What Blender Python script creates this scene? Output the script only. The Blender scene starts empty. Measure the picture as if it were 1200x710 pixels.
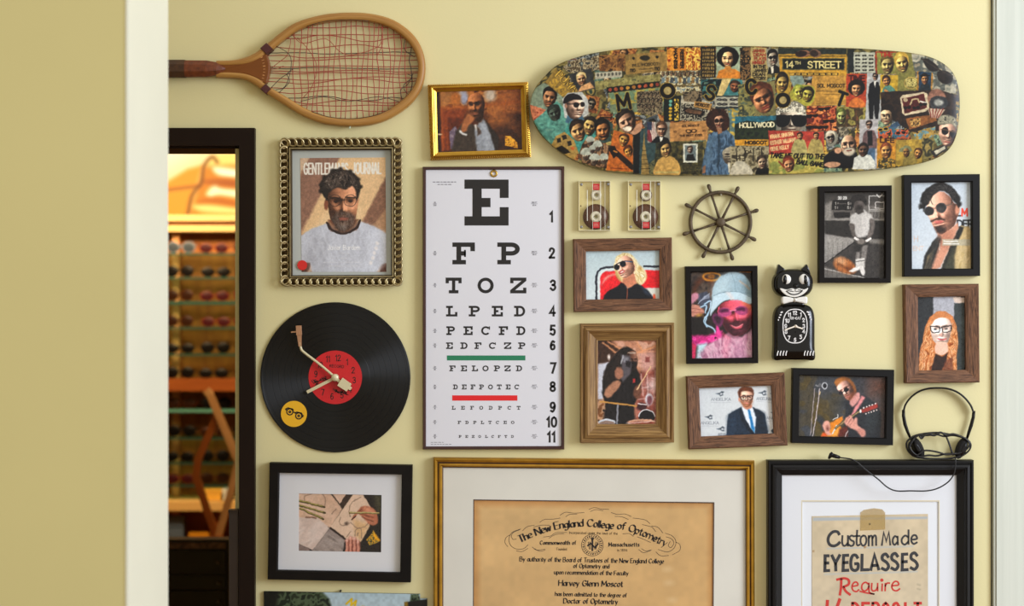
import bpy, math, random
import numpy as np
from mathutils import Vector, Matrix

PI = math.pi
rnd = random.Random(7)
SC = bpy.context.scene
COL = SC.collection

# ------------------------------------------------------------------ camera, world, lights, exposure
D = 3.2            # camera to picture wall, metres
S = 0.305 / 175.5  # metres per photograph pixel on the picture wall (a 12 inch record is 175 px wide)
ZC = 1.70          # camera height
cam_d = bpy.data.cameras.new('camera')
cam = bpy.data.objects.new('camera', cam_d)
COL.objects.link(cam)
cam.location = (0, -D, ZC)
cam.rotation_euler = (PI / 2, 0, 0)
cam_d.sensor_width = 36
cam_d.lens = 36 * D / (1200 * S)
cam_d.clip_start = 0.05
cam_d.dof.use_dof = True
cam_d.dof.focus_distance = D - 0.01
cam_d.dof.aperture_fstop = 3.0
SC.camera = cam

w = bpy.data.worlds.new('world')
SC.world = w
w.use_nodes = True
bg = w.node_tree.nodes['Background']
bg.inputs[0].default_value = (1.0, 0.955, 0.86, 1)
bg.inputs[1].default_value = 0.84

def area_light(name, loc, target, sx, sy, energy, col):
    l = bpy.data.lights.new(name, 'AREA')
    l.shape = 'RECTANGLE'
    l.size = sx
    l.size_y = sy
    l.energy = energy
    l.color = col
    o = bpy.data.objects.new(name, l)
    COL.objects.link(o)
    o.location = loc
    o.rotation_euler = (Vector(target) - Vector(loc)).to_track_quat('-Z', 'Y').to_euler()
    return o

# daylight from the shop window to the right of the picture wall
area_light('window_light', (3.6, -2.4, 2.5), (-0.1, 0.0, 1.65), 1.7, 2.0, 150, (0.86, 0.95, 1.12))
# warm spot lamps of the shop room beyond the doorway
area_light('shop_lamp', (-1.35, 2.2, 2.62), (-1.35, 3.6, 1.35), 1.0, 0.3, 44, (1.0, 0.68, 0.36))
area_light('counter_lamp', (-1.5, 3.1, 2.35), (-1.4, 3.35, 1.2), 0.6, 0.2, 9, (1.0, 0.72, 0.40))

SC.view_settings.view_transform = 'Standard'
SC.view_settings.look = 'None'
SC.view_settings.gamma = 1
SC.view_settings.use_curve_mapping = False
SC.view_settings.exposure = 0.0

# ------------------------------------------------------------------ helpers: places
def W(px, py, d=0.0, dref=None):
    """point of the picture wall's space: photograph pixel seen at depth dref, standing d in front of the wall"""
    f = (D - (d if dref is None else dref)) / D
    return Vector(((px - 600) * S * f, -d, ZC + (355 - py) * S * f))

def crop(x0, y0, x1, cw):
    k = cw / (x1 - x0)
    return lambda x, y: (x0 + x / k, y0 + y / k)

def lin(c):
    """hex sRGB to linear rgb"""
    v = [int(c[i:i + 2], 16) / 255 for i in (0, 2, 4)]
    return tuple(a / 12.92 if a <= 0.04045 else ((a + 0.055) / 1.055) ** 2.4 for a in v)

# ------------------------------------------------------------------ helpers: materials
MATS = {}
def nodes_of(name):
    m = bpy.data.materials.new(name)
    m.use_nodes = True
    nt = m.node_tree
    return m, nt, nt.nodes['Principled BSDF']

def mat(name, col, rough=0.5, metal=0.0, spec=0.5, noise=None, bump=None, coat=0.0, emit=0.0, uv=False):
    """noise=(scale, amount) varies the colour, bump=(scale, strength)"""
    if name in MATS:
        return MATS[name]
    m, nt, b = nodes_of(name)
    c = lin(col)
    b.inputs['Base Color'].default_value = (*c, 1)
    b.inputs['Roughness'].default_value = rough
    b.inputs['Metallic'].default_value = metal
    b.inputs['Specular IOR Level'].default_value = spec
    b.inputs['Coat Weight'].default_value = coat
    b.inputs['Coat Roughness'].default_value = 0.08
    tc = nt.nodes.new('ShaderNodeTexCoord')
    if noise:
        n = nt.nodes.new('ShaderNodeTexNoise')
        n.inputs['Scale'].default_value = noise[0]
        n.inputs['Detail'].default_value = 5
        nt.links.new(tc.outputs['Object'], n.inputs['Vector'])
        r = nt.nodes.new('ShaderNodeValToRGB')
        a = noise[1]
        r.color_ramp.elements[0].position = 0.3
        r.color_ramp.elements[1].position = 0.7
        r.color_ramp.elements[0].color = (*[x * (1 - a) for x in c], 1)
        r.color_ramp.elements[1].color = (*[min(1, x * (1 + a)) for x in c], 1)
        nt.links.new(n.outputs['Fac'], r.inputs['Fac'])
        nt.links.new(r.outputs['Color'], b.inputs['Base Color'])
    if bump:
        n = nt.nodes.new('ShaderNodeTexNoise')
        n.inputs['Scale'].default_value = bump[0]
        n.inputs['Detail'].default_value = 4
        nt.links.new(tc.outputs['Object'], n.inputs['Vector'])
        bp = nt.nodes.new('ShaderNodeBump')
        bp.inputs['Strength'].default_value = bump[1]
        bp.inputs['Distance'].default_value = 0.002
        nt.links.new(n.outputs['Fac'], bp.inputs['Height'])
        nt.links.new(bp.outputs['Normal'], b.inputs['Normal'])
    if emit:
        b.inputs['Emission Color'].default_value = (*c, 1)
        b.inputs['Emission Strength'].default_value = emit
    MATS[name] = m
    return m

def wood(name, dark, light, along=6.0, across=160.0, rough=0.55, bump=0.35, spec=0.3, streak=0.5):
    """grain runs along the u of the uv map (u, v in metres)"""
    if name in MATS:
        return MATS[name]
    m, nt, b = nodes_of(name)
    tc = nt.nodes.new('ShaderNodeTexCoord')
    oi = nt.nodes.new('ShaderNodeObjectInfo')
    mp = nt.nodes.new('ShaderNodeMapping')
    mp.inputs['Scale'].default_value = (along, across, 1)
    ad = nt.nodes.new('ShaderNodeVectorMath')
    ad.operation = 'ADD'
    ml = nt.nodes.new('ShaderNodeVectorMath')
    ml.operation = 'SCALE'
    ml.inputs[0].default_value = (37, 53, 11)
    nt.links.new(oi.outputs['Random'], ml.inputs['Scale'])
    nt.links.new(tc.outputs['UV'], mp.inputs['Vector'])
    nt.links.new(mp.outputs['Vector'], ad.inputs[0])
    nt.links.new(ml.outputs['Vector'], ad.inputs[1])
    n = nt.nodes.new('ShaderNodeTexNoise')
    n.inputs['Scale'].default_value = 1.0
    n.inputs['Detail'].default_value = 6
    n.inputs['Roughness'].default_value = 0.65
    n.inputs['Distortion'].default_value = streak
    nt.links.new(ad.outputs['Vector'], n.inputs['Vector'])
    r = nt.nodes.new('ShaderNodeValToRGB')
    r.color_ramp.elements[0].position = 0.32
    r.color_ramp.elements[1].position = 0.68
    r.color_ramp.elements[0].color = (*lin(dark), 1)
    r.color_ramp.elements[1].color = (*lin(light), 1)
    nt.links.new(n.outputs['Fac'], r.inputs['Fac'])
    nt.links.new(r.outputs['Color'], b.inputs['Base Color'])
    bp = nt.nodes.new('ShaderNodeBump')
    bp.inputs['Strength'].default_value = bump
    bp.inputs['Distance'].default_value = 0.001
    nt.links.new(n.outputs['Fac'], bp.inputs['Height'])
    nt.links.new(bp.outputs['Normal'], b.inputs['Normal'])
    b.inputs['Roughness'].default_value = rough
    b.inputs['Specular IOR Level'].default_value = spec
    MATS[name] = m
    return m

def print_mat(name, rough=0.45, spec=0.3, emit=0.0, coat=0.0):
    """colours of a photograph printed on paper, kept as a colour attribute of the sheet"""
    if name in MATS:
        return MATS[name]
    m, nt, b = nodes_of(name)
    a = nt.nodes.new('ShaderNodeAttribute')
    a.attribute_name = 'print'
    if emit:
        b.inputs['Base Color'].default_value = (0.02, 0.015, 0.01, 1)
    else:
        nt.links.new(a.outputs['Color'], b.inputs['Base Color'])
    b.inputs['Roughness'].default_value = rough
    b.inputs['Specular IOR Level'].default_value = spec
    b.inputs['Coat Weight'].default_value = coat
    if emit:
        nt.links.new(a.outputs['Color'], b.inputs['Emission Color'])
        b.inputs['Emission Strength'].default_value = emit
    MATS[name] = m
    return m

def glass_mat(name, tint='ffffff', refl=0.5, rough=0.02):
    """thin clear sheet: passes light straight, reflects by Fresnel"""
    if name in MATS:
        return MATS[name]
    m = bpy.data.materials.new(name)
    m.use_nodes = True
    nt = m.node_tree
    nt.nodes.clear()
    out = nt.nodes.new('ShaderNodeOutputMaterial')
    mix = nt.nodes.new('ShaderNodeMixShader')
    t = nt.nodes.new('ShaderNodeBsdfTransparent')
    t.inputs[0].default_value = (*lin(tint), 1)
    g = nt.nodes.new('ShaderNodeBsdfGlossy')
    g.inputs['Roughness'].default_value = rough
    f = nt.nodes.new('ShaderNodeFresnel')
    ge = nt.nodes.new('ShaderNodeNewGeometry')
    io = nt.nodes.new('ShaderNodeMath')
    io.operation = 'MULTIPLY_ADD'
    io.inputs[1].default_value = 1 / 1.45 - 1.45
    io.inputs[2].default_value = 1.45
    nt.links.new(ge.outputs['Backfacing'], io.inputs[0])     # the sheet reflects alike from both sides
    nt.links.new(io.outputs[0], f.inputs['IOR'])
    k = nt.nodes.new('ShaderNodeMath')
    k.operation = 'MULTIPLY'
    k.inputs[1].default_value = refl
    nt.links.new(f.outputs[0], k.inputs[0])
    nt.links.new(k.outputs[0], mix.inputs[0])
    nt.links.new(t.outputs[0], mix.inputs[1])
    nt.links.new(g.outputs[0], mix.inputs[2])
    nt.links.new(mix.outputs[0], out.inputs[0])
    MATS[name] = m
    return m

# ------------------------------------------------------------------ helpers: objects
def thing(name, label, cat, loc, group=None):
    o = bpy.data.objects.new(name, None)
    COL.objects.link(o)
    o.location = loc
    o.empty_display_size = 0.02
    o['label'] = label
    o['category'] = cat
    if group:
        o['group'] = group
    return o

def world_loc(o):
    v = Vector(o.location)
    p = o.parent
    while p:
        v += p.location
        p = p.parent
    return v

def tag(o, label=None, cat=None, group=None, kind=None):
    for k, v in (('label', label), ('category', cat), ('group', group), ('kind', kind)):
        if v:
            o[k] = v
    return o

class MB:
    """collects one mesh, in world coordinates"""
    def __init__(self):
        self.v, self.f, self.uv, self.sm = [], [], {}, []
    def verts(self, pts, uvs=None):
        i0 = len(self.v)
        self.v += [tuple(p) for p in pts]
        if uvs:
            for k, u in enumerate(uvs):
                self.uv[i0 + k] = u
        return i0
    def face(self, idx, smooth=False):
        self.f.append(tuple(idx))
        self.sm.append(smooth)
    def quad(self, a, b, c, d, uvs=None, smooth=False):
        i = self.verts((a, b, c, d), uvs)
        self.face((i, i + 1, i + 2, i + 3), smooth)
    def box(self, a, b, mtx=None):
        """axis box from corner a to corner b"""
        x0, y0, z0 = a
        x1, y1, z1 = b
        p = [Vector(q) for q in ((x0, y0, z0), (x1, y0, z0), (x1, y1, z0), (x0, y1, z0), (x0, y0, z1), (x1, y0, z1), (x1, y1, z1), (x0, y1, z1))]
        if mtx:
            p = [mtx @ q for q in p]
        L = (abs(x1 - x0), abs(y1 - y0), abs(z1 - z0))
        for q, ax in (((0, 1, 5, 4), (0, 2)), ((1, 2, 6, 5), (1, 2)), ((2, 3, 7, 6), (0, 2)), ((3, 0, 4, 7), (1, 2)), ((4, 5, 6, 7), (0, 1)), ((3, 2, 1, 0), (0, 1))):
            w_, h_ = L[ax[0]], L[ax[1]]
            u = ((0, 0), (w_, 0), (w_, h_), (0, h_)) if w_ >= h_ else ((0, 0), (0, w_), (h_, w_), (h_, 0))
            self.quad(*[p[k] for k in q], uvs=u)
        return self
    def grid(self, rows, closed_u=False, closed_v=False, smooth=True, uv=True):
        """rows of equally many points"""
        n, m = len(rows), len(rows[0])
        us = None
        i0 = len(self.v)
        for a, r in enumerate(rows):
            if uv:
                us = []
                run = 0.0
                for b, p in enumerate(r):
                    if b:
                        run += (Vector(p) - Vector(r[b - 1])).length
                    us.append((run, a * 0.004))
            self.verts(r, us)
        for a in range(n if closed_v else n - 1):
            for b in range(m if closed_u else m - 1):
                a2, b2 = (a + 1) % n, (b + 1) % m
                self.face((i0 + a * m + b, i0 + a * m + b2, i0 + a2 * m + b2, i0 + a2 * m + b), smooth)
        return self
    def tube(self, pts, rad, seg=8, closed=False, caps=True, flat=1.0):
        """round tube through pts; rad is a number or one per point"""
        P = [Vector(p) for p in pts]
        n = len(P)
        R = rad if isinstance(rad, (list, tuple)) else [rad] * n
        rows = []
        up = Vector((0, 1, 0))
        for i, p in enumerate(P):
            a = P[(i - 1) % n] if closed or i else P[0]
            b = P[(i + 1) % n] if closed or i < n - 1 else P[-1]
            t = (b - a).normalized()
            q = up if abs(t.dot(up)) < 0.95 else Vector((1, 0, 0))
            x = t.cross(q).normalized()
            y = x.cross(t).normalized()
            rows.append([p + x * math.cos(k * 2 * PI / seg) * R[i] + y * math.sin(k * 2 * PI / seg) * R[i] * flat for k in range(seg)])
        i0 = len(self.v)
        self.grid(rows, closed_u=True, closed_v=closed, uv=False)
        run = 0
        for i in range(n):
            if i:
                run += (P[i] - P[i - 1]).length
            for k in range(seg):
                self.uv[i0 + i * seg + k] = (run, k * 2 * PI * R[i] / seg)
        if caps and not closed:
            self.face([i0 + k for k in range(seg)][::-1])
            self.face([i0 + (n - 1) * seg + k for k in range(seg)])
        return self
    def disc(self, c, prof, seg=48, cap=True):
        """lathe about the axis through c that points out of the wall; prof = [(radius, y)...]"""
        c = Vector(c)
        rows = [[c + Vector((r * math.cos(k * 2 * PI / seg), y, r * math.sin(k * 2 * PI / seg))) for k in range(seg)] for r, y in prof]
        i0 = len(self.v)
        self.grid(rows, closed_u=True, uv=False)
        n = len(prof)
        if cap:
            if prof[0][0] > 1e-6:
                self.face([i0 + k for k in range(seg)][::-1])
            if prof[-1][0] > 1e-6:
                self.face([i0 + (n - 1) * seg + k for k in range(seg)])
        return self
    def slab(self, pts, y0, y1, bev=0.0):
        """outline pts (x, z) extruded from y0 (back) to y1 (front, smaller), edge eased by bev"""
        n = len(pts)
        cx = sum(p[0] for p in pts) / n
        cz = sum(p[1] for p in pts) / n
        def ring(y, inset):
            out = []
            for x, z in pts:
                v = Vector((x - cx, z - cz))
                L = v.length or 1
                v = v * max(0, (L - inset) / L)
                out.append((cx + v.x, y, cz + v.y))
            return out
        rings = [ring(y0, 0), ring(y1 + bev, 0)]
        if bev:
            rings += [ring(y1 + bev * 0.3, bev * 0.3), ring(y1, bev)]
        i0 = len(self.v)
        self.grid(rings, closed_u=True, smooth=False)
        m = len(rings)
        self.face([i0 + k for k in range(n)])
        self.face([i0 + (m - 1) * n + k for k in range(n)][::-1])
        return self
    def build(self, name, material, parent=None, label=None, cat=None, group=None, kind=None, smooth=None):
        me = bpy.data.meshes.new(name)
        off = world_loc(parent) if parent else Vector((0, 0, 0))
        vv = np.array(self.v, dtype=np.float64) - np.array(off)
        me.from_pydata(vv.tolist(), [], self.f)
        me.polygons.foreach_set('use_smooth', [bool(s) if smooth is None else smooth for s in self.sm])
        if self.uv:
            ul = me.uv_layers.new(name='uv')
            li = np.empty(len(me.loops), dtype=np.int32)
            me.loops.foreach_get('vertex_index', li)
            arr = np.zeros((len(self.v), 2))
            for k, u in self.uv.items():
                arr[k] = u
            ul.data.foreach_set('uv', arr[li].ravel())
        me.materials.append(material)
        me.update()
        o = bpy.data.objects.new(name, me)
        COL.objects.link(o)
        if parent:
            o.parent = parent
        return tag(o, label, cat, group, kind)

def smooth_line(pts, closed=False, n=6):
    """Catmull-Rom through 2-d or 3-d points"""
    P = np.array(pts, dtype=float)
    m = len(P)
    if m < 3:
        return P
    out = []
    rng = range(m) if closed else range(m - 1)
    for i in rng:
        p1, p2 = P[i], P[(i + 1) % m]
        p0 = P[i - 1] if (closed or i) else 2 * p1 - p2
        p3 = P[(i + 2) % m] if (closed or i + 2 < m) else 2 * p2 - p1
        for t in np.arange(n) / n:
            out.append(0.5 * (2 * p1 + (p2 - p0) * t + (2 * p0 - 5 * p1 + 4 * p2 - p3) * t * t + (3 * p1 - p0 - 3 * p2 + p3) * t ** 3))
    if not closed:
        out.append(P[-1])
    return np.array(out)

def pairs(a):
    return [(a[i], a[i + 1]) for i in range(0, len(a), 2)]

# ------------------------------------------------------------------ lettering: one-line strokes, cap height 10, baseline 0, y up
GL = {
 'A': '7|0,0 3.5,10 7,0;1.4,3.5 5.6,3.5', 'B': '6.5|0,0 0,10;~0,10 4,10 5.6,7.7 4,5.3 0,5.3;~0,5.3 4.5,5.3 6.2,2.7 4.5,0 0,0',
 'C': '7|~6.6,8 4.5,10 1.5,9.2 0,5 1.5,.8 4.5,0 6.6,2', 'D': '7|0,0 0,10;~0,10 3.5,9.8 6.5,7.5 6.5,2.5 3.5,.2 0,0',
 'E': '5.6|5.6,10 0,10 0,0 5.6,0;0,5.2 4.6,5.2', 'F': '5.4|5.4,10 0,10 0,0;0,5.2 4.4,5.2',
 'G': '7|~6.6,8 4.5,10 1.5,9.2 0,5 1.5,.8 4.5,0 6.6,2;6.6,2 6.6,4.8 4,4.8', 'H': '6.6|0,0 0,10;6.6,0 6.6,10;0,5.2 6.6,5.2',
 'I': '1|.5,0 .5,10', 'J': '5|~4.5,10 4.5,3 3.6,.5 1.5,0 0,2', 'K': '6.4|0,0 0,10;6,10 0,4.2;2,6 6.4,0', 'L': '5.2|0,10 0,0 5.2,0',
 'M': '8|0,0 .4,10 4,2.5 7.6,10 8,0', 'N': '6.8|0,0 0,10 6.8,0 6.8,10', 'O': '7.4|~3.7,10 1,8.6 0,5 1,1.4 3.7,0 6.4,1.4 7.4,5 6.4,8.6 3.7,10',
 'P': '6|0,0 0,10;~0,10 4.2,10 6,7.4 4.2,4.8 0,4.8', 'Q': '7.4|~3.7,10 1,8.6 0,5 1,1.4 3.7,0 6.4,1.4 7.4,5 6.4,8.6 3.7,10;4.5,3 7.6,-.8',
 'R': '6.4|0,0 0,10;~0,10 4.2,10 6,7.4 4.2,4.8 0,4.8;3,4.8 6.4,0', 'S': '6|~5.6,8.2 3.6,10 1,9.3 .4,7.2 2,5.6 4.5,4.6 5.8,2.6 4.6,.5 2.2,0 0,1.8',
 'T': '6.4|0,10 6.4,10;3.2,10 3.2,0', 'U': '6.6|~0,10 0,3 1.2,.6 3.3,0 5.4,.6 6.6,3 6.6,10', 'V': '6.8|0,10 3.4,0 6.8,10', 'W': '9.6|0,10 2.4,0 4.8,8.5 7.2,0 9.6,10',
 'X': '6.6|0,0 6.6,10;0,10 6.6,0', 'Y': '6.6|0,10 3.3,5 6.6,10;3.3,5 3.3,0', 'Z': '6.2|0,10 6.2,10 0,0 6.2,0',
 'a': '4.8|~4.6,4.8 3,6.5 .8,5.6 .2,2.6 1.6,.2 3.6,.8 4.6,2.6;4.6,6.5 4.6,0', 'b': '4.8|0,10 0,0;~0,4 2,6.4 4.2,5.4 4.6,2.8 3.2,.2 1.2,.2 0,2',
 'c': '4.4|~4.3,5.2 2.6,6.5 .6,5.4 .1,3 1.2,.5 3,.1 4.4,1.3', 'd': '4.8|4.6,10 4.6,0;~4.6,4 2.6,6.4 .6,5.4 .1,2.8 1.4,.2 3.4,.3 4.6,2',
 'e': '4.6|~.2,3.3 4.5,3.5 4,5.8 2.3,6.5 .5,5.3 .1,2.9 1.3,.4 3,.1 4.5,1.2', 'f': '3.4|~3.6,9.2 2.4,10 1.4,8.6 1.3,6.4 1.3,0;0,6.3 3,6.3',
 'g': '4.8|~4.6,4.8 3,6.5 .8,5.6 .2,2.8 1.6,.4 3.6,1 4.6,2.8;~4.6,6.5 4.6,-1.2 3.4,-3 1.6,-3 .4,-2', 'h': '4.6|0,10 0,0;~0,4.2 1.8,6.4 3.8,6.1 4.5,4.2 4.5,0',
 'i': '1|.5,6.5 .5,0;.5,8.8 .5,9.5', 'j': '2|~1.5,6.5 1.5,-1.5 .6,-3 -.6,-2.6;1.5,8.8 1.5,9.5', 'k': '4.4|0,10 0,0;4.2,6.5 0,2.6;1.4,4 4.4,0', 'l': '1|.5,10 .5,0',
 'm': '7.6|0,6.5 0,0;~0,4.2 1.6,6.4 3.1,6 3.8,4.2 3.8,0;~3.8,4.2 5.4,6.4 6.9,6 7.6,4.2 7.6,0', 'n': '4.6|0,6.5 0,0;~0,4.2 1.8,6.4 3.8,6.1 4.5,4.2 4.5,0',
 'o': '4.8|~2.4,6.5 .6,5.4 .1,3.2 .7,1 2.4,.1 4.1,1 4.7,3.2 4.2,5.4 2.4,6.5', 'p': '4.8|0,6.5 0,-3;~0,4 2,6.4 4.2,5.4 4.6,2.8 3.2,.2 1.2,.2 0,2',
 'q': '4.8|4.6,6.5 4.6,-3;~4.6,4 2.6,6.4 .6,5.4 .1,2.8 1.4,.2 3.4,.3 4.6,2', 'r': '3|0,6.5 0,0;~0,3.8 1,5.8 3.2,6.4', 's': '4|~3.8,5.2 2.4,6.5 .6,5.9 .5,4.4 2.2,3.4 3.8,2.3 3.4,.5 1.8,0 0,1.2',
 't': '3.2|~1.3,9 1.3,1.6 2,.1 3.3,.6;0,6.4 3,6.4', 'u': '4.6|~0,6.5 0,2.2 .8,.2 2.6,.2 4.5,2.2;4.5,6.5 4.5,0', 'v': '4.4|0,6.5 2.2,0 4.4,6.5', 'w': '6.6|0,6.5 1.7,0 3.3,5.6 4.9,0 6.6,6.5',
 'x': '4.4|0,0 4.4,6.5;0,6.5 4.4,0', 'y': '4.6|0,6.5 2.2,.4;4.6,6.5 2.2,.4 .6,-3', 'z': '4.2|0,6.4 4.2,6.4 0,0 4.2,0',
 '0': '6|~3,10 .8,8.6 0,5 .8,1.4 3,0 5.2,1.4 6,5 5.2,8.6 3,10', '1': '3.4|.2,7.8 2.4,10 2.4,0', '2': '6|~.3,7.4 1,9.4 3.2,10 5.4,8.6 5.3,6.4 3,3.4 .2,0;.2,.2 6,.2',
 '3': '6|~.4,8.4 2.6,10 5.2,8.8 5,6.3 2.6,5.3;~2.6,5.3 5.4,4.4 5.7,1.8 3,0 .2,1.8', '4': '6.4|4.6,0 4.6,10 0,3 6.4,3', '5': '6|5.4,10 1,10 .6,5.4;~.6,5.4 3,6.2 5.3,5 5.6,2.4 3.6,.1 .2,1.4',
 '6': '6|~5.2,9 3,9.9 .8,7 .2,3 1.6,.3 4,.2 5.6,2 5.2,4.8 3,5.8 .6,4', '7': '5.8|0,10 5.8,10 2,0', '8': '6|~3,5.3 .8,6.4 .7,8.8 3,10 5.3,8.8 5.2,6.4 3,5.3 .4,3.8 .3,1.4 3,0 5.7,1.4 5.6,3.8 3,5.3',
 '9': '6|~.8,1 3,.1 5.2,3 5.8,7 4.4,9.7 2,9.8 .4,8 .8,5.2 3,4.2 5.4,6', '/': '4|0,-.5 4,10.5', '-': '3.4|0,4 3.4,4', "'": '1|.5,10 .5,7.4', '.': '1|.5,0 .5,.8', ',': '1|.8,.8 .2,-1.4', ' ': '3|',
}
_gl = {}
def glyph(ch, angular=False):
    if angular:
        a, b = GL[ch].split('|')
        return float(a), [np.array([tuple(float(q) for q in t_.split(',')) for t_ in s_.lstrip('~').split()]) for s_ in b.split(';') if s_]
    if ch not in _gl:
        a, b = GL[ch].split('|')
        st = []
        for s in b.split(';'):
            if not s:
                continue
            sm = s[0] == '~'
            p = [tuple(float(q) for q in t.split(',')) for t in s.lstrip('~').split()]
            st.append(smooth_line(p, n=5) if sm else np.array(p))
        _gl[ch] = (float(a), st)
    return _gl[ch]

def text_strokes(txt, h, track=1.6, cond=1.0, angular=False):
    """polylines of a line of text, cap height h, starting at x=0 (y up); returns strokes, width"""
    k = h / 10
    x = 0.0
    out = []
    for ch in txt:
        a, st = glyph(ch, angular)
        out += [np.column_stack(((s[:, 0] * cond + x) * k, s[:, 1] * k)) for s in st]
        x += a * cond + track
    return out, (x - track) * k

class Ink:
    """flat lettering lying on a sheet: polygons in photograph pixels at one depth"""
    def __init__(self, d):
        self.d = d
        self.mb = MB()
    def poly(self, pts):
        i = self.mb.verts([W(x, y, self.d) for x, y in pts])
        self.mb.face(range(i, i + len(pts)))
    def stroke(self, pts, wd, nib=None, cap=0.0):
        """pts in pixels; nib = vector for a broad pen, else even width"""
        P = np.array(pts, dtype=float)
        if nib is not None:
            n = np.array(nib)
            for a, b in zip(P[:-1], P[1:]):
                self.poly((a - n, a + n, b + n, b - n))
        n = len(P)
        L, R = [], []
        for i in range(n):
            t1 = P[i] - P[i - 1] if i else P[1] - P[0]
            t2 = P[i + 1] - P[i] if i < n - 1 else t1
            t1 = t1 / (np.linalg.norm(t1) + 1e-9)
            t2 = t2 / (np.linalg.norm(t2) + 1e-9)
            m = t1 + t2
            m = m / (np.linalg.norm(m) + 1e-9)
            nn = np.array((-m[1], m[0]))
            k = 1 / max(0.45, float(np.dot(m, t1)))
            p = P[i] + (-t1 * cap if i == 0 else (t2 * cap if i == n - 1 else 0))
            L.append(p + nn * wd / 2 * k)
            R.append(p - nn * wd / 2 * k)
        for i in range(n - 1):
            self.poly((L[i], L[i + 1], R[i + 1], R[i]))
    def text(self, txt, x, y, h, wd, anchor=0.0, rot=0.0, nib=None, track=1.6, cond=1.0, width=None, slant=0.0, cap=None):
        """baseline start (x, y) in pixels, y down"""
        st, tw = text_strokes(txt, h, track, cond, nib is not None)
        kx = 1.0
        if width:
            kx = width / tw
            tw = width
        c, s = math.cos(rot), math.sin(rot)
        for q in st:
            X = (q[:, 0] + q[:, 1] * slant) * kx - tw * anchor
            Y = q[:, 1]
            self.stroke(np.column_stack((x + X * c + Y * s, y + X * s - Y * c)), wd, nib, wd * 0.45 if cap is None else cap)
    def arc_text(self, txt, f, h, wd, nib=None, track=1.6, width=1.0):
        """f(t in px along) -> (x, y, angle)"""
        st, tw = text_strokes(txt, h, track, 1.0, nib is not None)
        k = width / tw
        for q in st:
            pts = []
            for X, Y in q:
                x, y, a = f(X * k)
                pts.append((x + Y * math.sin(a), y - Y * math.cos(a)))
            self.stroke(pts, wd, nib, wd * 0.3)
    def ring(self, cx, cy, r0, r1, a0=0, a1=2 * PI, n=32, ky=1.0):
        for i in range(n):
            a, b = a0 + (a1 - a0) * i / n, a0 + (a1 - a0) * (i + 1) / n
            self.poly([(cx + r * math.cos(t), cy - r * math.sin(t) * ky) for r, t in ((r0, a), (r1, a), (r1, b), (r0, b))])
    def build(self, name, m, parent, **kw):
        return self.mb.build(name, m, parent, **kw)

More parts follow.
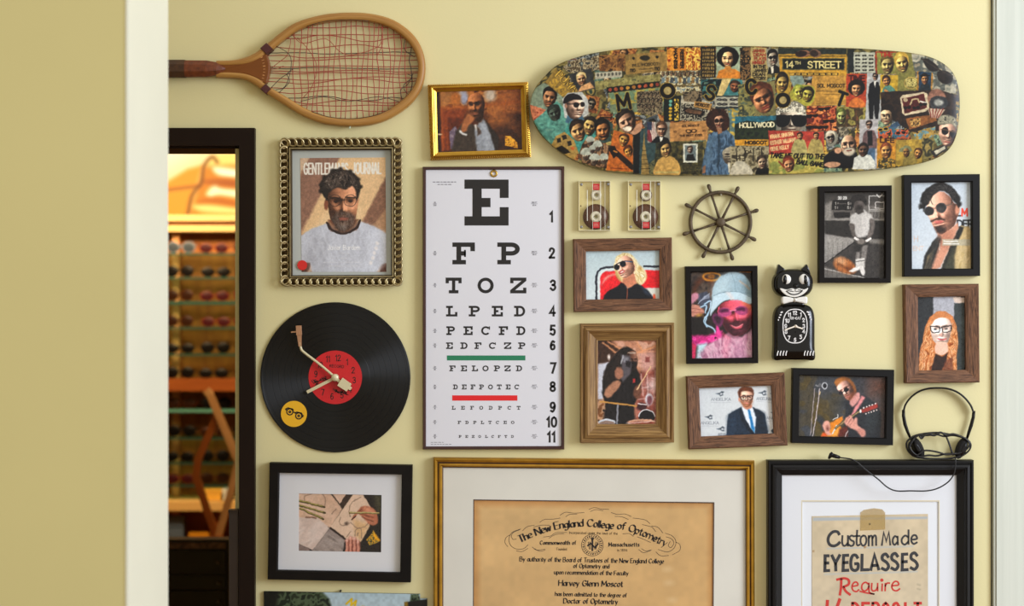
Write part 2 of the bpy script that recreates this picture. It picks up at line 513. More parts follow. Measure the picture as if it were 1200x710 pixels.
# ------------------------------------------------------------------ printed pictures: a sheet of small faces with a colour per point
class Pic:
    def __init__(self, quad, f=None, ss=2.0, rows=None, warp=0.0):
        """quad: corners TL TR BR BL in working units; f maps working units to photograph pixels"""
        self.f = f or (lambda x, y: (x, y))
        if rows is None:
            q = np.array(quad, dtype=float)
            pp = np.array([self.f(*p) for p in q])
            wd = max(np.linalg.norm(pp[1] - pp[0]), np.linalg.norm(pp[2] - pp[3]))
            ht = max(np.linalg.norm(pp[3] - pp[0]), np.linalg.norm(pp[2] - pp[1]))
            nx, ny = int(wd * ss) + 2, int(ht * ss) + 2
            u, v = np.meshgrid(np.linspace(0, 1, nx), np.linspace(0, 1, ny))
            self.X = (q[0][0] * (1 - u) + q[1][0] * u) * (1 - v) + (q[3][0] * (1 - u) + q[2][0] * u) * v
            self.Y = (q[0][1] * (1 - u) + q[1][1] * u) * (1 - v) + (q[3][1] * (1 - u) + q[2][1] * u) * v
        else:
            self.X, self.Y = rows
        self.px, self.py = self.f(self.X, self.Y)
        self.x, self.y = self.X.ravel().copy(), self.Y.ravel().copy()
        self.c = np.zeros((self.x.size, 3))
        self.rs = np.random.RandomState(3)
        o = self.f(0, 0)
        o1 = self.f(1, 0)
        self.unit = 1 / (o1[0] - o[0])     # working units per photograph pixel
        self.clip = None
        self.warp = warp
        self._ragged()
    def _ragged(self):
        """slightly ragged sampling, so that printed edges are not ruler-clean; text keeps the true places"""
        self.tx, self.ty = self.x.copy(), self.y.copy()
        if self.warp:
            k = self.unit
            dx = (self.vnoise(2.3 * k, 31) - 0.5) * 2 + (self.vnoise(5.5 * k, 33) - 0.5) * 1.6
            dy = (self.vnoise(2.3 * k, 32) - 0.5) * 2 + (self.vnoise(5.5 * k, 34) - 0.5) * 1.6
            self.x = self.tx + dx * self.warp * k
            self.y = self.ty + dy * self.warp * k
        self.wx, self.wy = self.x, self.y
    def use(self, f):
        """continue painting in the working units of another map f (units -> pixels)"""
        k = f(1, 0)[0] - f(0, 0)[0]
        o = f(0, 0)
        self.x = (self.px.ravel() - o[0]) / k
        self.y = (self.py.ravel() - o[1]) / k
        self.unit = 1 / k
        self._ragged()
    @staticmethod
    def col(c):
        return np.array([int(c[i:i + 2], 16) / 255 for i in (0, 2, 4)])
    def _sel(self, x0, y0, x1, y1):
        return np.nonzero((self.x >= x0) & (self.x <= x1) & (self.y >= y0) & (self.y <= y1))[0]
    def _put(self, idx, al, col):
        if self.clip is not None:
            al = al * self.clip[idx]
        self.c[idx] = self.c[idx] * (1 - al[:, None]) + self.col(col) * al[:, None]
    def fill(self, c):
        self.c[:] = self.col(c)
    def G(self, x0, y0, x1, y1, c0, c1, a=1.0):
        d = np.array((x1 - x0, y1 - y0), dtype=float)
        t = np.clip(((self.x - x0) * d[0] + (self.y - y0) * d[1]) / d.dot(d), 0, 1)[:, None]
        cc = self.col(c0) * (1 - t) + self.col(c1) * t
        self.c = self.c * (1 - a) + cc * a
    def _poly(self, pts, b):
        P = np.array(pts, dtype=float)
        idx = self._sel(P[:, 0].min() - b, P[:, 1].min() - b, P[:, 0].max() + b, P[:, 1].max() + b)
        if not idx.size:
            return idx, None
        x, y = self.x[idx], self.y[idx]
        dist = np.full(x.size, 1e9)
        ins = np.zeros(x.size, dtype=bool)
        Q = np.roll(P, -1, axis=0)
        for (ax, ay), (bx, by) in zip(P, Q):
            ex, ey = bx - ax, by - ay
            L = ex * ex + ey * ey
            if L < 1e-12:
                continue
            t = np.clip(((x - ax) * ex + (y - ay) * ey) / L, 0, 1)
            dist = np.minimum(dist, (x - ax - t * ex) ** 2 + (y - ay - t * ey) ** 2)
            if ay != by:
                cr = ((ay > y) != (by > y)) & (x < ex * (y - ay) / ey + ax)
                ins ^= cr
        sd = np.sqrt(dist) * np.where(ins, -1, 1)
        return idx, np.clip(0.5 - sd / max(b, 1e-6) * 0.5, 0, 1)
    def P(self, a, col, b=None, al=1.0, s=0):
        """filled polygon from a flat list; s=1 rounds it; b = softness in pixels"""
        p = pairs(a)
        if s:
            p = smooth_line(p, True, 5)
        b = (0.35 if b is None else b) * self.unit
        idx, m = self._poly(p, b)
        if m is not None:
            self._put(idx, m * al, col)
    def R(self, x0, y0, x1, y1, col, b=None, al=1.0):
        self.P([x0, y0, x1, y0, x1, y1, x0, y1], col, b, al)
    def E(self, cx, cy, rx, ry, col, rot=0, b=None, al=1.0):
        b = (0.35 if b is None else b) * self.unit
        r = max(rx, ry) + b
        idx = self._sel(cx - r, cy - r, cx + r, cy + r)
        if not idx.size:
            return
        c, s = math.cos(math.radians(rot)), math.sin(math.radians(rot))
        dx, dy = self.x[idx] - cx, self.y[idx] - cy
        u, v = dx * c + dy * s, -dx * s + dy * c
        rr = np.sqrt((u / rx) ** 2 + (v / ry) ** 2)
        sd = (rr - 1) * min(rx, ry)
        self._put(idx, np.clip(0.5 - sd / b * 0.5, 0, 1) * al, col)
    def L(self, a, wd, col, s=0, b=None, al=1.0):
        """line of width wd (working units) through a flat list of points"""
        p = np.array(pairs(a) if not isinstance(a, np.ndarray) else a, dtype=float)
        if s:
            p = smooth_line(p, False, 5)
        b = (0.35 if b is None else b) * self.unit
        r = wd / 2 + b
        idx = self._sel(p[:, 0].min() - r, p[:, 1].min() - r, p[:, 0].max() + r, p[:, 1].max() + r)
        if not idx.size:
            return
        x, y = self.x[idx], self.y[idx]
        dist = np.full(x.size, 1e9)
        for (ax, ay), (bx, by) in zip(p[:-1], p[1:]):
            ex, ey = bx - ax, by - ay
            L = ex * ex + ey * ey + 1e-12
            t = np.clip(((x - ax) * ex + (y - ay) * ey) / L, 0, 1)
            dist = np.minimum(dist, (x - ax - t * ex) ** 2 + (y - ay - t * ey) ** 2)
        sd = np.sqrt(dist) - wd / 2
        self._put(idx, np.clip(0.5 - sd / b * 0.5, 0, 1) * al, col)
    def T(self, txt, x, y, h, wd, col, width=None, rot=0.0, anchor=0.0, track=1.6, al=1.0, slant=0.0):
        st, tw = text_strokes(txt, h, track)
        kx = width / tw if width else 1.0
        tw *= kx
        c, s = math.cos(math.radians(rot)), math.sin(math.radians(rot))
        self.x, self.y = self.tx, self.ty
        for q in st:
            X = (q[:, 0] + q[:, 1] * slant) * kx - tw * anchor
            Y = q[:, 1]
            self.L(np.column_stack((x + X * c + Y * s, y + X * s - Y * c)), wd, col, al=al)
        self.x, self.y = self.wx, self.wy
    def vnoise(self, scale, seed=0):
        """smooth value noise, cells of the given size in working units"""
        rs = np.random.RandomState(seed)
        g = rs.rand(64, 64)
        u, v = self.x / scale + 100, self.y / scale + 100
        iu, iv = np.floor(u).astype(int), np.floor(v).astype(int)
        fu, fv = u - iu, v - iv
        fu, fv = fu * fu * (3 - 2 * fu), fv * fv * (3 - 2 * fv)
        a, b = g[iv % 64, iu % 64], g[iv % 64, (iu + 1) % 64]
        c, d = g[(iv + 1) % 64, iu % 64], g[(iv + 1) % 64, (iu + 1) % 64]
        return (a * (1 - fu) + b * fu) * (1 - fv) + (c * (1 - fu) + d * fu) * fv
    def N(self, amt, scale, seed=0, box=None):
        n = (self.vnoise(scale, seed) - 0.5) * 2 * amt
        if box:
            m = (self.x > box[0]) & (self.x < box[2]) & (self.y > box[1]) & (self.y < box[3])
            n = n * m
        self.c = np.clip(self.c * (1 + n[:, None]), 0, 1)
    def finish(self, grain=0.13, mid=0.12):
        k = self.unit
        n = (self.vnoise(2.8 * k, 21) - 0.5) * 2 * mid + (self.vnoise(1.2 * k, 22) - 0.5) * 2 * grain
        lum = self.c.mean(axis=1)
        self.c = np.clip(self.c * (1 + n * np.clip(1.15 - 1.3 * lum, 0.06, 1))[:, None], 0, 1)
        g_ = self.c.mean(axis=1, keepdims=True)
        self.c = np.clip(g_ + (self.c - g_) * 1.08, 0, 1)
        self.c = np.clip((self.c - 0.42) * 1.10 + 0.42, 0, 1)
    def mottle(self, a, cols, scale, seed=0, s=0, al=1.0, b=None):
        """polygon filled with a patchwork of several colours, for busy picture areas"""
        p = pairs(a)
        if s:
            p = smooth_line(p, True, 5)
        idx, m = self._poly(p, (0.35 if b is None else b) * self.unit)
        if m is None:
            return
        n = (0.65 * self.vnoise(scale, seed) + 0.35 * self.vnoise(scale * 0.45, seed + 9))[idx]
        n = (n - n.min()) / (n.max() - n.min() + 1e-9) * (len(cols) - 1)
        C = np.array([self.col(c) for c in cols])
        i = np.clip(np.floor(n).astype(int), 0, len(cols) - 2)
        t = np.clip((n - i - 0.35) / 0.3, 0, 1)[:, None]
        cc = C[i] * (1 - t) + C[i + 1] * t
        m = (m * al)[:, None]
        if self.clip is not None:
            m = m * self.clip[idx][:, None]
        self.c[idx] = self.c[idx] * (1 - m) + cc * m
    def face(self, a, cx, cy, rx, ry, skin, rot=0, yaw=0.0, light=(-0.5, -0.45, 0.75), s=1, b=0.5, amb=0.34, gain=1.0):
        """skin area a with the modelling of a photographed face (brow, sockets, nose, cheeks, lips, chin)"""
        p = pairs(a)
        if s:
            p = smooth_line(p, True, 5)
        idx, m = self._poly(p, b * self.unit)
        if m is None:
            return
        c, s_ = math.cos(math.radians(rot)), math.sin(math.radians(rot))
        dx, dy = self.x[idx] - cx, self.y[idx] - cy
        u, v = (dx * c + dy * s_) / rx, (-dx * s_ + dy * c) / ry
        g = lambda q, w_: np.exp(-(q / w_) ** 2)
        def h(u, v):
            wv = 1 - 0.16 * np.clip(v, 0, 1.2) ** 2
            z = 0.95 * np.sqrt(np.clip(1.12 - (u / wv) ** 2 * 0.95 - v ** 2 * 0.62, 0.02, None))
            n = u - yaw * np.sqrt(np.clip(1 - v ** 2 * 0.5, 0, 1))
            z = z + 0.17 * g(n, 0.13) * np.clip((v + 0.35) / 0.6, 0, 1) * (v < 0.3) + 0.15 * g(n, 0.17) * g(v - 0.24, 0.12)
            for sx in (-0.4, 0.4):
                z = z - 0.17 * g(n - sx, 0.24) * g(v + 0.07, 0.13) + 0.03 * g(n - sx, 0.14) * g(v + 0.05, 0.06)
                z = z + 0.10 * g(n - sx * 1.25, 0.24) * g(v - 0.22, 0.2)
            z = z + 0.07 * g(v + 0.26, 0.08) * g(n, 0.65) + 0.06 * g(n, 0.26) * (g(v - 0.48, 0.05) + g(v - 0.60, 0.06)) - 0.06 * g(n, 0.3) * g(v - 0.54, 0.03) - 0.05 * g(n, 0.3) * g(v - 0.70, 0.06)
            return z + 0.10 * g(n, 0.24) * g(v - 0.86, 0.13)
        e = 0.02
        hx, hy = (h(u + e, v) - h(u - e, v)) / (2 * e), (h(u, v + e) - h(u, v - e)) / (2 * e)
        nl = np.sqrt(hx ** 2 + hy ** 2 + 1)
        L = np.array(light, dtype=float)
        L /= np.linalg.norm(L)
        sh = np.clip((-hx * L[0] - hy * L[1] + L[2]) / nl, 0, 1)
        k = amb + (1.22 - amb) * sh ** 1.15 * gain
        nn = u - yaw
        k = k * (1 - 0.34 * (g(nn - 0.4, 0.22) + g(nn + 0.4, 0.22)) * g(v + 0.08, 0.12))     # shaded sockets
        sk = self.col(skin)
        cc = sk[None, :] * k[:, None]
        cc[:, 1] *= np.clip(0.86 + 0.16 * k, 0, 1.04)
        cc[:, 2] *= np.clip(0.80 + 0.24 * k, 0, 1.08)
        hi = np.clip(sh - 0.9, 0, 1)[:, None] * 1.6
        cc = np.clip(cc + hi * 0.28, 0, 1)
        m = m[:, None]
        self.c[idx] = self.c[idx] * (1 - m) + cc * m
    def streak(self, a, cols, along, across, ang, seed=0, s=1, al=1.0, b=0.5, curl=0.0):
        """area of strands (hair, cloth) running at ang degrees; along and across in pixels"""
        p = pairs(a)
        if s:
            p = smooth_line(p, True, 5)
        idx, m = self._poly(p, b * self.unit)
        if m is None:
            return
        k = self.unit
        ox, oy = self.x, self.y
        c, s_ = math.cos(math.radians(ang)), math.sin(math.radians(ang))
        w1 = (self.vnoise(7 * k, seed + 5) - 0.5) * curl * k
        self.x, self.y = (ox * c + oy * s_) / along, (-ox * s_ + oy * c + w1) / across
        n = 0.7 * self.vnoise(k, seed) + 0.3 * self.vnoise(k * 0.5, seed + 3)
        self.x, self.y = ox, oy
        n = n[idx]
        n = np.clip((n - 0.18) / 0.64, 0, 0.999) * (len(cols) - 1)
        C = np.array([self.col(q) for q in cols])
        i = np.floor(n).astype(int)
        t = (n - i)[:, None]
        cc = C[i] * (1 - t) + C[i + 1] * t
        m = (m * al)[:, None]
        self.c[idx] = self.c[idx] * (1 - m) + cc * m
    def sheet(self, name, d, material, parent, keep=None, yfun=None, dref=None, **kw):
        ny, nx = self.X.shape
        f = (D - (d if dref is None else dref)) / D
        n = nx * ny
        co = np.empty((n, 3))
        co[:, 0] = (self.px.ravel() - 600) * S * f
        co[:, 2] = ZC + (355 - self.py.ravel()) * S * f
        co[:, 1] = -d if yfun is None else -yfun(self.px.ravel(), self.py.ravel())
        off = np.array(world_loc(parent)) if parent else np.zeros(3)
        me = bpy.data.meshes.new(name)
        j, i = np.meshgrid(np.arange(ny - 1), np.arange(nx - 1), indexing='ij')
        a = (j * nx + i).ravel()
        fc = np.column_stack((a + nx, a + nx + 1, a + 1, a))
        if keep is not None:
            cx, cy = self.px.ravel()[fc].mean(1), self.py.ravel()[fc].mean(1)
            fc = fc[keep(cx, cy)]
        nf = len(fc)
        me.vertices.add(n)
        me.vertices.foreach_set('co', (co - off).ravel())
        me.loops.add(nf * 4)
        me.loops.foreach_set('vertex_index', fc.ravel().astype(np.int32))
        me.polygons.add(nf)
        me.polygons.foreach_set('loop_start', np.arange(nf, dtype=np.int32) * 4)
        try:
            me.polygons.foreach_set('loop_total', np.full(nf, 4, dtype=np.int32))
        except Exception:
            pass
        me.polygons.foreach_set('use_smooth', np.ones(nf, dtype=bool))
        me.update(calc_edges=True)
        at = me.attributes.new('print', 'FLOAT_COLOR', 'POINT')
        c = np.clip(self.c, 0, 1)
        l = np.where(c <= 0.04045, c / 12.92, ((c + 0.055) / 1.055) ** 2.4)
        at.data.foreach_set('color', np.column_stack((l, np.ones(n))).astype(np.float32).ravel())
        me.materials.append(material)
        o = bpy.data.objects.new(name, me)
        COL.objects.link(o)
        if parent:
            o.parent = parent
        return tag(o, **{k: v for k, v in kw.items()})

# ------------------------------------------------------------------ the setting
M_WALL = mat('cream_wall_paint', 'ded39e', 0.5, spec=0.4, noise=(2.2, 0.02), bump=(220, 0.08))
M_WALL2 = mat('ochre_wall_paint', 'cfc286', 0.7, spec=0.2, noise=(3.0, 0.02), bump=(200, 0.06))
M_WHITE = mat('white_trim_paint', 'dcdac6', 0.5, spec=0.3, noise=(6, 0.02))
M_PLANK = wood('whitewashed_wood', 'c6c9bb', 'd2d4c6', 1.5, 40, 0.55, 0.2, streak=0.3)
M_DARK = mat('dark_brown_lacquer', '1c110b', 0.5, spec=0.15, noise=(8, 0.15))
M_FLOOR = wood('oak_floor', '6b4a2c', '8a6238', 2.0, 30, 0.5, 0.2)

def struct(mb, name, m, parent=None):
    return mb.build(name, m, parent, kind=None if parent else 'structure')

XL, XR = W(-205, 0).x, W(283, 0).x             # door opening
ZT = W(0, 170.5).z
XE = W(1161, 0).x
mb = MB()
mb.box((-3.2, 0, 0), (XL, 0.12, 2.9))
mb.box((XL, 0, ZT), (XR, 0.12, 2.9))
mb.box((XR, 0, 0), (XE, 0.12, 2.9))
mb.box((XE, 0.03, 0), (2.4, 0.12, 2.9))         # set back behind the white boards
struct(mb, 'wall_back', M_WALL)
struct(MB().box((-3.2, -4.6, -0.05), (2.6, 4.0, 0)), 'floor', M_FLOOR)

# door casing round the opening, three mitred boards
root = thing('door_1', '', '', (XL, 0, 0))
for k in ('label', 'category'):
    del root[k]
root['kind'] = 'structure'
CW = (300 - 283) * S * 0.994
for x0, x1, z0, z1 in ((XR - 0.002, XR + CW, 0, ZT + 0.034), (XL - CW, XL + 0.002, 0, ZT + 0.034), (XL + 0.002, XR - 0.002, ZT - 0.002, ZT + 0.034)):
    b_ = MB().box((x0, -0.018, z0), (x1, 0.0, z1))
    b_.build('casing_board', M_DARK, root)
M_JAMB = mat('cream_jamb_paint', 'd3c994', 0.6)
for x0, x1 in ((W(275.3, 0, 0).x, XR), (XL, XL + 0.012)):
    MB().box((x0, 0.003, 0), (x1, 0.12, ZT - 0.006)).build('jamb', M_JAMB, root)
MB().box((XL + 0.012, 0.003, ZT - 0.006), (XR - 0.013, 0.12, ZT)).build('jamb', M_DARK, root)

# white planked post at the right end of the wall
root = thing('trim_1', '', '', (XE, 0, 0))
for k in ('label', 'category'):
    del root[k]
root['kind'] = 'structure'
xs = [1165, 1167.6, 1193.4, 1226, 1262, 1300]
for i in range(5):
    x0, x1 = W(xs[i], 0, 0.01).x + (0.0004 if i else 0), W(xs[i + 1], 0, 0.01).x
    d = (0.008, 0.011, 0.0098, 0.011, 0.010)[i]
    m_ = MB()
    n_ = 24
    for k in range(n_):
        z0, z1 = k * 2.9 / n_, (k + 1) * 2.9 / n_
        m_.quad((x0, -d, z0), (x1, -d, z0), (x1, -d, z1), (x0, -d, z1), uvs=((z0, 0), (z0, x1 - x0), (z1, x1 - x0), (z1, 0)))
    m_.quad((x0, 0.03, 0), (x0, -d, 0), (x0, -d, 2.9), (x0, 0.03, 2.9), uvs=((0, 0), (0, .05), (2.9, .05), (2.9, 0)))
    m_.quad((x1, -d, 0), (x1, 0.03, 0), (x1, 0.03, 2.9), (x1, -d, 2.9), uvs=((0, 0), (0, .05), (2.9, .05), (2.9, 0)))
    m_.quad((x0, -d, 2.9), (x1, -d, 2.9), (x1, 0.03, 2.9), (x0, 0.03, 2.9))
    m_.build('plank', M_PLANK, root)

# nearer wall on the left, its end face trimmed white
XN = -450 * S * 2.2 / D
struct(MB().box((-2.6, -1.0, 0), (XN - 0.003, -0.745, 2.9)), 'wall_left', M_WALL2)
struct(MB().box((XN - 0.003, -1.001, 0), (XN, -0.743, 2.9)), 'trim_2', M_WHITE)

# shop room beyond the doorway
M_SHOP = mat('warm_plaster', 'b08a55', 0.8, noise=(3, 0.05))
struct(MB().box((-3.2, 3.75, 0), (1.0, 3.85, 2.9)), 'wall_far', M_SHOP)
struct(MB().box((-3.3, 0.12, 0), (-3.2, 3.75, 2.9)), 'wall_shop_left', M_SHOP)
struct(MB().box((1.0, 0.12, 0), (1.1, 3.85, 2.9)), 'wall_shop_right', M_SHOP)
struct(MB().box((-3.3, 0.12, 2.9), (1.1, 3.85, 3.0)), 'ceiling', M_SHOP)

# low dark gate post standing in the doorway against the jamb
zt = W(0, 596).z
x0, x1 = W(269.8, 0).x, XR - 0.0035
t = thing('gate_post', 'low dark brown gate post standing in the doorway', 'post', ((x0 + x1) / 2, -0.006, 0))
MB().box((x0, -0.015, 0.0), (x1, 0.0025, zt - 0.006)).build('body', mat('gate_brown', '2c2018', 0.5, noise=(20, 0.1)), t)
MB().box((x0 - 0.001, -0.0165, zt - 0.006), (x1, 0.0025, zt)).build('cap', mat('gate_cap_brown', '241810', 0.4), t)

# black drawer cabinet
YB = 1.5
t = thing('drawer_cabinet', 'low black glossy drawer cabinet inside the shop doorway', 'cabinet', (W(235, 0, -YB).x, YB, 0))
x0, x1 = W(160, 0, -YB).x, W(268, 0, -YB).x
zt = W(0, 632, -YB).z
M_BLK = mat('black_gloss_lacquer', '16110d', 0.3, spec=0.4)
MB().box((x0, YB + 0.012, 0.0), (x1, YB + 0.05, zt - 0.008)).build('body', M_BLK, t)
MB().box((x0 - 0.006, YB - 0.004, zt - 0.008), (x1 + 0.006, YB + 0.055, zt)).build('top', M_BLK, t)
for i, (ya, yb) in enumerate(((645, 672.5), (674, 691), (692.5, 716), (717.5, 745))):
    za, zb = W(0, yb, -YB).z, W(0, ya, -YB).z
    dr = MB().box((x0 + 0.01, YB, za), (x1 - 0.01, YB + 0.012, zb)).build('drawer', M_BLK, t)
    c = ((x1 - 0.03), YB, (za + zb) / 2)
    MB().disc(c, [(0.004, 0), (0.003, -0.006), (0.005, -0.010), (0.003, -0.013)], 12).build('knob', mat('steel_knob', '6a6862', 0.4, 0.6), dr)
MB().box((x0 + 0.01, YB + 0.004, W(0, 643, -YB).z), (x1 - 0.01, YB + 0.012, W(0, 636, -YB).z)).build('rail', mat('tan_rail', '6a5038', 0.5, noise=(60, 0.7)), t)

# display shelves with sunglasses
YS = 3.5
def BX(px): return W(px, 0, -YS).x
def BZ(py): return W(0, py, -YS).z
M_ORW = wood('orange_back_panel', '8e5224','b0702f', 2.0, 25, 0.5, 0.15)
M_LTW = wood('light_upright_wood', 'd8985a', 'e6ae70', 2.0, 30, 0.5, 0.1)
M_BRW = wood('brown_shelf_wood', '7a3e18', '94511f', 3.0, 40, 0.45, 0.15)
M_TEAL = mat('glass_shelf_edge', '234a41', 0.3, spec=0.3)
M_GSH = glass_mat('shelf_glass', 'd6ebe4', 0.6)
t = thing('display_shelf', 'tall backlit wooden display shelf with glass boards in the shop', 'shelf', (BX(215), YS + 0.1, 0))
MB().box((BX(-60), YS + 0.09, 0.0), (BX(300), YS + 0.11, BZ(272))).build('back_panel', M_ORW, t)
for px in (-56, 75, 203, 297):
    MB().box((BX(px - 4), YS + 0.05, 0.0), (BX(px + 4), YS + 0.09, BZ(272))).build('upright', M_LTW, t)
SHELF = [297, 325, 353, 383, 414, 478, 511, 540, 566]
for py in SHELF:
    th = 0.014 if py in (353, 478) else 0.008
    sh = MB().box((BX(-52), YS - 0.069, BZ(py) - th), (BX(296), YS + 0.09, BZ(py))).build('glass_shelf', M_GSH, t)
    MB().box((BX(-52), YS - 0.0705, BZ(py) - th), (BX(296), YS - 0.069, BZ(py))).build('edge', mat('bright_glass_shelf_edge', '559080', 0.3) if py == 478 else M_TEAL, sh)
MB().box((BX(-60), YS - 0.08, BZ(457)), (BX(300), YS + 0.09, BZ(443))).build('wooden_shelf', M_BRW, t)
MB().box((BX(-60), YS - 0.12, BZ(594)), (BX(300), YS + 0.09, BZ(584))).build('counter_shelf', mat('lit_counter_cream', 'e8c078', 0.4), t)
MB().box((BX(-60), YS - 0.08, BZ(660)), (BX(300), YS + 0.09, BZ(636))).build('wooden_shelf', M_BRW, t)

# lightbox above the shelf
t = thing('lightbox', 'glowing amber lightbox picture above the sunglasses shelf', 'lightbox', (BX(215), YS + 0.1, BZ(272)))
M_LB = mat('lightbox_frame_cream', 'd8b87a', 0.6)
MB().box((BX(-60), YS + 0.0, BZ(271)), (BX(300), YS + 0.11, BZ(264))).build('lower_rail', M_LB, t)
MB().box((BX(-60), YS + 0.02, BZ(264)), (BX(300), YS + 0.11, BZ(259))).build('shadow_gap', M_BRW, t)
MB().box((BX(-60), YS - 0.01, BZ(259)), (BX(300), YS + 0.11, BZ(252))).build('sill_rail', M_LB, t)
MB().box((BX(-60), YS + 0.0, BZ(175)), (BX(300), YS + 0.11, BZ(169))).build('top_rail', M_BRW, t)
cf = crop(195, 150, 305, 521)
p = Pic([(-900, 112), (420, 112), (420, 486), (-900, 486)], cf, 1.0)
p.G(0, 120, 200, 480, 'fff0c0', 'ffac3a')
p.P([-900, 470, -400, 420, -60, 330, 110, 225, 190, 205, 160, 320, 0, 345, -900, 480], 'f0901e', 3, s=0)
p.P([-900, 470, 20, 340, 150, 320, 110, 486, -900, 486], 'ee9420', 3)
p.P([200, 200, 250, 150, 430, 130, 430, 190, 300, 210], 'ffd468', 4)
p.P([200, 210, 430, 200, 430, 486, 120, 486], 'd87a18', 4)
p.P([250, 220, 300, 215, 420, 235, 420, 270, 290, 260], 'fff4c0', 3, s=1)
p.P([215, 360, 260, 310, 300, 330, 420, 345, 420, 385, 290, 370, 240, 380], 'fff0b0', 3, s=1)
p.P([140, 430, 230, 420, 420, 445, 420, 475, 200, 465], 'ffd870', 3, s=1)
p.P([200, 290, 330, 280, 430, 300, 430, 330, 240, 310], 'a8480e', 4, s=1)
p.P([170, 410, 260, 385, 430, 420, 430, 440, 260, 415], 'b8560e', 4, s=1)
p.L([110, 480, 135, 370, 185, 300, 200, 210, 245, 158, 275, 185], 15, '6b3208', 1, b=2.5)
p.L([-900, 440, -200, 370, 20, 338, 180, 318], 12, '8a3c08', 0, b=2.5)
p.sheet('lit_panel', 0, print_mat('lightbox_print', 0.6, 0.2, emit=1.35), t, yfun=lambda x, y: np.full(x.shape, -YS - 0.03), dref=-YS)

def sunglasses_mesh(fr, le, kind):
    me = bpy.data.meshes.new('sunglasses')
    mb = MB()
    h = 0.046 if kind == 0 else 0.054
    for s in (-1, 1):
        mb.disc((s * 0.036, 0, 0.027), [(0.030, 0.002), (0.031, -0.004), (0.026, -0.005)], 14)
    nfr = len(mb.f)
    mb.box((-0.014, -0.004, 0.030), (0.014, 0.002, 0.037))
    for s in (-1, 1):
        mb.box((s * 0.064 - 0.004, -0.004, 0.033), (s * 0.064 + 0.004, 0.002, 0.043))
        mb.box((s * 0.067 - 0.0015, -0.002, 0.036), (s * 0.067 + 0.0015, 0.066, 0.041))
    nb = len(mb.f)
    for s in (-1, 1):
        mb.disc((s * 0.036, -0.0052, 0.027), [(0.0262, 0.0), (0.020, -0.002), (0.0, -0.003)], 14, cap=False)
    v = [(x, y, 0.027 + (z - 0.027) * (h / 0.062) if abs(z) < 1 else z) for x, y, z in mb.v]
    zmin = min(q[2] for q in v)
    me.from_pydata([(x, y, z - zmin) for x, y, z in v], [], mb.f)
    me.materials.append(fr)
    me.materials.append(le)
    me.polygons.foreach_set('material_index', [0] * nb + [1] * (len(mb.f) - nb))
    me.update()
    return me
FRM = {'black': mat('black_acetate', '120d0b', 0.4, spec=0.2), 'tortoise': mat('tortoise_acetate', '4a2410', 0.4, spec=0.2), 'red': mat('red_acetate', '6a1c14', 0.4, spec=0.2), 'clear': mat('grey_clear_acetate', '6f7a86', 0.4, spec=0.2)}
LNS = {'black': mat('dark_lens', '0a0807', 0.4, spec=0.2), 'tortoise': mat('brown_lens', '2a1408', 0.4, spec=0.2), 'red': mat('rose_lens', '3a0f16', 0.4, spec=0.2), 'clear': mat('blue_lens', '39424c', 0.4, spec=0.2)}
SG = {(k, j): sunglasses_mesh(FRM[k], LNS[k], j) for k in FRM for j in (0, 1)}
rows = {297: ['red', 'red', 'clear', 'red', 'tortoise'], 325: ['black', 'black', 'black', 'black', 'black'], 353: ['clear', 'black', 'tortoise', 'red', 'red'], 383: ['black', 'black', 'tortoise', 'red', 'red'],
        414: ['black', 'clear', 'black', 'black', 'black'], 443: ['black', 'black', 'black', 'black', 'tortoise'], 478: ['tortoise', 'black', 'tortoise', 'black', 'black'], 511: ['tortoise', 'red', 'black', 'tortoise', 'black'], 540: ['black', 'black', 'black', 'black', 'red'], 566: ['tortoise', 'tortoise', 'red', 'tortoise', 'black']}
names = ['topmost glass board of the shop shelf', 'second glass board from the lightbox', 'third glass board from the lightbox', 'fourth glass board from the lightbox', 'fifth glass board from the lightbox', 'wooden board of the shop shelf', 'glass board under the wooden board', 'second glass board under the wooden board', 'third glass board under the wooden board', 'lowest glass board of the shop shelf']
adj = {'black': 'black', 'tortoise': 'brown tortoise', 'red': 'dark red', 'clear': 'grey blue'}
for (py, ks), nm in zip(rows.items(), names):
    for i, k in enumerate(ks):
        o = bpy.data.objects.new('sunglasses', SG[(k, (i + py) % 2)])
        COL.objects.link(o)
        o.location = (BX(134 + i * 40 + rnd.uniform(-2, 2)), YS - 0.03, BZ(py) + 0.001)
        o.rotation_euler = (0, 0, rnd.uniform(-0.2, 0.2))
        o.scale = (0.92, 0.92, 0.92)
        tag(o, f'pair of {adj[k]} sunglasses on the {nm}', 'sunglasses', f'{adj[k]} sunglasses on the {nm}')

# small things on the lit counter
def case(name, label, cat, px, py, wd, hg, m, y=YS - 0.05, lid=True):
    t = thing(name, label, cat, (BX(px), y, BZ(py) + 0.003))
    x, z = BX(px), BZ(py) + 0.003
    MB().box((x - wd / 2, y - 0.03, z), (x + wd / 2, y + 0.03, z + hg * 0.6)).build('body', m, t)
    MB().slab([(x - wd / 2, z + hg * 0.62), (x + wd / 2, z + hg * 0.62), (x + wd * 0.46, z + hg), (x - wd * 0.46, z + hg)], y + 0.03, y - 0.028, 0.004).build('lid', m, t)
case('eyeglass_case', 'yellow eyeglass case on the lit counter shelf', 'case', 252, 584, 0.10, 0.045, mat('yellow_case', 'e8b84a', 0.5))
case('eyeglass_case', 'white eyeglass case on the lit counter shelf', 'case', 270, 584, 0.05, 0.045, mat('white_case', 'd8e0dc', 0.5))
case('eyeglass_case', 'blue grey eyeglass case on the lowest wooden shelf', 'case', 209, 636, 0.075, 0.12, mat('blue_case', '5c6f86', 0.5))
case('eyeglass_case', 'amber eyeglass case on the lowest wooden shelf', 'case', 237, 636, 0.09, 0.05, mat('amber_case', 'd8951e', 0.5))
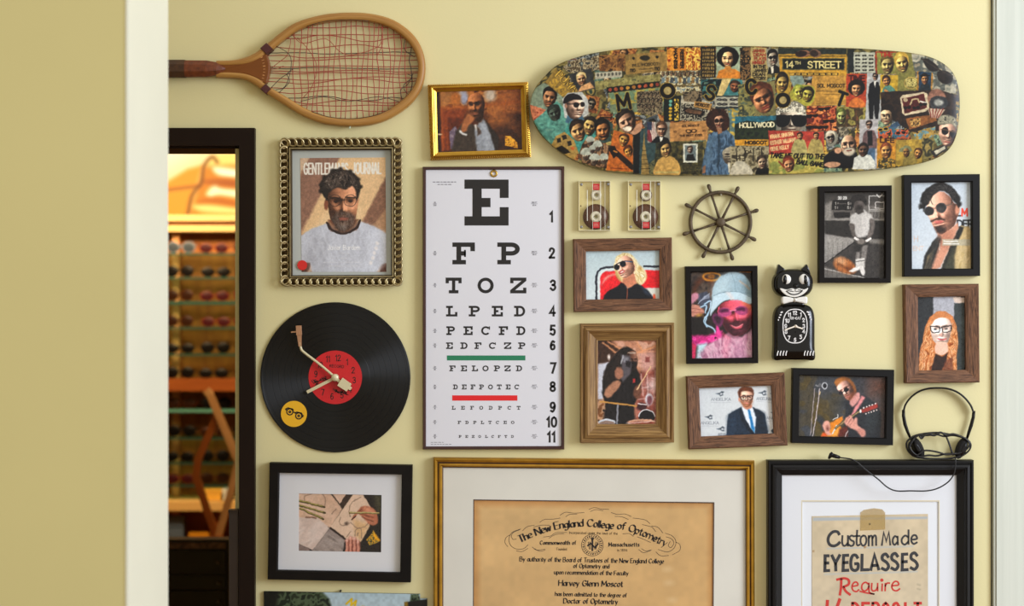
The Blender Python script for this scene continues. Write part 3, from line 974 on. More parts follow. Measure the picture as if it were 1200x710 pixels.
case('eyeglass_case', 'orange brown eyeglass case on the lowest wooden shelf', 'case', 258, 636, 0.04, 0.10, mat('orange_case', 'b5651d', 0.5))

# folding wooden stand: kinked side rails meeting at top and foot
YK = 2.6
t = thing('folding_stand', 'folding wooden stand with kinked rails before the shop shelf', 'stand', (W(253, 0, -YK).x, YK, 0))
M_TAN = wood('tan_rail_wood', 'a87c4e', 'c49a68', 3, 40, 0.45, 0.1)
M_RBR = wood('red_brown_rail_wood', '6e3a14', '8a4d1e', 3, 40, 0.45, 0.1)
def rail(name, pts, wd, y, m, th=0.02):
    P = [W(a, b, -YK) for a, b in pts]
    b_ = MB()
    n = len(P)
    ring = []
    for i in range(n):
        a, c = P[max(0, i - 1)], P[min(n - 1, i + 1)]
        tn = (c - a).normalized()
        nn = Vector((tn.z, 0, -tn.x)) * wd / 2
        ring.append([(P[i].x + sx * nn.x, y + sy * th, P[i].z + sx * nn.z) for sx, sy in ((-1, 0), (1, 0), (1, 1), (-1, 1))])
    for i in range(n - 1):
        for k in range(4):
            b_.quad(ring[i][k], ring[i][(k + 1) % 4], ring[i + 1][(k + 1) % 4], ring[i + 1][k], uvs=((0, 0), (0, .03), (.3, .03), (.3, 0)))
    b_.quad(*ring[0])
    b_.quad(*ring[-1][::-1])
    b_.build(name, m, t)
rail('front_rail', [(241, 457), (246, 463), (279, 541), (268, 584), (253, 638), (247, 690), (243, 822)], 0.026, YK, M_TAN)
rail('rear_rail', [(255, 482), (230, 540), (228, 560), (241, 600), (254, 634), (262, 690), (268, 822)], 0.026, YK + 0.022, M_RBR)
rail('cross_bar', [(246, 630), (262, 630)], 0.016, YK - 0.012, M_RBR, 0.012)

# ------------------------------------------------------------------ tennis racket
cf = crop(195, 0, 515, 1200)
RD = 0.014
def RW(x, y, d=RD):
    return W(*cf(x, y), d, RD)
t = thing('tennis_racket', 'old wooden tennis racket with frayed red strings hanging on the wall', 'racket', RW(700, 555, 0))
M_ASH = wood('honey_ash_wood', '96652c', 'b98a48', 5, 220, 0.4, 0.15, spec=0.4)
M_THR = wood('brown_throat_wood', '6f3d18', '8a5022', 5, 220, 0.35, 0.15, spec=0.4)
M_GRIP = mat('brown_leather_grip', '6a3213', 0.55, noise=(120, 0.35), bump=(400, 0.4))
M_GRIP2 = mat('dark_leather_grip', '43270f', 0.6, noise=(90, 0.3), bump=(400, 0.4))
outer = [222, 268, 290, 266, 345, 255, 388, 236, 430, 206, 500, 148, 570, 101, 680, 68, 790, 57, 900, 62, 1000, 90, 1080, 148, 1124, 218, 1138, 300, 1122, 385, 1075, 455, 1000, 510, 920, 543, 820, 555, 700, 545, 600, 510, 520, 462, 430, 404, 388, 372, 345, 350, 290, 343, 222, 341]
inner = [222, 291, 292, 290, 352, 284, 408, 264, 455, 228, 524, 170, 598, 125, 697, 99, 790, 91, 890, 95, 978, 120, 1050, 172, 1092, 232, 1107, 300, 1090, 376, 1043, 435, 975, 483, 900, 511, 815, 522, 710, 512, 618, 480, 540, 434, 450, 380, 408, 346, 352, 325, 292, 318, 222, 317]
po, pi = smooth_line(pairs(outer), n=4), smooth_line(pairs(inner), n=4)
prof = [(0.0, 0.003), (0.0, 0.018), (0.15, 0.022), (0.5, 0.0235), (0.85, 0.022), (1.0, 0.018), (1.0, 0.003), (0.5, 0.0)]
mb = MB()
rows = []
for pt, dd in prof + prof[:1]:
    rows.append([RW(*(po[i] * (1 - pt) + pi[i] * pt), dd) for i in range(len(po))])
mb.grid(rows)
hoop = mb.build('hoop', M_ASH, t)
# throat wedge
th = smooth_line(pairs([215, 304, 225, 288, 300, 286, 352, 280, 405, 260, 438, 238, 452, 270, 456, 304, 450, 340, 438, 368, 405, 346, 352, 328, 300, 321, 225, 320]), True, 4)
MB().slab([(RW(*q).x, RW(*q).z) for q in th], -0.004, -0.021, 0.002).build('throat', M_THR, t)
# emblem on the throat: a curved line of small letters
ink = Ink(0.0213)
def arcf(s):
    a = math.radians(-26 + s * 10.6)
    return (*cf(300 + 130 * math.cos(a), 304 + 130 * math.sin(a)), a + PI / 2)
for k in range(9):                      # worn, unreadable marks
    x_, y_, a_ = arcf(0.2 + k * 0.56)
    n_ = (math.cos(a_ - PI / 2), math.sin(a_ - PI / 2))
    ink.stroke([(x_ - 1.3 * n_[0], y_ - 1.3 * n_[1]), (x_ + (1.2 + 0.4 * (k % 2)) * n_[0], y_ + (1.2 + 0.4 * (k % 2)) * n_[1])], 0.6 + 0.4 * (k % 3 == 0))
ink.build('throat_lettering', mat('faded_gold_ink', 'c98e55', 0.5), t)
# handle: octagonal, runs on behind the nearer wall
mb = MB()
rows = []
for x, hw, dd in ((-150, 40, .016), (-140, 42, .019), (-60, 40, .017), (90, 39, .016), (180, 38, .015), (225, 30, .012), (250, 16, .008), (262, 5, .004)):
    rows.append([RW(x, 304 + hw * math.cos(a), 0.018 + dd * math.sin(a)) for a in [PI / 8 + k * PI / 4 for k in range(8)]])
mb.grid(rows, closed_u=True, smooth=False)
mb.face(range(8))
mb.build('handle', M_GRIP, t)
mb = MB()
mb.grid([[RW(x, 304 + 41 * math.cos(a), 0.018 + 0.0172 * math.sin(a)) for a in [PI / 8 + k * PI / 4 for k in range(8)]] for x in (-130, -60, 10, 86)], closed_u=True, smooth=False)
mb.build('grip_wrap', M_GRIP2, t)
# whipping bands at the shoulders
M_BAND = mat('oxblood_whipping', '4a1712', 0.55, bump=(700, 0.6))
for pts, (ax, ay), (bx, by) in ((0, (429, 203), (456, 229)), (0, (427, 404), (452, 382))):
    dx, dy = (14, -12) if ay < 300 else (12, 11)
    P = [(ax - dx, ay - dy), (ax + dx, ay + dy), (bx + dx, by + dy), (bx - dx, by - dy)]
    MB().slab([(RW(*q).x, RW(*q).z) for q in P], -0.0005, -0.0255, 0.002).build('whipping_band', M_BAND, t)
# strings
M_RED = mat('red_gut_string', 'a4402f', 0.5)
M_BRN = mat('dark_gut_string', '3a2a26', 0.5)
innp = pi[8:-8]
def hull_y(x):
    ys = []
    for a, b in zip(innp[:-1], innp[1:]):
        if (a[0] - x) * (b[0] - x) <= 0 and abs(b[0] - a[0]) > 1e-6:
            ys.append(a[1] + (b[1] - a[1]) * (x - a[0]) / (b[0] - a[0]))
    return (min(ys), max(ys)) if len(ys) > 1 else None
def hull_x(y):
    xs = []
    for a, b in zip(innp[:-1], innp[1:]):
        if (a[1] - y) * (b[1] - y) <= 0 and abs(b[1] - a[1]) > 1e-6:
            xs.append(a[0] + (b[0] - a[0]) * (y - a[1]) / (b[1] - a[1]))
    if len(xs) == 1:                     # the throat closes the hoop on this side
        xs.append(458)
    return (min(xs), max(xs)) if len(xs) > 1 else None
def string(pts, m=None, r=0.0009, d=0.011):
    q = smooth_line(pts, n=4)
    MB().tube([RW(x, y, d + 0.0008 * math.sin(x * 0.13 + y * 0.1)) for x, y in q], r, 5).build('string', m or M_RED, t)
for i, x in enumerate([560, 590, 618, 643, 667, 692, 716, 741, 765, 790, 814, 838, 862, 886, 908, 931, 953, 977, 1001, 1026, 1050, 1074]):
    r = hull_y(x)
    if r:
        y0, y1 = r
        n = 7
        string([(x + (rnd.uniform(-3, 3) if 0 < k < n - 1 else 0) + 5 * math.sin(k * 1.3 + i), y0 - 3 + (y1 - y0 + 6) * k / (n - 1)) for k in range(n)], M_BRN if x > 1030 and i % 2 else None, d=0.0118)
for i, (y, bend) in enumerate([(118, 4), (152, 2), (166, 14), (206, -10), (232, 3), (246, 8), (262, 5), (290, 2), (298, 4), (312, -4), (320, -3), (345, 8), (356, 12), (382, 4), (404, 8), (432, 10), (446, -8), (464, 3), (488, 2)]):
    r = hull_x(y)
    if r:
        x0, x1 = r
        n = 9
        string([(x0 - 4 + (x1 - x0 + 8) * k / (n - 1), y + (bend * math.sin(k * 1.05 + i) if 0 < k < n - 1 else 0) + rnd.uniform(-2, 2)) for k in range(n)], M_BRN if i in (4, 8, 15) else None, d=0.0104)
# loose and broken strings
for q, m in (([550, 150, 600, 190, 700, 170, 760, 225, 820, 240, 930, 205, 950, 150], None), ([575, 165, 625, 220, 660, 290, 640, 380, 600, 430], None), ([460, 300, 500, 268, 530, 240, 545, 170, 500, 175], None),
             ([470, 195, 540, 240, 545, 310, 520, 380, 480, 395], M_BRN), ([455, 305, 490, 300, 515, 290], None), ([450, 395, 500, 345, 540, 320], M_BRN), ([490, 410, 540, 360, 530, 325, 560, 300], M_BRN), ([945, 110, 950, 190, 925, 250, 935, 310], None),
             ([1085, 320, 1060, 370, 1030, 395, 1040, 450, 1062, 470], M_BRN), ([1090, 250, 1045, 215, 1050, 170], M_BRN), ([1060, 325, 1080, 340, 1040, 380, 1075, 430], M_BRN), ([590, 445, 690, 425, 800, 445, 930, 425, 1020, 445], M_BRN)):
    string(pairs(q), m, 0.0007, 0.0126)
for q in (([620, 118, 700, 96, 790, 90, 890, 94]), ([640, 492, 720, 516, 820, 523, 920, 508, 990, 480])):
    string(pairs(q), M_BRN, 0.0006, 0.021)
# nail under the hoop and clear hook
MB().tube([RW(808, 552, 0), RW(808, 560, 0.02), RW(806, 566, 0.024)], 0.0016, 6).build('hook', mat('clear_hook', 'c2cbb0', 0.2), t)

# ------------------------------------------------------------------ record clock
cf = crop(295, 345, 490, 729)
cx, cy = cf(366, 363)
t = thing('record_clock', 'wall clock made from a black vinyl record with a red label', 'clock', W(cx, cy + 88, 0))
C = W(cx, cy, 0, 0.006)
R0 = 88 * S * 0.998
m_, nt, b_ = nodes_of('black_vinyl')
b_.inputs['Base Color'].default_value = (0.005, 0.0045, 0.004, 1)
b_.inputs['Roughness'].default_value = 0.44
b_.inputs['Specular IOR Level'].default_value = 0.36
b_.inputs['Anisotropic'].default_value = 0.96
b_.inputs['Anisotropic Rotation'].default_value = 0.25
tg = nt.nodes.new('ShaderNodeTangent')
tg.direction_type = 'RADIAL'
tg.axis = 'Y'
nt.links.new(tg.outputs[0], b_.inputs['Tangent'])
MATS['black_vinyl'] = m_
prof = [(R0 * 0.99, -0.0035), (R0, -0.0045), (R0 * 0.995, -0.0055), (R0 * 0.975, -0.0058), (R0 * 0.968, -0.0054)]
for k in (0.94, 0.845, 0.76, 0.68, 0.60, 0.52):
    prof += [(R0 * (k + 0.005), -0.0054), (R0 * (k + 0.004), -0.0051), (R0 * (k - 0.004), -0.0051), (R0 * (k - 0.005), -0.0054)]
prof += [(R0 * 0.46, -0.0054), (R0 * 0.455, -0.0058), (R0 * 0.36, -0.0058), (0.0, -0.0058)]
mb = MB().disc((C.x, 0, C.z), prof, 128)
mb.build('record', m_, t, smooth=False)
MB().disc((C.x, 0, C.z), [(0.02, 0.0), (0.02, -0.0035)], 24).build('movement', mat('black_plastic', '14110f', 0.45), t)
LR = 117 / 3.738 * S
MB().disc((C.x, 0, C.z), [(LR, -0.0058), (LR, -0.0062), (0.0, -0.0062)], 64).build('record_label', mat('red_paper_label', 'c8161c', 0.5, noise=(60, 0.05)), t, smooth=False)
ink = Ink(0.0064)
for i, n in enumerate(['12', '1', '2', '3', '4', '5', '6', '7', '8', '9', '10', '11']):
    a = math.radians(9 + i * 30)
    x, y = cf(365 + 85 * math.sin(a), 362 - 85 * math.cos(a))
    ink.text(n, x, y + 3.4, 6.8, 0.95, anchor=0.5, cond=0.75, track=1.4)
ink.text('RECORD', *cf(372, 320), 3.0, 0.5, anchor=0.5, rot=math.radians(4), track=3)
for a, b in (((270, 388), (330, 372)), ((365, 425), (420, 440))):
    for k in range(9):
        u = k / 8
        x, y = a[0] + (b[0] - a[0]) * u, a[1] + (b[1] - a[1]) * u
        q = [cf(x + 9 * math.cos(j * 1.2 + k), y - 6 + 8 * math.sin(j * 1.7 + k * 2)) for j in range(4)]
        ink.stroke(q, 0.8)
ink.build('dial_print', mat('black_ink', '15100e', 0.6), t)
M_HAND = mat('cream_hand', 'cfc39c', 0.35, spec=0.5)
def bar(mb, a, b, w0, w1, d0, d1):
    P, Q = W(*cf(*a), 0, d0), W(*cf(*b), 0, d0)
    tn = (Q - P).normalized()
    nn = Vector((tn.z, 0, -tn.x))
    k = S / 3.738
    pts = [P + nn * w0 * k / 2, Q + nn * w1 * k / 2, Q - nn * w1 * k / 2, P - nn * w0 * k / 2]
    mb.slab([(p.x, p.z) for p in pts], -d0, -d1, 0.0004)
mb = MB()
bar(mb, (365, 365), (242, 428), 13, 14, 0.010, 0.012)
mb.build('hour_hand', M_HAND, t)
mb = MB()
pts = smooth_line(pairs([385, 380, 300, 308, 232, 256, 216, 238, 212, 210]), n=4)
mb.tube([W(*cf(*q), 0.0145, 0.0145) for q in pts], 5.2 * S / 3.738 * 1.1, 8)
arm = mb.build('tonearm_hand', M_HAND, t)
mb = MB()
bar(mb, (213, 228), (209, 172), 13, 21, 0.012, 0.017)
bar(mb, (209, 178), (207, 136), 24, 24, 0.012, 0.019)
bar(mb, (199, 163), (172, 165), 7, 6, 0.014, 0.016)
mb.build('headshell', mat('copper_headshell', 'b98a68', 0.3, 0.5), arm)
mb = MB()
bar(mb, (370, 368), (398, 392), 10, 14, 0.012, 0.017)
bar(mb, (388, 381), (428, 408), 40, 38, 0.010, 0.021)
bar(mb, (426, 407), (436, 414), 16, 14, 0.013, 0.018)
mb.build('counterweight', mat('cream_counterweight', 'd2c69e', 0.4), arm)
c = W(*cf(365, 364), 0, 0.015)
MB().disc((c.x, 0, c.z), [(0.0075, -0.006), (0.0075, -0.018), (0.0055, -0.021), (0.0, -0.021)], 20).build('pivot', mat('pivot_cream', 'd8cfa8', 0.3, 0.2), t)
c = W(*cf(185, 523), 0, 0.006)
st = MB().disc((c.x, 0, c.z), [(57 * S / 3.738, -0.0057), (57 * S / 3.738, -0.0061), (0.0, -0.0061)], 40).build('sticker', mat('yellow_sticker', 'e8b01c', 0.5), t, smooth=False)
ink = Ink(0.0064)
for sx, (ex, ey) in ((-1, (167, 514)), (1, (206, 532))):
    x, y = cf(ex, ey)
    ink.ring(x, y, 2.9, 4.3, n=16)
    ink.ring(x, y, 0.4, 1.7, n=10)
    ink.stroke([cf(ex - 18, ey - 12), cf(ex - 8, ey - 17), cf(ex + 12, ey - 12), cf(ex + 16, ey - 4)], 1.4)
ink.stroke([cf(180, 517), cf(187, 515), cf(193, 522)], 1.2)
ink.stroke([cf(148, 500), cf(152, 507)], 1.6)
ink.stroke([cf(226, 528), cf(222, 538)], 1.6)
ink.build('eyeglasses_print', mat('black_ink', '15100e'), st)

# ------------------------------------------------------------------ eye chart
t = thing('eye_chart', 'framed white letter eye chart with green and red bars', 'eye chart', W(578, 527, 0))
c1, c2 = crop(490, 190, 670, 752), crop(490, 360, 670, 752)
CD = 0.010
M_MAH = mat('mahogany_frame', '3b1a10', 0.35, spec=0.5, noise=(40, 0.2))
OUT = [c1(22, 22), c1(716, 20), c2(716, 697), c2(22, 697)]
INN = [c1(38, 37), c1(700, 36), c2(700, 680), c2(38, 682)]

def frame_rails(t, out, inn, prof, m, dref, name='frame_rail', mats=None):
    """four mitred rails; prof = [(t across from outer 0 to inner 1, depth)]"""
    O = [W(*p, 0, dref) for p in out]
    I = [W(*p, 0, dref) for p in inn]
    objs = []
    for s in range(4):
        a, b = s, (s + 1) % 4
        mb = MB()
        rows = []
        run = 0.0
        prev = None
        i0 = 0
        wd = (I[a] - O[a]).length * 0.707
        pts = []
        for k, (tt, dd) in enumerate(prof):
            A = O[a].lerp(I[a], tt)
            B = O[b].lerp(I[b], tt)
            A = Vector((A.x, -dd, A.z))
            B = Vector((B.x, -dd, B.z))
            if prev is not None:
                run += math.hypot((tt - prev[0]) * wd, dd - prev[1])
            prev = (tt, dd)
            L = (O[b] - O[a]).length
            pts.append((A, B, run, tt * wd, L - tt * wd))
        for (A0, B0, v0, u0, w0), (A1, B1, v1, u1, w1) in zip(pts[:-1], pts[1:]):
            mb.quad(A0, B0, B1, A1, uvs=((u0, v0), (w0, v0), (w1, v1), (u1, v1)))
        A0, B0 = pts[0][0], pts[0][1]
        A1, B1 = pts[-1][0], pts[-1][1]
        if len(prof) > 2:
            mb.quad(A1, B1, B0, A0)
        objs.append(mb.build(name, mats[s] if mats else m, t))
    return objs

def pane(t, quad, d, m, name='glass', th=0.0):
    mb = MB()
    mb.quad(*[W(*p, d) for p in (quad[3], quad[2], quad[1], quad[0])])
    return mb.build(name, m, t)

def lerpq(a, b, k):
    return [(p[0] + (q[0] - p[0]) * k, p[1] + (q[1] - p[1]) * k) for p, q in zip(a, b)]

def window_mat(t, out, inn, d0, d1, m, name='mat_board'):
    """sheet with an opening: face at d1, sloped cut edge down to d0"""
    O = [W(*p, d1) for p in out]
    I = [W(*p, d1) for p in inn]
    mb = MB()
    for s in range(4):
        a, b = s, (s + 1) % 4
        mb.quad(O[a], O[b], I[b], I[a])
        mb.quad(I[a], I[b], Vector((I[b].x, -d0, I[b].z)), Vector((I[a].x, -d0, I[a].z)))
    return mb.build(name, m, t)

G_CLR = glass_mat('picture_glass', 'ffffff', 0.55)
M_BACK = mat('backing_board', '3a3027', 0.9)
def backing(t, quad, d):
    P = [W(*p, d) for p in quad]
    mb = MB()
    i = mb.verts([Vector((p.x, -d, p.z)) for p in P] + [Vector((p.x, 0.0, p.z)) for p in P])
    for f in ((3, 2, 1, 0), (4, 5, 6, 7), (0, 1, 5, 4), (1, 2, 6, 5), (2, 3, 7, 6), (3, 0, 4, 7)):
        mb.face([i + k for k in f])
    return mb.build('backing', M_BACK, t)

# ---- eye chart, continued
frame_rails(t, OUT, INN, [(0, 0), (0, 0.012), (0.25, 0.015), (0.75, 0.015), (1, 0.012), (1, CD - 0.001)], M_MAH, 0.015)
mb = MB()
P = [W(*p, CD) for p in lerpq(INN, OUT, 0.3)]
i = mb.verts([Vector((p.x, -CD, p.z)) for p in P] + [Vector((p.x, 0.0, p.z)) for p in P])
for f in ((3, 2, 1, 0), (4, 5, 6, 7), (0, 1, 5, 4), (1, 2, 6, 5), (2, 3, 7, 6), (3, 0, 4, 7)):
    mb.face([i + k for k in f])
mb.build('chart_sheet', mat('white_chart_board', 'dcdbe0', 0.4, spec=0.4, noise=(5, 0.012), bump=(14, 0.05)), t)

def slab_letter(ink, ch, x0, y0, x1, y1):
    """block-serif test letter on a 5 x 5 grid"""
    kx, ky = (x1 - x0) / 5, (y1 - y0) / 5
    X = lambda v: x0 + v * kx
    Y = lambda v: y1 - v * ky
    R = {'E': [(0, 4, 5, 5), (0, 0, 5, 1), (.9, 1, 1.95, 4), (4, 3, 5, 4), (4, 1, 5, 2), (1.95, 2, 2.95, 3)],
         'F': [(0, 4, 5, 5), (0, 0, 3, 1), (.9, 1, 1.95, 4), (4, 3, 5, 4), (1.95, 2, 3, 3), (2.6, 1.7, 3, 3.3)],
         'P': [(0, 4, 3.1, 5), (0, 0, 3, 1), (.9, 1, 1.95, 4), (1.95, 2, 3.1, 3)],
         'T': [(0, 4, 5, 5), (2, 1, 3, 4), (1, 0, 4, 1), (0, 3.2, 1, 4), (4, 3.2, 5, 4)],
         'Z': [(0, 4, 5, 5), (0, 0, 5, 1), (0, 3.2, 1, 4), (4, 1, 5, 1.8)],
         'L': [(0, 4, 3, 5), (0, 0, 5, 1), (.9, 1, 1.95, 4), (4, 1, 5, 2.1)],
         'D': [(0, 4, 2.6, 5), (0, 0, 2.6, 1), (.9, 1, 1.95, 4)],
         'C': [(4.1, 3.1, 4.75, 4.9)], 'O': []}[ch]
    for a, b, c, d in R:
        ink.poly([(X(a), Y(b)), (X(c), Y(b)), (X(c), Y(d)), (X(a), Y(d))])
    def arc(ox, oy, rx0, ry0, rx1, ry1, a0, a1, n):
        for i in range(n):
            u, v = a0 + (a1 - a0) * i / n, a0 + (a1 - a0) * (i + 1) / n
            ink.poly([(X(ox + r * math.cos(w_)), Y(oy + q * math.sin(w_))) for r, q, w_ in ((rx0, ry0, u), (rx1, ry1, u), (rx1, ry1, v), (rx0, ry0, v))])
    n = 20
    if ch == 'O':
        arc(2.5, 2.5, 1.5, 1.5, 2.5, 2.5, 0, 2 * PI, n)
    if ch == 'C':
        arc(2.5, 2.5, 1.5, 1.5, 2.5, 2.5, 0.72, 2 * PI - 0.72, n)
    if ch == 'P':
        arc(3.1, 3.5, 0.85, 0.5, 1.9, 1.5, -PI / 2, PI / 2, 12)
    if ch == 'D':
        arc(2.6, 2.5, 1.35, 1.5, 2.4, 2.5, -PI / 2, PI / 2, 16)
    if ch == 'Z':
        ink.poly([(X(0), Y(1)), (X(1.5), Y(1)), (X(5), Y(4)), (X(3.5), Y(4))])

ink = Ink(CD + 0.0003)
def row(f, y0, y1, spec):
    for ch, a, b in spec:
        ink = Ink(CD + 0.0003)
        x0, ya = f(a, y0)
        x1, yb = f(b, y1)
        slab_letter(ink, ch, x0, ya, x1, yb)
        ink.build('test_letter', mat('chart_black', '191410', 0.6), t)
row(c1, 85, 310, [('E', 227, 443)])
row(c1, 393, 500, [('F', 168, 278), ('P', 388, 498)])
row(c1, 565, 642, [('T', 135, 213), ('O', 291, 370), ('Z', 451, 530)])
row(c2, -7, 45, [('L', 137, 192), ('P', 248, 302), ('E', 361, 415), ('D', 470, 524)])
row(c2, 93, 136, [('P', 138, 180), ('E', 222, 267), ('C', 309, 354), ('F', 395, 440), ('D', 481, 525)])
row(c2, 172, 204, [('E', 137, 170), ('D', 207, 242), ('F', 276, 310), ('C', 347, 382), ('Z', 421, 456), ('P', 490, 525)])
row(c2, 285, 313, [(c, x, x + 30) for c, x in zip('FELOPZD', (153, 209, 263, 315, 371, 423, 479))])
row(c2, 378, 402, [(c, x, x + 23) for c, x in zip('DEFPOTEC', (171, 214, 257, 299, 343, 386, 429, 472))])
row(c2, 483, 501, [(c, x, x + 18) for c, x in zip('LEFODPCT', (165, 210, 255, 300, 346, 392, 438, 483))])
row(c2, 556, 571, [(c, x, x + 16) for c, x in zip('FDPLTCEO', (194, 231, 270, 307, 344, 381, 418, 455))])
row(c2, 626, 639, [(c, x, x + 13) for c, x in zip('PEZOLCFTD', (199, 231, 263, 295, 328, 359, 391, 423, 455))])
for n, f, xc, ya, yb in (('1', c1, 653, 240, 295), ('2', c1, 655, 418, 472), ('3', c1, 660, 575, 630), ('4', c2, 658, -8, 45), ('5', c2, 659, 86, 139), ('6', c2, 659, 162, 210), ('7', c2, 661, 270, 325), ('8', c2, 659, 363, 414), ('9', c2, 659, 463, 515), ('10', c2, 654, 535, 588), ('11', c2, 653, 608, 662)):
    x, y = f(xc, yb - 4)
    h = (yb - ya - 8) / 4.178
    ink = Ink(CD + 0.0003)
    ink.text(n, x, y, h, 2.5, anchor=0.5, cond=0.82, track=2.2, cap=1.0)
    ink.build('row_number', mat('chart_black', '191410'), t)
ink = Ink(CD + 0.0003)
for a, b, f, yc in (('20', '200', c1, 204), ('20', '100', c1, 445), ('20', '70', c1, 602), ('20', '50', c2, 18), ('20', '40', c2, 115), ('20', '30', c2, 187), ('20', '25', c2, 298), ('20', '20', c2, 389), ('20', '15', c2, 489), ('20', '13', c2, 562), ('20', '10', c2, 632)):
    x, y = f(82, yc)
    ink.text(a, x, y - 0.7, 1.5, 0.28, anchor=0.5)
    ink.text(b, x, y + 2.3, 1.5, 0.28, anchor=0.5)
    ink.stroke([(x - 2.4, y), (x + 2.4, y)], 0.3)
    x, y = f(569, yc)
    ink.text(b + ' FT', x, y - 0.8, 1.5, 0.28, anchor=0.5)
    ink.text({'200': '61', '100': '30', '70': '21', '50': '15', '40': '12', '30': '9', '25': '8', '20': '6', '15': '5', '13': '4', '10': '3'}[b] + ' M', x, y + 2.3, 1.5, 0.28, anchor=0.5)
    ink.stroke([(x - 4, y), (x + 4, y)], 0.3)
for f, x0, x1, yy in ((c1, 72, 186, 97), (c1, 95, 162, 109), (c2, 62, 125, 661), (c2, 62, 165, 671)):
    x = x0
    while x < x1:
        w_ = rnd.uniform(8, 18)
        ink.stroke([f(x, yy), f(min(x + w_, x1), yy)], 0.75 if f is c1 else 0.5)
        x += w_ + 4
ink.build('small_print', mat('grey_small_print', '5a5660', 0.6), t)
for nm, (a, b, c, d), col in (('green_bar', (141, 236, 525, 260), '1a7a52'), ('red_bar', (167, 431, 486, 457), 'e0141a')):
    ink = Ink(CD + 0.0003)
    ink.poly([c2(a, d), c2(c, d), c2(c, b), c2(a, b)])
    ink.build(nm, mat(nm + '_ink', col, 0.5), t)
c = W(*c1(371, 56), 0, CD)
mb = MB()
mb.tube([(c.x + 3.2 * S * math.cos(a), -CD - 0.001, c.z + 3.2 * S * math.sin(a)) for a in [k * 2 * PI / 20 for k in range(20)]], 0.0021, 6, closed=True)
mb.build('grommet', mat('brass', 'c09a4a', 0.3, 1.0), t)

# ------------------------------------------------------------------ cassettes
cf = crop(665, 200, 900, 1200)
KC = S / 5.106
M_SHELL = glass_mat('clear_cassette_plastic', 'fcf8ee', 0.8, 0.06)
M_HUB = mat('white_hub', 'd9d6c8', 0.4)
M_TAPE = mat('brown_tape', '55301a', 0.35, noise=(300, 0.2))
M_LBL = mat('red_cassette_label', 'c01c22', 0.5)
M_SCREW = mat('grey_screw', '8d8a86', 0.35, 0.6)
def cassette(x0, x1, label, hub_ring):
    y0, y1 = 60, 358
    CDp = 0.012
    A = W(*cf(x0, y1), 0, CDp)
    B = W(*cf(x1, y0), 0, CDp)
    t = thing('cassette', label, 'cassette', (A.x / 2 + B.x / 2, 0, A.z))
    def at(fx, yy):
        return Vector((A.x + (B.x - A.x) * fx, 0, W(*cf(0, yy), 0, CDp).z))
    # clear shell: front and back sheet and a rim
    def shell(d0, d1):
        return MB().box((A.x, -d1, A.z), (B.x, -d0, B.z))
    mb = MB()
    for yy in (-0.0110,):
        mb.quad((A.x + .001, yy, A.z + .001), (B.x - .001, yy, A.z + .001), (B.x - .001, yy, B.z - .001), (A.x + .001, yy, B.z - .001))
    mb.build('clear_shell', M_SHELL, t)
    M_RIM = mat('frosted_rim', 'e6dcb4', 0.25, spec=0.6)
    mb = MB()
    e = 0.0011
    mb.box((A.x, -0.0113, A.z), (A.x + e, 0, B.z))
    mb.box((B.x - e, -0.0113, A.z), (B.x, 0, B.z))
    mb.box((A.x + e, -0.0113, A.z), (B.x - e, 0, A.z + e))
    mb.box((A.x + e, -0.0113, B.z - e), (B.x - e, 0, B.z))
    mb.build('rim', M_RIM, t)
    for (fx, yy) in ((0.08, 82), (0.93, 80), (0.08, 336), (0.93, 338)):
        c = at(fx, yy)
        MB().disc((c.x, 0, c.z), [(0.0030, -0.008), (0.0030, -0.0118), (0.0018, -0.0124), (0.0, -0.0122)], 12).build('screw', M_SCREW, t)
    c = at(0.54, 275)
    tp = MB().disc((c.x, 0, c.z), [(76 * KC, -0.003), (76 * KC, -0.0085), (30 * KC, -0.0085)], 48, cap=False).build('tape_pack', M_TAPE, t)
    for yy, r in ((145, 31), (275, 33)):
        c = at(0.555 if yy < 200 else 0.54, yy)
        hub = MB().disc((c.x, 0, c.z), [(r * KC, -0.0022), (r * KC, -0.0090), (13 * KC, -0.0090), (13 * KC, -0.0022)], 28, cap=False).build('hub', M_HUB, t)
        mb = MB()
        for k in range(6):
            a = k * PI / 3 + 0.3
            mb.box((c.x + 13 * KC * math.cos(a) - .0008, -0.009, c.z + 13 * KC * math.sin(a) - .0008), (c.x + 10 * KC * math.cos(a) + .0008, -0.0022, c.z + 10 * KC * math.sin(a) + .0008))
        mb.build('teeth', M_HUB, hub)
    if hub_ring:
        c = at(0.555, 145)
        MB().disc((c.x, 0, c.z), [(36 * KC, -0.003), (36 * KC, -0.0085), (31 * KC, -0.0085)], 32, cap=False).build('tape_pack', M_TAPE, t)
    for ya, yb in ((78, 115), (307, 343)):
        a, b = at(0.45, yb), at(0.655, ya)
        lb = MB().box((a.x, -0.0114, a.z), (b.x, -0.0111, b.z)).build('paper_label', M_LBL, t)
        mb = MB()
        for k in range(3):
            zz = a.z + (b.z - a.z) * (0.3 + 0.2 * k)
            mb.box((a.x + 0.0018, -0.0116, zz), (b.x - 0.0018 - 0.0008 * k, -0.0114, zz + 0.0004))
        mb.build('label_print', mat('cream_print', 'e8c8b0', 0.6), lb)
    mb = MB()
    for fx, wd, yy0, yy1 in ((0.27, 0.0006, 115, 300), (0.44, 0.0003, 62, 356), (0.69, 0.0005, 62, 356), (0.83, 0.0003, 62, 356)):
        a, b = at(fx, yy1), at(fx, yy0)
        mb.box((a.x - wd, -0.0116, a.z), (a.x + wd, -0.0110, b.z))
    mb.build('moulded_ridges', mat('frosted_ridge', 'e9e6d6', 0.3), t)
    c = at(0.06, 210)
    MB().box((c.x - 0.001, -0.0118, c.z - 0.0018), (c.x + 0.0014, -0.0112, c.z + 0.0010)).build('pressure_pad', mat('brown_felt', '5a4432', 0.8), t)
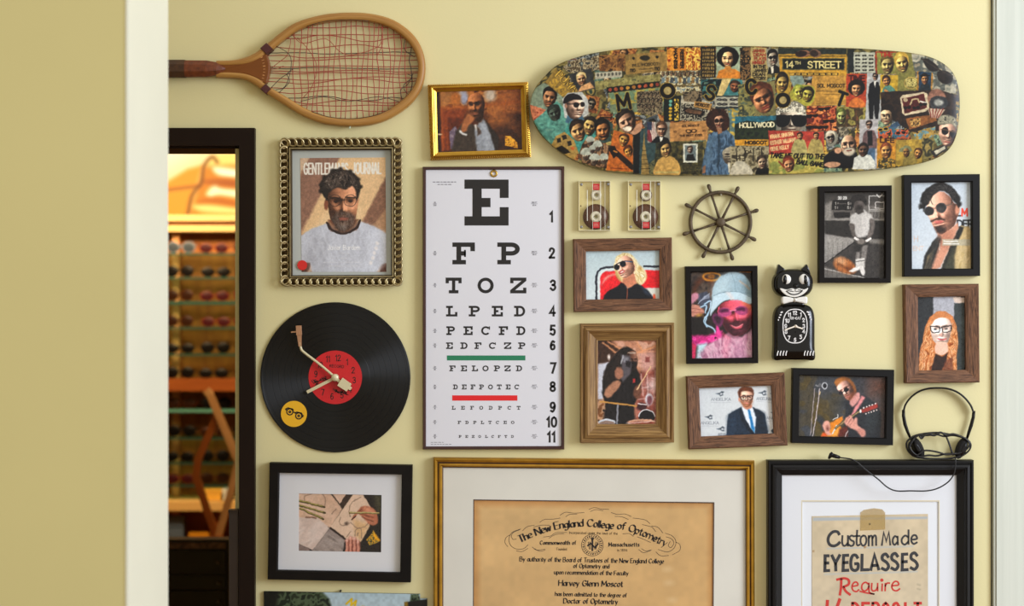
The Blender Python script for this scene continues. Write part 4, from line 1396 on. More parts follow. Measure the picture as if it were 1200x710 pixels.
cassette(68, 257, 'clear cassette tape beside the eye chart with all its tape on one reel', False)
cassette(363, 558, 'clear cassette tape beside the ship wheel with a dark ring on its upper reel', True)

# ------------------------------------------------------------------ ship wheel
cx, cy = cf(917, 308)
c = W(cx, cy, 0, 0.012)
t = thing('ship_wheel', 'small rusty brown cast iron ship wheel with eight spokes', 'ship wheel', (c.x, 0, c.z - 46 * S))
M_IRON = mat('rusty_cast_iron', '53442f', 0.6, 0.25, noise=(90, 0.35), bump=(160, 0.5))
px = S * (D - .012) / D
def pol(r, a, d):
    return Vector((c.x + r * px * math.cos(a), -d, c.z + r * px * math.sin(a)))
mb = MB()
pr = [(33.0, .004), (33.0, .011), (34.0, .014), (36.2, .014), (37.2, .011), (37.2, .004), (35, 0.0)]
mb.disc((c.x, 0, c.z), [(r * px, -d) for r, d in pr + pr[:1]], 72, cap=False)
mb.build('rim', M_IRON, t)
MB().disc((c.x, 0, c.z), [(5.4 * px, -0.004), (5.6 * px, -0.014), (4.5 * px, -0.0165), (0, -0.0165)], 24).build('hub', M_IRON, t)
for k in range(8):
    a = math.radians(108 - 45 * k)
    MB().tube([pol(4, a, .009), pol(12, a, .009), pol(24, a, .009), pol(33.5, a, .009)], [0.0030, 0.0026, 0.0022, 0.0028], 8).build('spoke', M_IRON, t)
    MB().tube([pol(37, a, .009), pol(38.4, a, .009), pol(40, a, .009), pol(43.5, a, .009), pol(46, a, .009), pol(47, a, .009)], [0.0036, 0.0022, 0.0030, 0.0042, 0.0034, 0.0012], 10).build('handle', M_IRON, t)
for yy in (145, 466):
    q = W(*cf(917, yy), 0, .012)
    MB().disc((q.x, 0, q.z), [(0.002, 0), (0.002, -0.0145), (0.0, -0.016)], 10).build('nail', mat('pale_nail', 'c8c0a8', 0.4, 0.5), t)

# ------------------------------------------------------------------ cat clock
cf = crop(900, 300, 965, 369)
def KW(x, y, d, dref=0.03):
    return W(*cf(x, y), d, dref)
t = thing('cat_clock', 'glossy black cat shaped wall clock with bow tie and oval dial', 'clock', KW(178, 688, 0))
M_CAT = mat('glossy_black_plastic', '070606', 0.15, spec=0.35, coat=0.1)
M_CW = mat('white_plastic', 'e3dfd6', 0.35)
def dome(outline, base, top, steps=6, power=0.5, centre=None):
    """rounded relief over an outline given in crop units"""
    n = len(outline)
    P = [KW(x, y, 0) for x, y in outline]
    cx_ = sum(p.x for p in P) / n
    cz_ = sum(p.z for p in P) / n
    mb = MB()
    rows = [[Vector((p.x, 0, p.z)) for p in P]]
    for k in range(steps + 1):
        u = k / steps
        inset = 1 - 0.45 * u ** 1.6
        dd = base + (top - base) * math.sin(u * PI / 2) ** 1.0
        rows.append([Vector((cx_ + (p.x - cx_) * inset, -dd, cz_ + (p.z - cz_) * inset)) for p in P])
    rows.append([Vector((cx_ + (p.x - cx_) * 0.02, -top - 0.001, cz_ + (p.z - cz_) * 0.02)) for p in P])
    mb.grid(rows, closed_u=True, uv=False)
    return mb
head = [(172 + 132 * math.copysign(abs(math.cos(a)) ** 0.8, math.cos(a)), 182 + 97 * math.copysign(abs(math.sin(a)) ** 0.8, math.sin(a))) for a in [k * 2 * PI / 48 for k in range(48)]]
dome(head, 0.022, 0.034).build('head', M_CAT, t)
for sx, pts in ((-1, [60, 130, 66, 80, 74, 54, 92, 66, 118, 96]), (1, [286, 130, 276, 80, 262, 54, 248, 66, 224, 96])):
    q = [KW(a, b, 0) for a, b in smooth_line(pairs(pts), True, 3)]
    MB().slab([(p.x, p.z) for p in q], -0.008, -0.024, 0.002).build('ear', M_CAT, t)
body = smooth_line(pairs([44, 688, 44, 600, 44, 480, 46, 400, 62, 350, 100, 324, 178, 318, 256, 324, 296, 350, 312, 400, 314, 480, 314, 600, 314, 688, 250, 690, 178, 690, 110, 690]), True, 4)
dome([tuple(p) for p in body], 0.024, 0.034, 6).build('body', M_CAT, t)
MB().slab([(KW(a, b, 0).x, KW(a, b, 0).z) for a, b in pairs([110, 330, 245, 330, 245, 262, 110, 262])], 0, -0.026, 0.004).build('neck', M_CAT, t)
FD = 0.0375
def kdisc(name, x, y, rx, ry, d0, d1, m, parent, seg=28):
    c_ = KW(x, y, 0)
    k = S / 5.677
    mb = MB()
    rows = []
    for u in (0, 0.35, 0.7, 0.92, 1):
        r = math.cos(u * PI / 2)
        dd = d0 + (d1 - d0) * math.sin(u * PI / 2)
        rows.append([Vector((c_.x + rx * k * r * math.cos(j * 2 * PI / seg), -dd, c_.z + ry * k * r * math.sin(j * 2 * PI / seg))) for j in range(seg)])
    mb.grid(rows, closed_u=True, uv=False)
    return mb.build(name, m, parent)
for ex, px_ in ((123, 110), (232, 245)):
    e = kdisc('eye', ex, 156, 40, 43, 0.026, 0.0385, M_CW, t)
    kdisc('pupil', px_, 157, 13, 31, 0.036, 0.0402, M_CAT, e)
kdisc('nose', 182, 199, 19, 16, 0.032, 0.041, M_CAT, t)
mz = smooth_line(pairs([80, 214, 120, 222, 160, 214, 182, 220, 206, 214, 244, 222, 268, 212, 252, 240, 216, 264, 174, 274, 130, 264, 98, 242]), True, 4)
q = [KW(a, b, 0, 0.036) for a, b in mz]
mz_o = MB().slab([(p.x, p.z) for p in q], -0.025, -0.0362, 0.0015).build('muzzle', M_CW, t)
ink = Ink(0.0370)
ink.stroke([cf(*a) for a in smooth_line(pairs([122, 232, 146, 250, 176, 256, 206, 248, 230, 230]), n=4)], 1.3)
for q in ([126, 226, 150, 234, 172, 236], [232, 226, 208, 234, 188, 236], [136, 222, 160, 226], [222, 221, 200, 226], [182, 214, 182, 238]):
    ink.stroke([cf(*a) for a in pairs(q)], 0.7)
ink.build('smile', M_CAT, mz_o)
for sx in (-1, 1):
    pts = [(178 + sx * 8, 282), (178 + sx * 40, 272), (178 + sx * 80, 270), (178 + sx * 86, 292), (178 + sx * 78, 318), (178 + sx * 40, 310), (178 + sx * 8, 302)]
    q = [KW(a, b, 0, 0.036) for a, b in smooth_line(pts, True, 3)]
    MB().slab([(p.x, p.z) for p in q], -0.020, -0.0375, 0.003).build('bow_loop', M_CW, t)
kdisc('bow_knot', 178, 292, 16, 15, 0.03, 0.041, M_CW, t)
# dial: white outline, numerals and hands on the belly
ink = Ink(0.0357)
oc = (180, 466)
op = [(oc[0] + 80 * math.copysign(abs(math.cos(a)) ** 0.75, math.cos(a)), oc[1] + 112 * math.copysign(abs(math.sin(a)) ** 0.85, math.sin(a))) for a in [k * 2 * PI / 60 for k in range(61)]]
ink.stroke([cf(*p_) for p_ in op], 1.1)
for n, (x, y) in zip(['12', '1', '2', '3', '4', '5', '6', '7', '8', '9', '10', '11'], ((179, 378), (219, 388), (236, 426), (238, 466), (238, 500), (218, 538), (180, 557), (140, 544), (120, 503), (118, 466), (128, 430), (142, 390))):
    a, b = cf(x, y + 12)
    ink.text(n, a, b, 4.2, 0.95, anchor=0.5, cond=0.9, track=2)
ink.text('KIT-CAT', *cf(183, 420), 2.5, 0.6, anchor=0.5, track=2.2)
for sx in (-1, 1):
    for k in range(4):
        u = k / 3
        if sx < 0:
            a, b = (98 - 25 * u, 372 + 52 * u), (84 - 18 * u, 376 + 50 * u)
        else:
            a, b = (258 + 27 * u, 370 + 52 * u), (274 + 18 * u, 376 + 46 * u)
        ink.stroke([cf(*a), cf(*b)], 1.5)
    for k in range(4):
        x = (62 + k * 19) if sx < 0 else (242 + k * 19)
        ink.stroke([cf(x, 662), cf(x + 1, 648), cf(x + 7, 630)], 1.15)
ink.build('dial_print', mat('white_print', 'e8e4e0', 0.5), t)
for a, b, wd in (((182, 467), (112, 492), 1.5), ((182, 467), (232, 484), 1.5)):
    ink = Ink(0.0385)
    ink.stroke([cf(*a), cf(*b)], wd)
    ink.build('hand', mat('cream_plastic_hand', 'efe2d0', 0.4), t)
kdisc('hand_pivot', 182, 467, 11, 11, 0.034, 0.0405, mat('cream_plastic_hand', 'efe2d0'), t, 14)

# ------------------------------------------------------------------ headphones with their cord
cf = crop(1050, 445, 1150, 710)
def HW(x, y, d=0.012):
    return W(*cf(x, y), d)
t = thing('headphones', 'thin black on ear headphones with wound cord resting on the large black frame', 'headphones', HW(350, 664, 0))
M_HP = mat('black_headphone_plastic', '100d0c', 0.35, spec=0.25)
M_FOAM = mat('black_foam', '171413', 0.9, bump=(900, 0.8))
M_CORD = mat('black_cord', '100d0d', 0.5)
hb = smooth_line(pairs([63, 262, 80, 205, 125, 145, 190, 98, 265, 74, 350, 68, 430, 74, 505, 100, 570, 148, 620, 210, 645, 270]), n=5)
mb = MB()
rows = []
for k in range(6):
    a = k * PI / 3
    r = []
    for i, q in enumerate(hb):
        tn = hb[min(i + 1, len(hb) - 1)] - hb[max(i - 1, 0)]
        tn = tn / np.linalg.norm(tn)
        n_ = np.array((-tn[1], tn[0]))
        r.append(HW(*(q + n_ * 8.5 * math.cos(a)), 0.012 + 0.007 * math.sin(a)))
    rows.append(r)
mb.grid(rows, closed_v=True)
mb.build('headband', M_HP, t)
for q, rr in (([62, 250, 62, 300, 75, 370, 96, 430, 118, 482], [13, 14, 15, 13, 10]), ([648, 258, 643, 310, 625, 380, 605, 440, 590, 490], [13, 14, 15, 13, 10])):
    MB().tube([HW(*a, 0.011) for a in pairs(q)], [r * S / 7.1 for r in rr], 8, flat=1.3).build('slider_arm', M_HP, t)
for (x, y), rot in (((178, 562), -27), ((545, 567), 22)):
    c = HW(x, y, 0.014)
    k = S / 7.1
    for nm, rx, ry, dd, m in (('ear_cushion', 46, 96, 0.019, M_FOAM), ('ear_cup', 34, 84, 0.022, M_HP)):
        mb = MB()
        rows = []
        for u in (-0.95, -0.8, -0.4, 0, 0.4, 0.8, 0.95):
            s_ = math.sqrt(1 - u * u)
            row_ = []
            for j in range(24):
                a = j * 2 * PI / 24
                lx, lz = rx * k * s_ * math.cos(a), ry * k * s_ * math.sin(a)
                ca, sa = math.cos(math.radians(-rot)), math.sin(math.radians(-rot))
                off = -8 * k if nm == 'ear_cup' and x < 300 else (8 * k if nm == 'ear_cup' else 0)
                row_.append(Vector((c.x + (lx + off) * ca - lz * sa, -0.0135 - dd * 0.62 * u, c.z + (lx + off) * sa + lz * ca)))
            rows.append(row_)
        mb.grid(rows, closed_u=True, uv=False)
        mb.face(range(24))
        mb.face(range(6 * 24, 7 * 24))
        mb.build(nm, m, t)
def cord(pts, d, r=0.0019, closed=False, name='cord'):
    q = smooth_line(pts, closed, 6)
    MB().tube([HW(a, b, d if not callable(d) else d(i / len(q))) for i, (a, b) in enumerate(q)], r, 6, closed=closed).build(name, M_CORD, t)
cord(pairs([130, 480, 90, 520, 95, 580, 150, 635, 230, 652, 350, 658, 440, 655, 540, 635, 605, 590, 622, 540, 595, 500, 540, 475, 450, 455, 360, 440, 270, 443, 180, 458]), 0.020, closed=True)
cord(pairs([140, 500, 105, 540, 125, 600, 190, 640, 270, 628, 340, 632, 420, 615, 520, 612, 590, 575, 610, 530, 570, 485, 480, 462, 400, 470, 340, 455, 260, 462, 190, 462]), 0.024, closed=True)
cord(pairs([150, 490, 115, 560, 170, 625, 230, 590, 300, 592, 360, 605, 420, 622, 500, 612]), 0.027)
cord(pairs([200, 480, 260, 455, 320, 462, 370, 438, 420, 462, 480, 452, 560, 480]), 0.0265, 0.0022)
cord(pairs([195, 470, 215, 488, 240, 462, 300, 448]), 0.028)
cord(pairs([418, 470, 445, 540, 465, 600, 480, 630]), 0.024)
c3 = crop(890, 520, 1160, 1009)
p3 = [(858, 60), (858, 100), (850, 135), (825, 168), (780, 195), (730, 206), (660, 206), (600, 206), (560, 190), (520, 155), (480, 125), (450, 100), (430, 82), (400, 67), (352, 60)]
q3 = smooth_line(p3, n=6)
mb = MB()
mb.tube([W(*c3(*q), 0.034 if q[1] > 66 else 0.030) for q in q3], 0.0014, 6)
mb.build('lead', M_CORD, t)
mb = MB()
mb.tube([W(*c3(*q), 0.028) for q in ((352, 60), (335, 55), (318, 50))], [0.003, 0.0042, 0.0042], 8)
mb.tube([W(*c3(*q), 0.028) for q in ((322, 42), (314, 48), (306, 60), (303, 66))], [0.0042, 0.0046, 0.0030, 0.0016], 8)
mb.build('jack_plug', M_HP, t)

# ------------------------------------------------------------------ framed pictures
M_OAKD = wood('dark_barn_wood', '28160d', '8c6143', 16, 210, 0.6, 0.8, streak=2.2)
M_OAKL = wood('walnut_brown_wood', '583a1d', 'a8834e', 8, 170, 0.5, 0.5, streak=1.4)
M_BLKF = mat('black_frame_paint', '15110e', 0.5, spec=0.14, noise=(30, 0.2))
M_BLKS = mat('satin_black_frame', '111010', 0.45, spec=0.2)
M_GOLD = mat('polished_gold_leaf', 'c89b3c', 0.32, 0.9, noise=(60, 0.12))
M_GOLD2 = mat('old_gold_moulding', 'b98a30', 0.32, 0.85, noise=(40, 0.2))
M_PHOTO = print_mat('photo_print', 0.5, 0.25)
M_MATW = mat('white_mat_board', 'dad9da', 0.8, noise=(8, 0.01))

FLAT = [(0, 0), (0, 0.016), (0.06, 0.018), (0.88, 0.018), (1, 0.016), (1, 0.006)]
BARN = [(0, 0), (0, 0.017), (0.08, 0.019), (0.82, 0.016), (1, 0.014), (1, 0.006)]

def framed(name, label, f, out, inn, prof, m, dref, pic_d, paint, quad=None, cat='picture', ss=2.0, group=None, glass=True):
    out = [f(*p) for p in out]
    innp_ = [f(*p) for p in inn]
    bx = (out[2][0] + out[3][0]) / 2
    by = max(out[2][1], out[3][1])
    t = thing(name, label, cat, W(bx, by, 0, dref), group)
    frame_rails(t, out, innp_, prof, m, dref)
    ov = lerpq(innp_, out, 0.12)
    backing(t, ov, pic_d - 0.0006)
    q = quad or inn
    if quad is None:
        c0 = np.mean(np.array(inn), axis=0)
        q = [tuple(c0 + (np.array(p) - c0) * 1.03) for p in inn]
    if paint:
        p = Pic(q, f, ss, warp=0.38)
        paint(p)
        p.finish()
        p.sheet('photo', pic_d, M_PHOTO, t)
    if glass:
        pane(t, ov, pic_d + 0.0025, G_CLR)
    return t

def eyes(p, x0, y0, x1, y1, w_, col='2a1c18'):
    p.E(x0, y0, w_, w_ * 0.55, col, b=0.5)
    p.E(x1, y1, w_, w_ * 0.55, col, b=0.5)

# ---- magazine cover in a filigree frame
def paint_cover(p):
    p.fill('b79274')
    p.P([184, 190, 225, 125, 184, 120], 'cdb094', 1)
    p.P([226, 120, 350, 120, 180, 440, 180, 205], '8d6a58', 1.2)
    p.P([350, 120, 545, 118, 545, 190, 440, 400, 190, 440], 'd9b78c', 1.2)
    p.P([250, 400, 330, 300, 440, 330, 430, 420, 200, 450], 'e3c59b', 3, 0.7)
    p.P([545, 195, 548, 330, 500, 400, 430, 410], '86634f', 1.5)
    p.P([548, 330, 548, 430, 480, 410], 'b08a6a', 1.5)
    p.T("GENTLEMAN'S", 200, 191, 44, 6.5, 'e4ddd0', width=182, track=2.4)
    p.T('JOURNAL', 401, 189, 44, 6.5, 'e4ddd0', width=118, track=2.4)
    # neck, shirt, arms
    p.P([300, 380, 420, 380, 430, 430, 300, 440], '6f4431', 1)
    p.P([186, 600, 186, 560, 235, 555, 215, 600], '5f3a2c', 1)
    p.P([515, 600, 520, 555, 545, 560, 545, 600], '5f3a2c', 1)
    p.P([184, 450, 230, 418, 296, 396, 310, 430, 365, 440, 420, 425, 432, 388, 490, 408, 545, 440, 545, 560, 520, 565, 500, 600, 235, 600, 225, 560, 184, 560], 'bcbdc4', 0.8)
    p.P([430, 392, 545, 440, 545, 560, 500, 600, 440, 600, 470, 500], 'd0d2da', 3, 0.7)
    p.P([230, 430, 300, 470, 290, 600, 236, 600, 226, 560, 200, 560], 'a4a3a8', 4, 0.6)
    p.streak([190, 455, 296, 400, 365, 445, 432, 392, 540, 445, 520, 560, 500, 598, 236, 598, 225, 556], ['a9a9b2', 'c2c4cc', 'd6d8e0', 'b4b5be'], 16, 5, 78, 8, al=0.35, b=3, curl=4)
    p.L([296, 394, 310, 420, 345, 436, 385, 434, 420, 412, 432, 384], 10, '33241f', 1)
    p.L([303, 386, 318, 410, 345, 424, 385, 422, 412, 402, 424, 380], 6, '8c6a50', 1)
    for x, y in ((478, 560), (486, 540), (492, 520), (500, 500), (504, 480)):
        p.E(x, y, 7, 8, 'e6e0dc', b=0.8, al=0.8)
    # head
    p.face([296, 270, 302, 345, 318, 392, 350, 428, 385, 424, 410, 385, 422, 330, 424, 270, 400, 236, 330, 234], 361, 318, 66, 106, 'bb8260', 0, 0.04, (0.55, -0.5, 0.75), amb=0.36)
    p.streak([316, 372, 330, 356, 345, 348, 385, 348, 400, 356, 412, 370, 404, 404, 380, 428, 350, 430, 324, 406], ['2c211c', '4a3a32', '6e625a', '3a2c26'], 4, 1.1, 80, 3, al=0.8, b=2.2)
    p.P([345, 374, 365, 371, 385, 374, 376, 384, 352, 384], '8a5546', 1, s=1)
    p.P([348, 402, 382, 402, 366, 424], '8d847c', 2.5, 0.45, s=1)
    eyes(p, 332, 306, 392, 305, 9)
    p.L([312, 290, 346, 291], 6, '241813', b=0.8)
    p.L([376, 288, 410, 290], 6, '241813', b=0.8)
    p.E(291, 318, 9, 22, '7d4c38', b=0.6)
    for cx_ in (328, 392):
        p.L([(cx_ + 26 * math.cos(a)) if k % 2 == 0 else 302 + 24 * math.sin(a) for a in [j * 2 * PI / 20 for j in range(21)] for k in (0, 1)], 2.4, '2b2320', al=0.85)
    p.L([352, 298, 368, 298], 2.4, '2b2320')
    p.P([272, 262, 264, 240, 276, 212, 296, 196, 318, 176, 350, 170, 388, 178, 420, 200, 434, 232, 432, 262, 424, 290, 416, 300, 414, 262, 398, 240, 372, 256, 340, 246, 316, 258, 302, 270, 296, 302, 284, 290], '241c18', 0.9, s=1)
    p.streak([280, 235, 300, 200, 345, 178, 385, 185, 420, 215, 424, 250, 395, 236, 370, 250, 340, 240, 310, 256], ['1e1714', '3a2f29', '6f6056', '2a211c', '8a7c70'], 5, 1.5, 60, 4, al=0.85, b=2.5, curl=6)
    for x_, y_ in ((272, 235), (284, 205), (318, 178), (352, 170), (392, 182), (424, 212), (434, 245), (270, 262), (300, 262)):
        p.E(x_, y_, 9, 8, '241c18', b=1.2)
    p.T('Javier Bardem', 365, 506, 19, 2.0, 'e8e6e4', width=134, anchor=0.5)
    for k, (a, b_) in enumerate(((343, 387), (352, 378), (280, 440), (296, 434))):
        p.L([a, (520, 540, 558, 574)[k], b_, (520, 540, 558, 574)[k]], 1.6, 'd8d6d6', al=0.7)
    p.N(0.04, 5, 2)
f = crop(300, 150, 490, 674)
OUTJ = [(98, 42), (607, 40), (610, 655), (103, 655)]
INNJ = [(148, 92), (560, 90), (562, 610), (150, 612)]
outj, innj = [f(*p) for p in OUTJ], [f(*p) for p in INNJ]
t = thing('magazine_picture', 'magazine cover portrait in an openwork silver gilt filigree frame', 'picture', W(400, 335, 0, .02))
M_FIL = mat('silver_gilt_metal', 'b9a87e', 0.36, 0.9, noise=(90, 0.25))
M_FILD = mat('tarnished_gilt', '4a3a20', 0.45, 0.7)
midj = lerpq(outj, innj, 0.72)
frame_rails(t, lerpq(outj, innj, 0.1), midj, [(0, 0), (0, 0.008), (0.5, 0.010), (1, 0.010), (1, 0.004)], M_FILD, 0.012, name='filigree_bed')
frame_rails(t, midj, innj, [(0, 0.006), (0, 0.015), (0.3, 0.019), (0.6, 0.019), (1, 0.015), (1, 0.006)], M_FILD, 0.018, name='inner_bead')
frame_rails(t, lerpq(outj, innj, 0.80), lerpq(outj, innj, 0.90), [(0, 0.018), (0.2, 0.0205), (0.8, 0.0205), (1, 0.018)], M_FIL, 0.018, name='bead_highlight')
link = None
def filigree_link(me_owner, pos, ang, sc):
    global link
    if link is None:
        mb = MB()
        k = S
        ring = [(4.9 * k * math.cos(a), -0.0025 * math.sin(a * 1) - 0.002, 4.3 * k * math.sin(a)) for a in [j * 2 * PI / 14 for j in range(14)]]
        mb.tube(ring, 0.0021, 5, closed=True)
        me = bpy.data.meshes.new('filigree_link')
        me.from_pydata(mb.v, [], mb.f)
        me.polygons.foreach_set('use_smooth', [True] * len(mb.f))
        me.materials.append(M_FIL)
        link = me
    o = bpy.data.objects.new('filigree_link', link)
    COL.objects.link(o)
    o.parent = me_owner
    o.location = Vector(pos) - world_loc(me_owner)
    o.rotation_euler = (0, ang, 0)
    o.scale = (sc, 1, 1)
lk = lerpq(outj, innj, 0.36)
for s in range(4):
    A, B = W(*lk[s], 0.012), W(*lk[(s + 1) % 4], 0.012)
    n = 17 if s % 2 == 0 else 21
    for k in range(n):
        pnt = A.lerp(B, (k + 0.25) / (n - 0.5))
        filigree_link(t, (pnt.x, -0.012, pnt.z), math.atan2(-(B.z - A.z), B.x - A.x) + 0.45, 1.08)
backing(t, lerpq(innj, outj, 0.1), 0.0066)
pane(t, lerpq(innj, outj, 0.06), 0.0072, mat('pale_grey_mat', 'b9bcb4', 0.8), 'mat_board')
p = Pic([(184, 125), (538, 122), (542, 598), (190, 598)], f, warp=0.38)
paint_cover(p)
p.finish()
p.sheet('cover_print', 0.0078, M_PHOTO, t)
pane(t, lerpq(innj, outj, 0.06), 0.0095, G_CLR)
c = W(*f(192, 570), 0, 0.0105)
MB().disc((c.x, 0, c.z), [(20.5 / 3.547 * S, -0.0096), (20.5 / 3.547 * S, -0.0104), (0, -0.0104)], 32).build('sticker', mat('red_sticker', 'd4251f', 0.5), t, smooth=False)

# ---- thoughtful man, gold frame
def paint_thinker(p):
    p.fill('4a2614')
    p.mottle([120, 140, 730, 130, 730, 300, 120, 320], ['2c150b', '6a3a1c', 'a86a34', '4a2412', '8a5226'], 46, 3, b=4)
    p.P([560, 140, 730, 130, 730, 300, 480, 320, 520, 230], '8c5228', 6, 0.9)
    p.E(300, 180, 30, 50, 'b6a8a0', b=3)
    p.E(205, 190, 50, 45, '9a6a3c', b=3)
    p.E(185, 215, 26, 60, 'a06c3e', b=2)
    p.E(262, 215, 40, 50, 'a5642f', b=2)
    p.E(322, 205, 24, 45, '9c9cab', b=2)
    p.E(500, 185, 40, 50, 'b8a894', b=3)
    p.P([150, 268, 345, 258, 345, 285, 150, 292], '9a5426', 1.5)
    p.P([460, 245, 720, 215, 720, 240, 460, 270], '8a4b22', 2)
    p.P([150, 290, 335, 282, 300, 400, 250, 560, 155, 565], '7a3a1c', 2)
    p.P([200, 350, 320, 345, 270, 430, 230, 560, 190, 560], '5a2813', 2)
    p.L([160, 292, 172, 560], 14, '9a4f24', b=1.5)
    p.L([195, 352, 205, 560], 10, '8a441f', b=1.5)
    p.P([125, 160, 150, 158, 158, 575, 135, 580], '241410', 1.5)
    p.E(150, 459, 16, 5, 'd8c0a0', b=0.6)
    p.mottle([480, 330, 720, 320, 725, 570, 500, 570], ['2a160c', '3a2012', '54301a'], 60, 5, b=4)
    p.P([470, 370, 560, 330, 640, 350, 640, 390, 500, 400], 'a2622f', 8, 0.75, s=1)
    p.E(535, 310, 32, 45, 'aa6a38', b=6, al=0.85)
    p.mottle([603, 470, 640, 470, 692, 520, 690, 555, 604, 535], ['7a4a14', 'd0922c', 'e0a83a', '8a5418'], 16, 2)
    p.mottle([215, 440, 260, 400, 280, 440, 250, 560, 225, 560], ['3a2c30', '6a5a68', '8a7a80'], 16, 8)
    # jacket and shirt
    p.P([230, 575, 262, 440, 300, 385, 350, 380, 392, 400, 410, 470, 410, 575], '3b3129', 1.2)
    p.P([455, 345, 500, 400, 560, 480, 560, 575, 520, 575], '2a211b', 1.2)
    p.P([392, 420, 450, 345, 480, 400, 532, 560, 530, 575, 408, 575, 395, 470], '8a8d92', 1.2)
    p.P([440, 390, 470, 400, 500, 500, 470, 560, 450, 470], 'a8abb0', 3, 0.7, s=1)
    p.P([388, 395, 402, 390, 430, 425, 424, 440, 400, 425], 'd8d2c8', 1)
    p.P([405, 400, 430, 420, 440, 450, 412, 470], '4a3a30', 1)
    # head
    p.P([345, 240, 352, 200, 380, 175, 415, 172, 445, 190, 460, 230, 458, 290, 448, 340, 425, 372, 395, 360, 365, 325, 348, 285], '8d5330', 1, s=1)
    p.face([345, 240, 352, 200, 380, 175, 415, 172, 445, 190, 460, 230, 458, 290, 448, 340, 425, 372, 395, 360, 365, 325, 348, 285], 403, 258, 62, 108, 'a8673c', -3, -0.22, (-0.6, -0.55, 0.7), amb=0.22)
    p.P([362, 305, 395, 296, 440, 302, 446, 345, 425, 375, 390, 362], '2e190c', 3, 0.7, s=1)
    p.E(392, 314, 20, 6, '9a5c44', b=1)
    p.L([350, 250, 385, 246, 440, 242], 4, '2a1510', b=0.6)
    eyes(p, 368, 254, 418, 250, 11)
    # hand under the chin
    p.P([322, 350, 345, 318, 375, 325, 388, 350, 372, 375, 350, 400, 330, 440, 298, 435, 305, 390], 'a2663f', 1.2, s=1)
    p.L([290, 438, 312, 455, 333, 462], 14, 'd6d2cc', b=0.8)
    p.N(0.08, 14, 3)
f = crop(490, 80, 640, 888)
OUTG, INNG = [(65, 112), (762, 92), (782, 612), (85, 635)], [(125, 160), (712, 140), (722, 560), (135, 580)]
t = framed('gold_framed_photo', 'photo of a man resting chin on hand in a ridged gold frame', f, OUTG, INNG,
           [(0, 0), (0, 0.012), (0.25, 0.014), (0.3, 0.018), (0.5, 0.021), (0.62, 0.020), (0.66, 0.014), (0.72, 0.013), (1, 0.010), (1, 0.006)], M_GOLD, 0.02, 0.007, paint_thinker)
og, ig = [f(*p) for p in OUTG], [f(*p) for p in INNG]
mb = MB()
a4 = lerpq(og, ig, 0.02)
b4 = lerpq(og, ig, 0.27)
for s in range(4):
    A, B, A2, B2 = W(*a4[s], 0, .018), W(*a4[(s + 1) % 4], 0, .018), W(*b4[s], 0, .018), W(*b4[(s + 1) % 4], 0, .018)
    n = 46 if s % 2 == 0 else 34
    for k in range(n):
        u0, u1 = (k + 0.12) / n, (k + 0.88) / n
        um = (u0 + u1) / 2
        P0, P1, Q0, Q1, Pm, Qm = A.lerp(B, u0), A.lerp(B, u1), A2.lerp(B2, u0), A2.lerp(B2, u1), A.lerp(B, um), A2.lerp(B2, um)
        v = lambda q, d: Vector((q.x, -d, q.z))
        mb.quad(v(P0, .012), v(Pm, .0165), v(Qm, .0185), v(Q0, .0135))
        mb.quad(v(Pm, .0165), v(P1, .012), v(Q1, .0135), v(Qm, .0185))
mb.build('beading', mat('bead_gold', 'd8b660', 0.5, 0.6), t, kind='stuff')

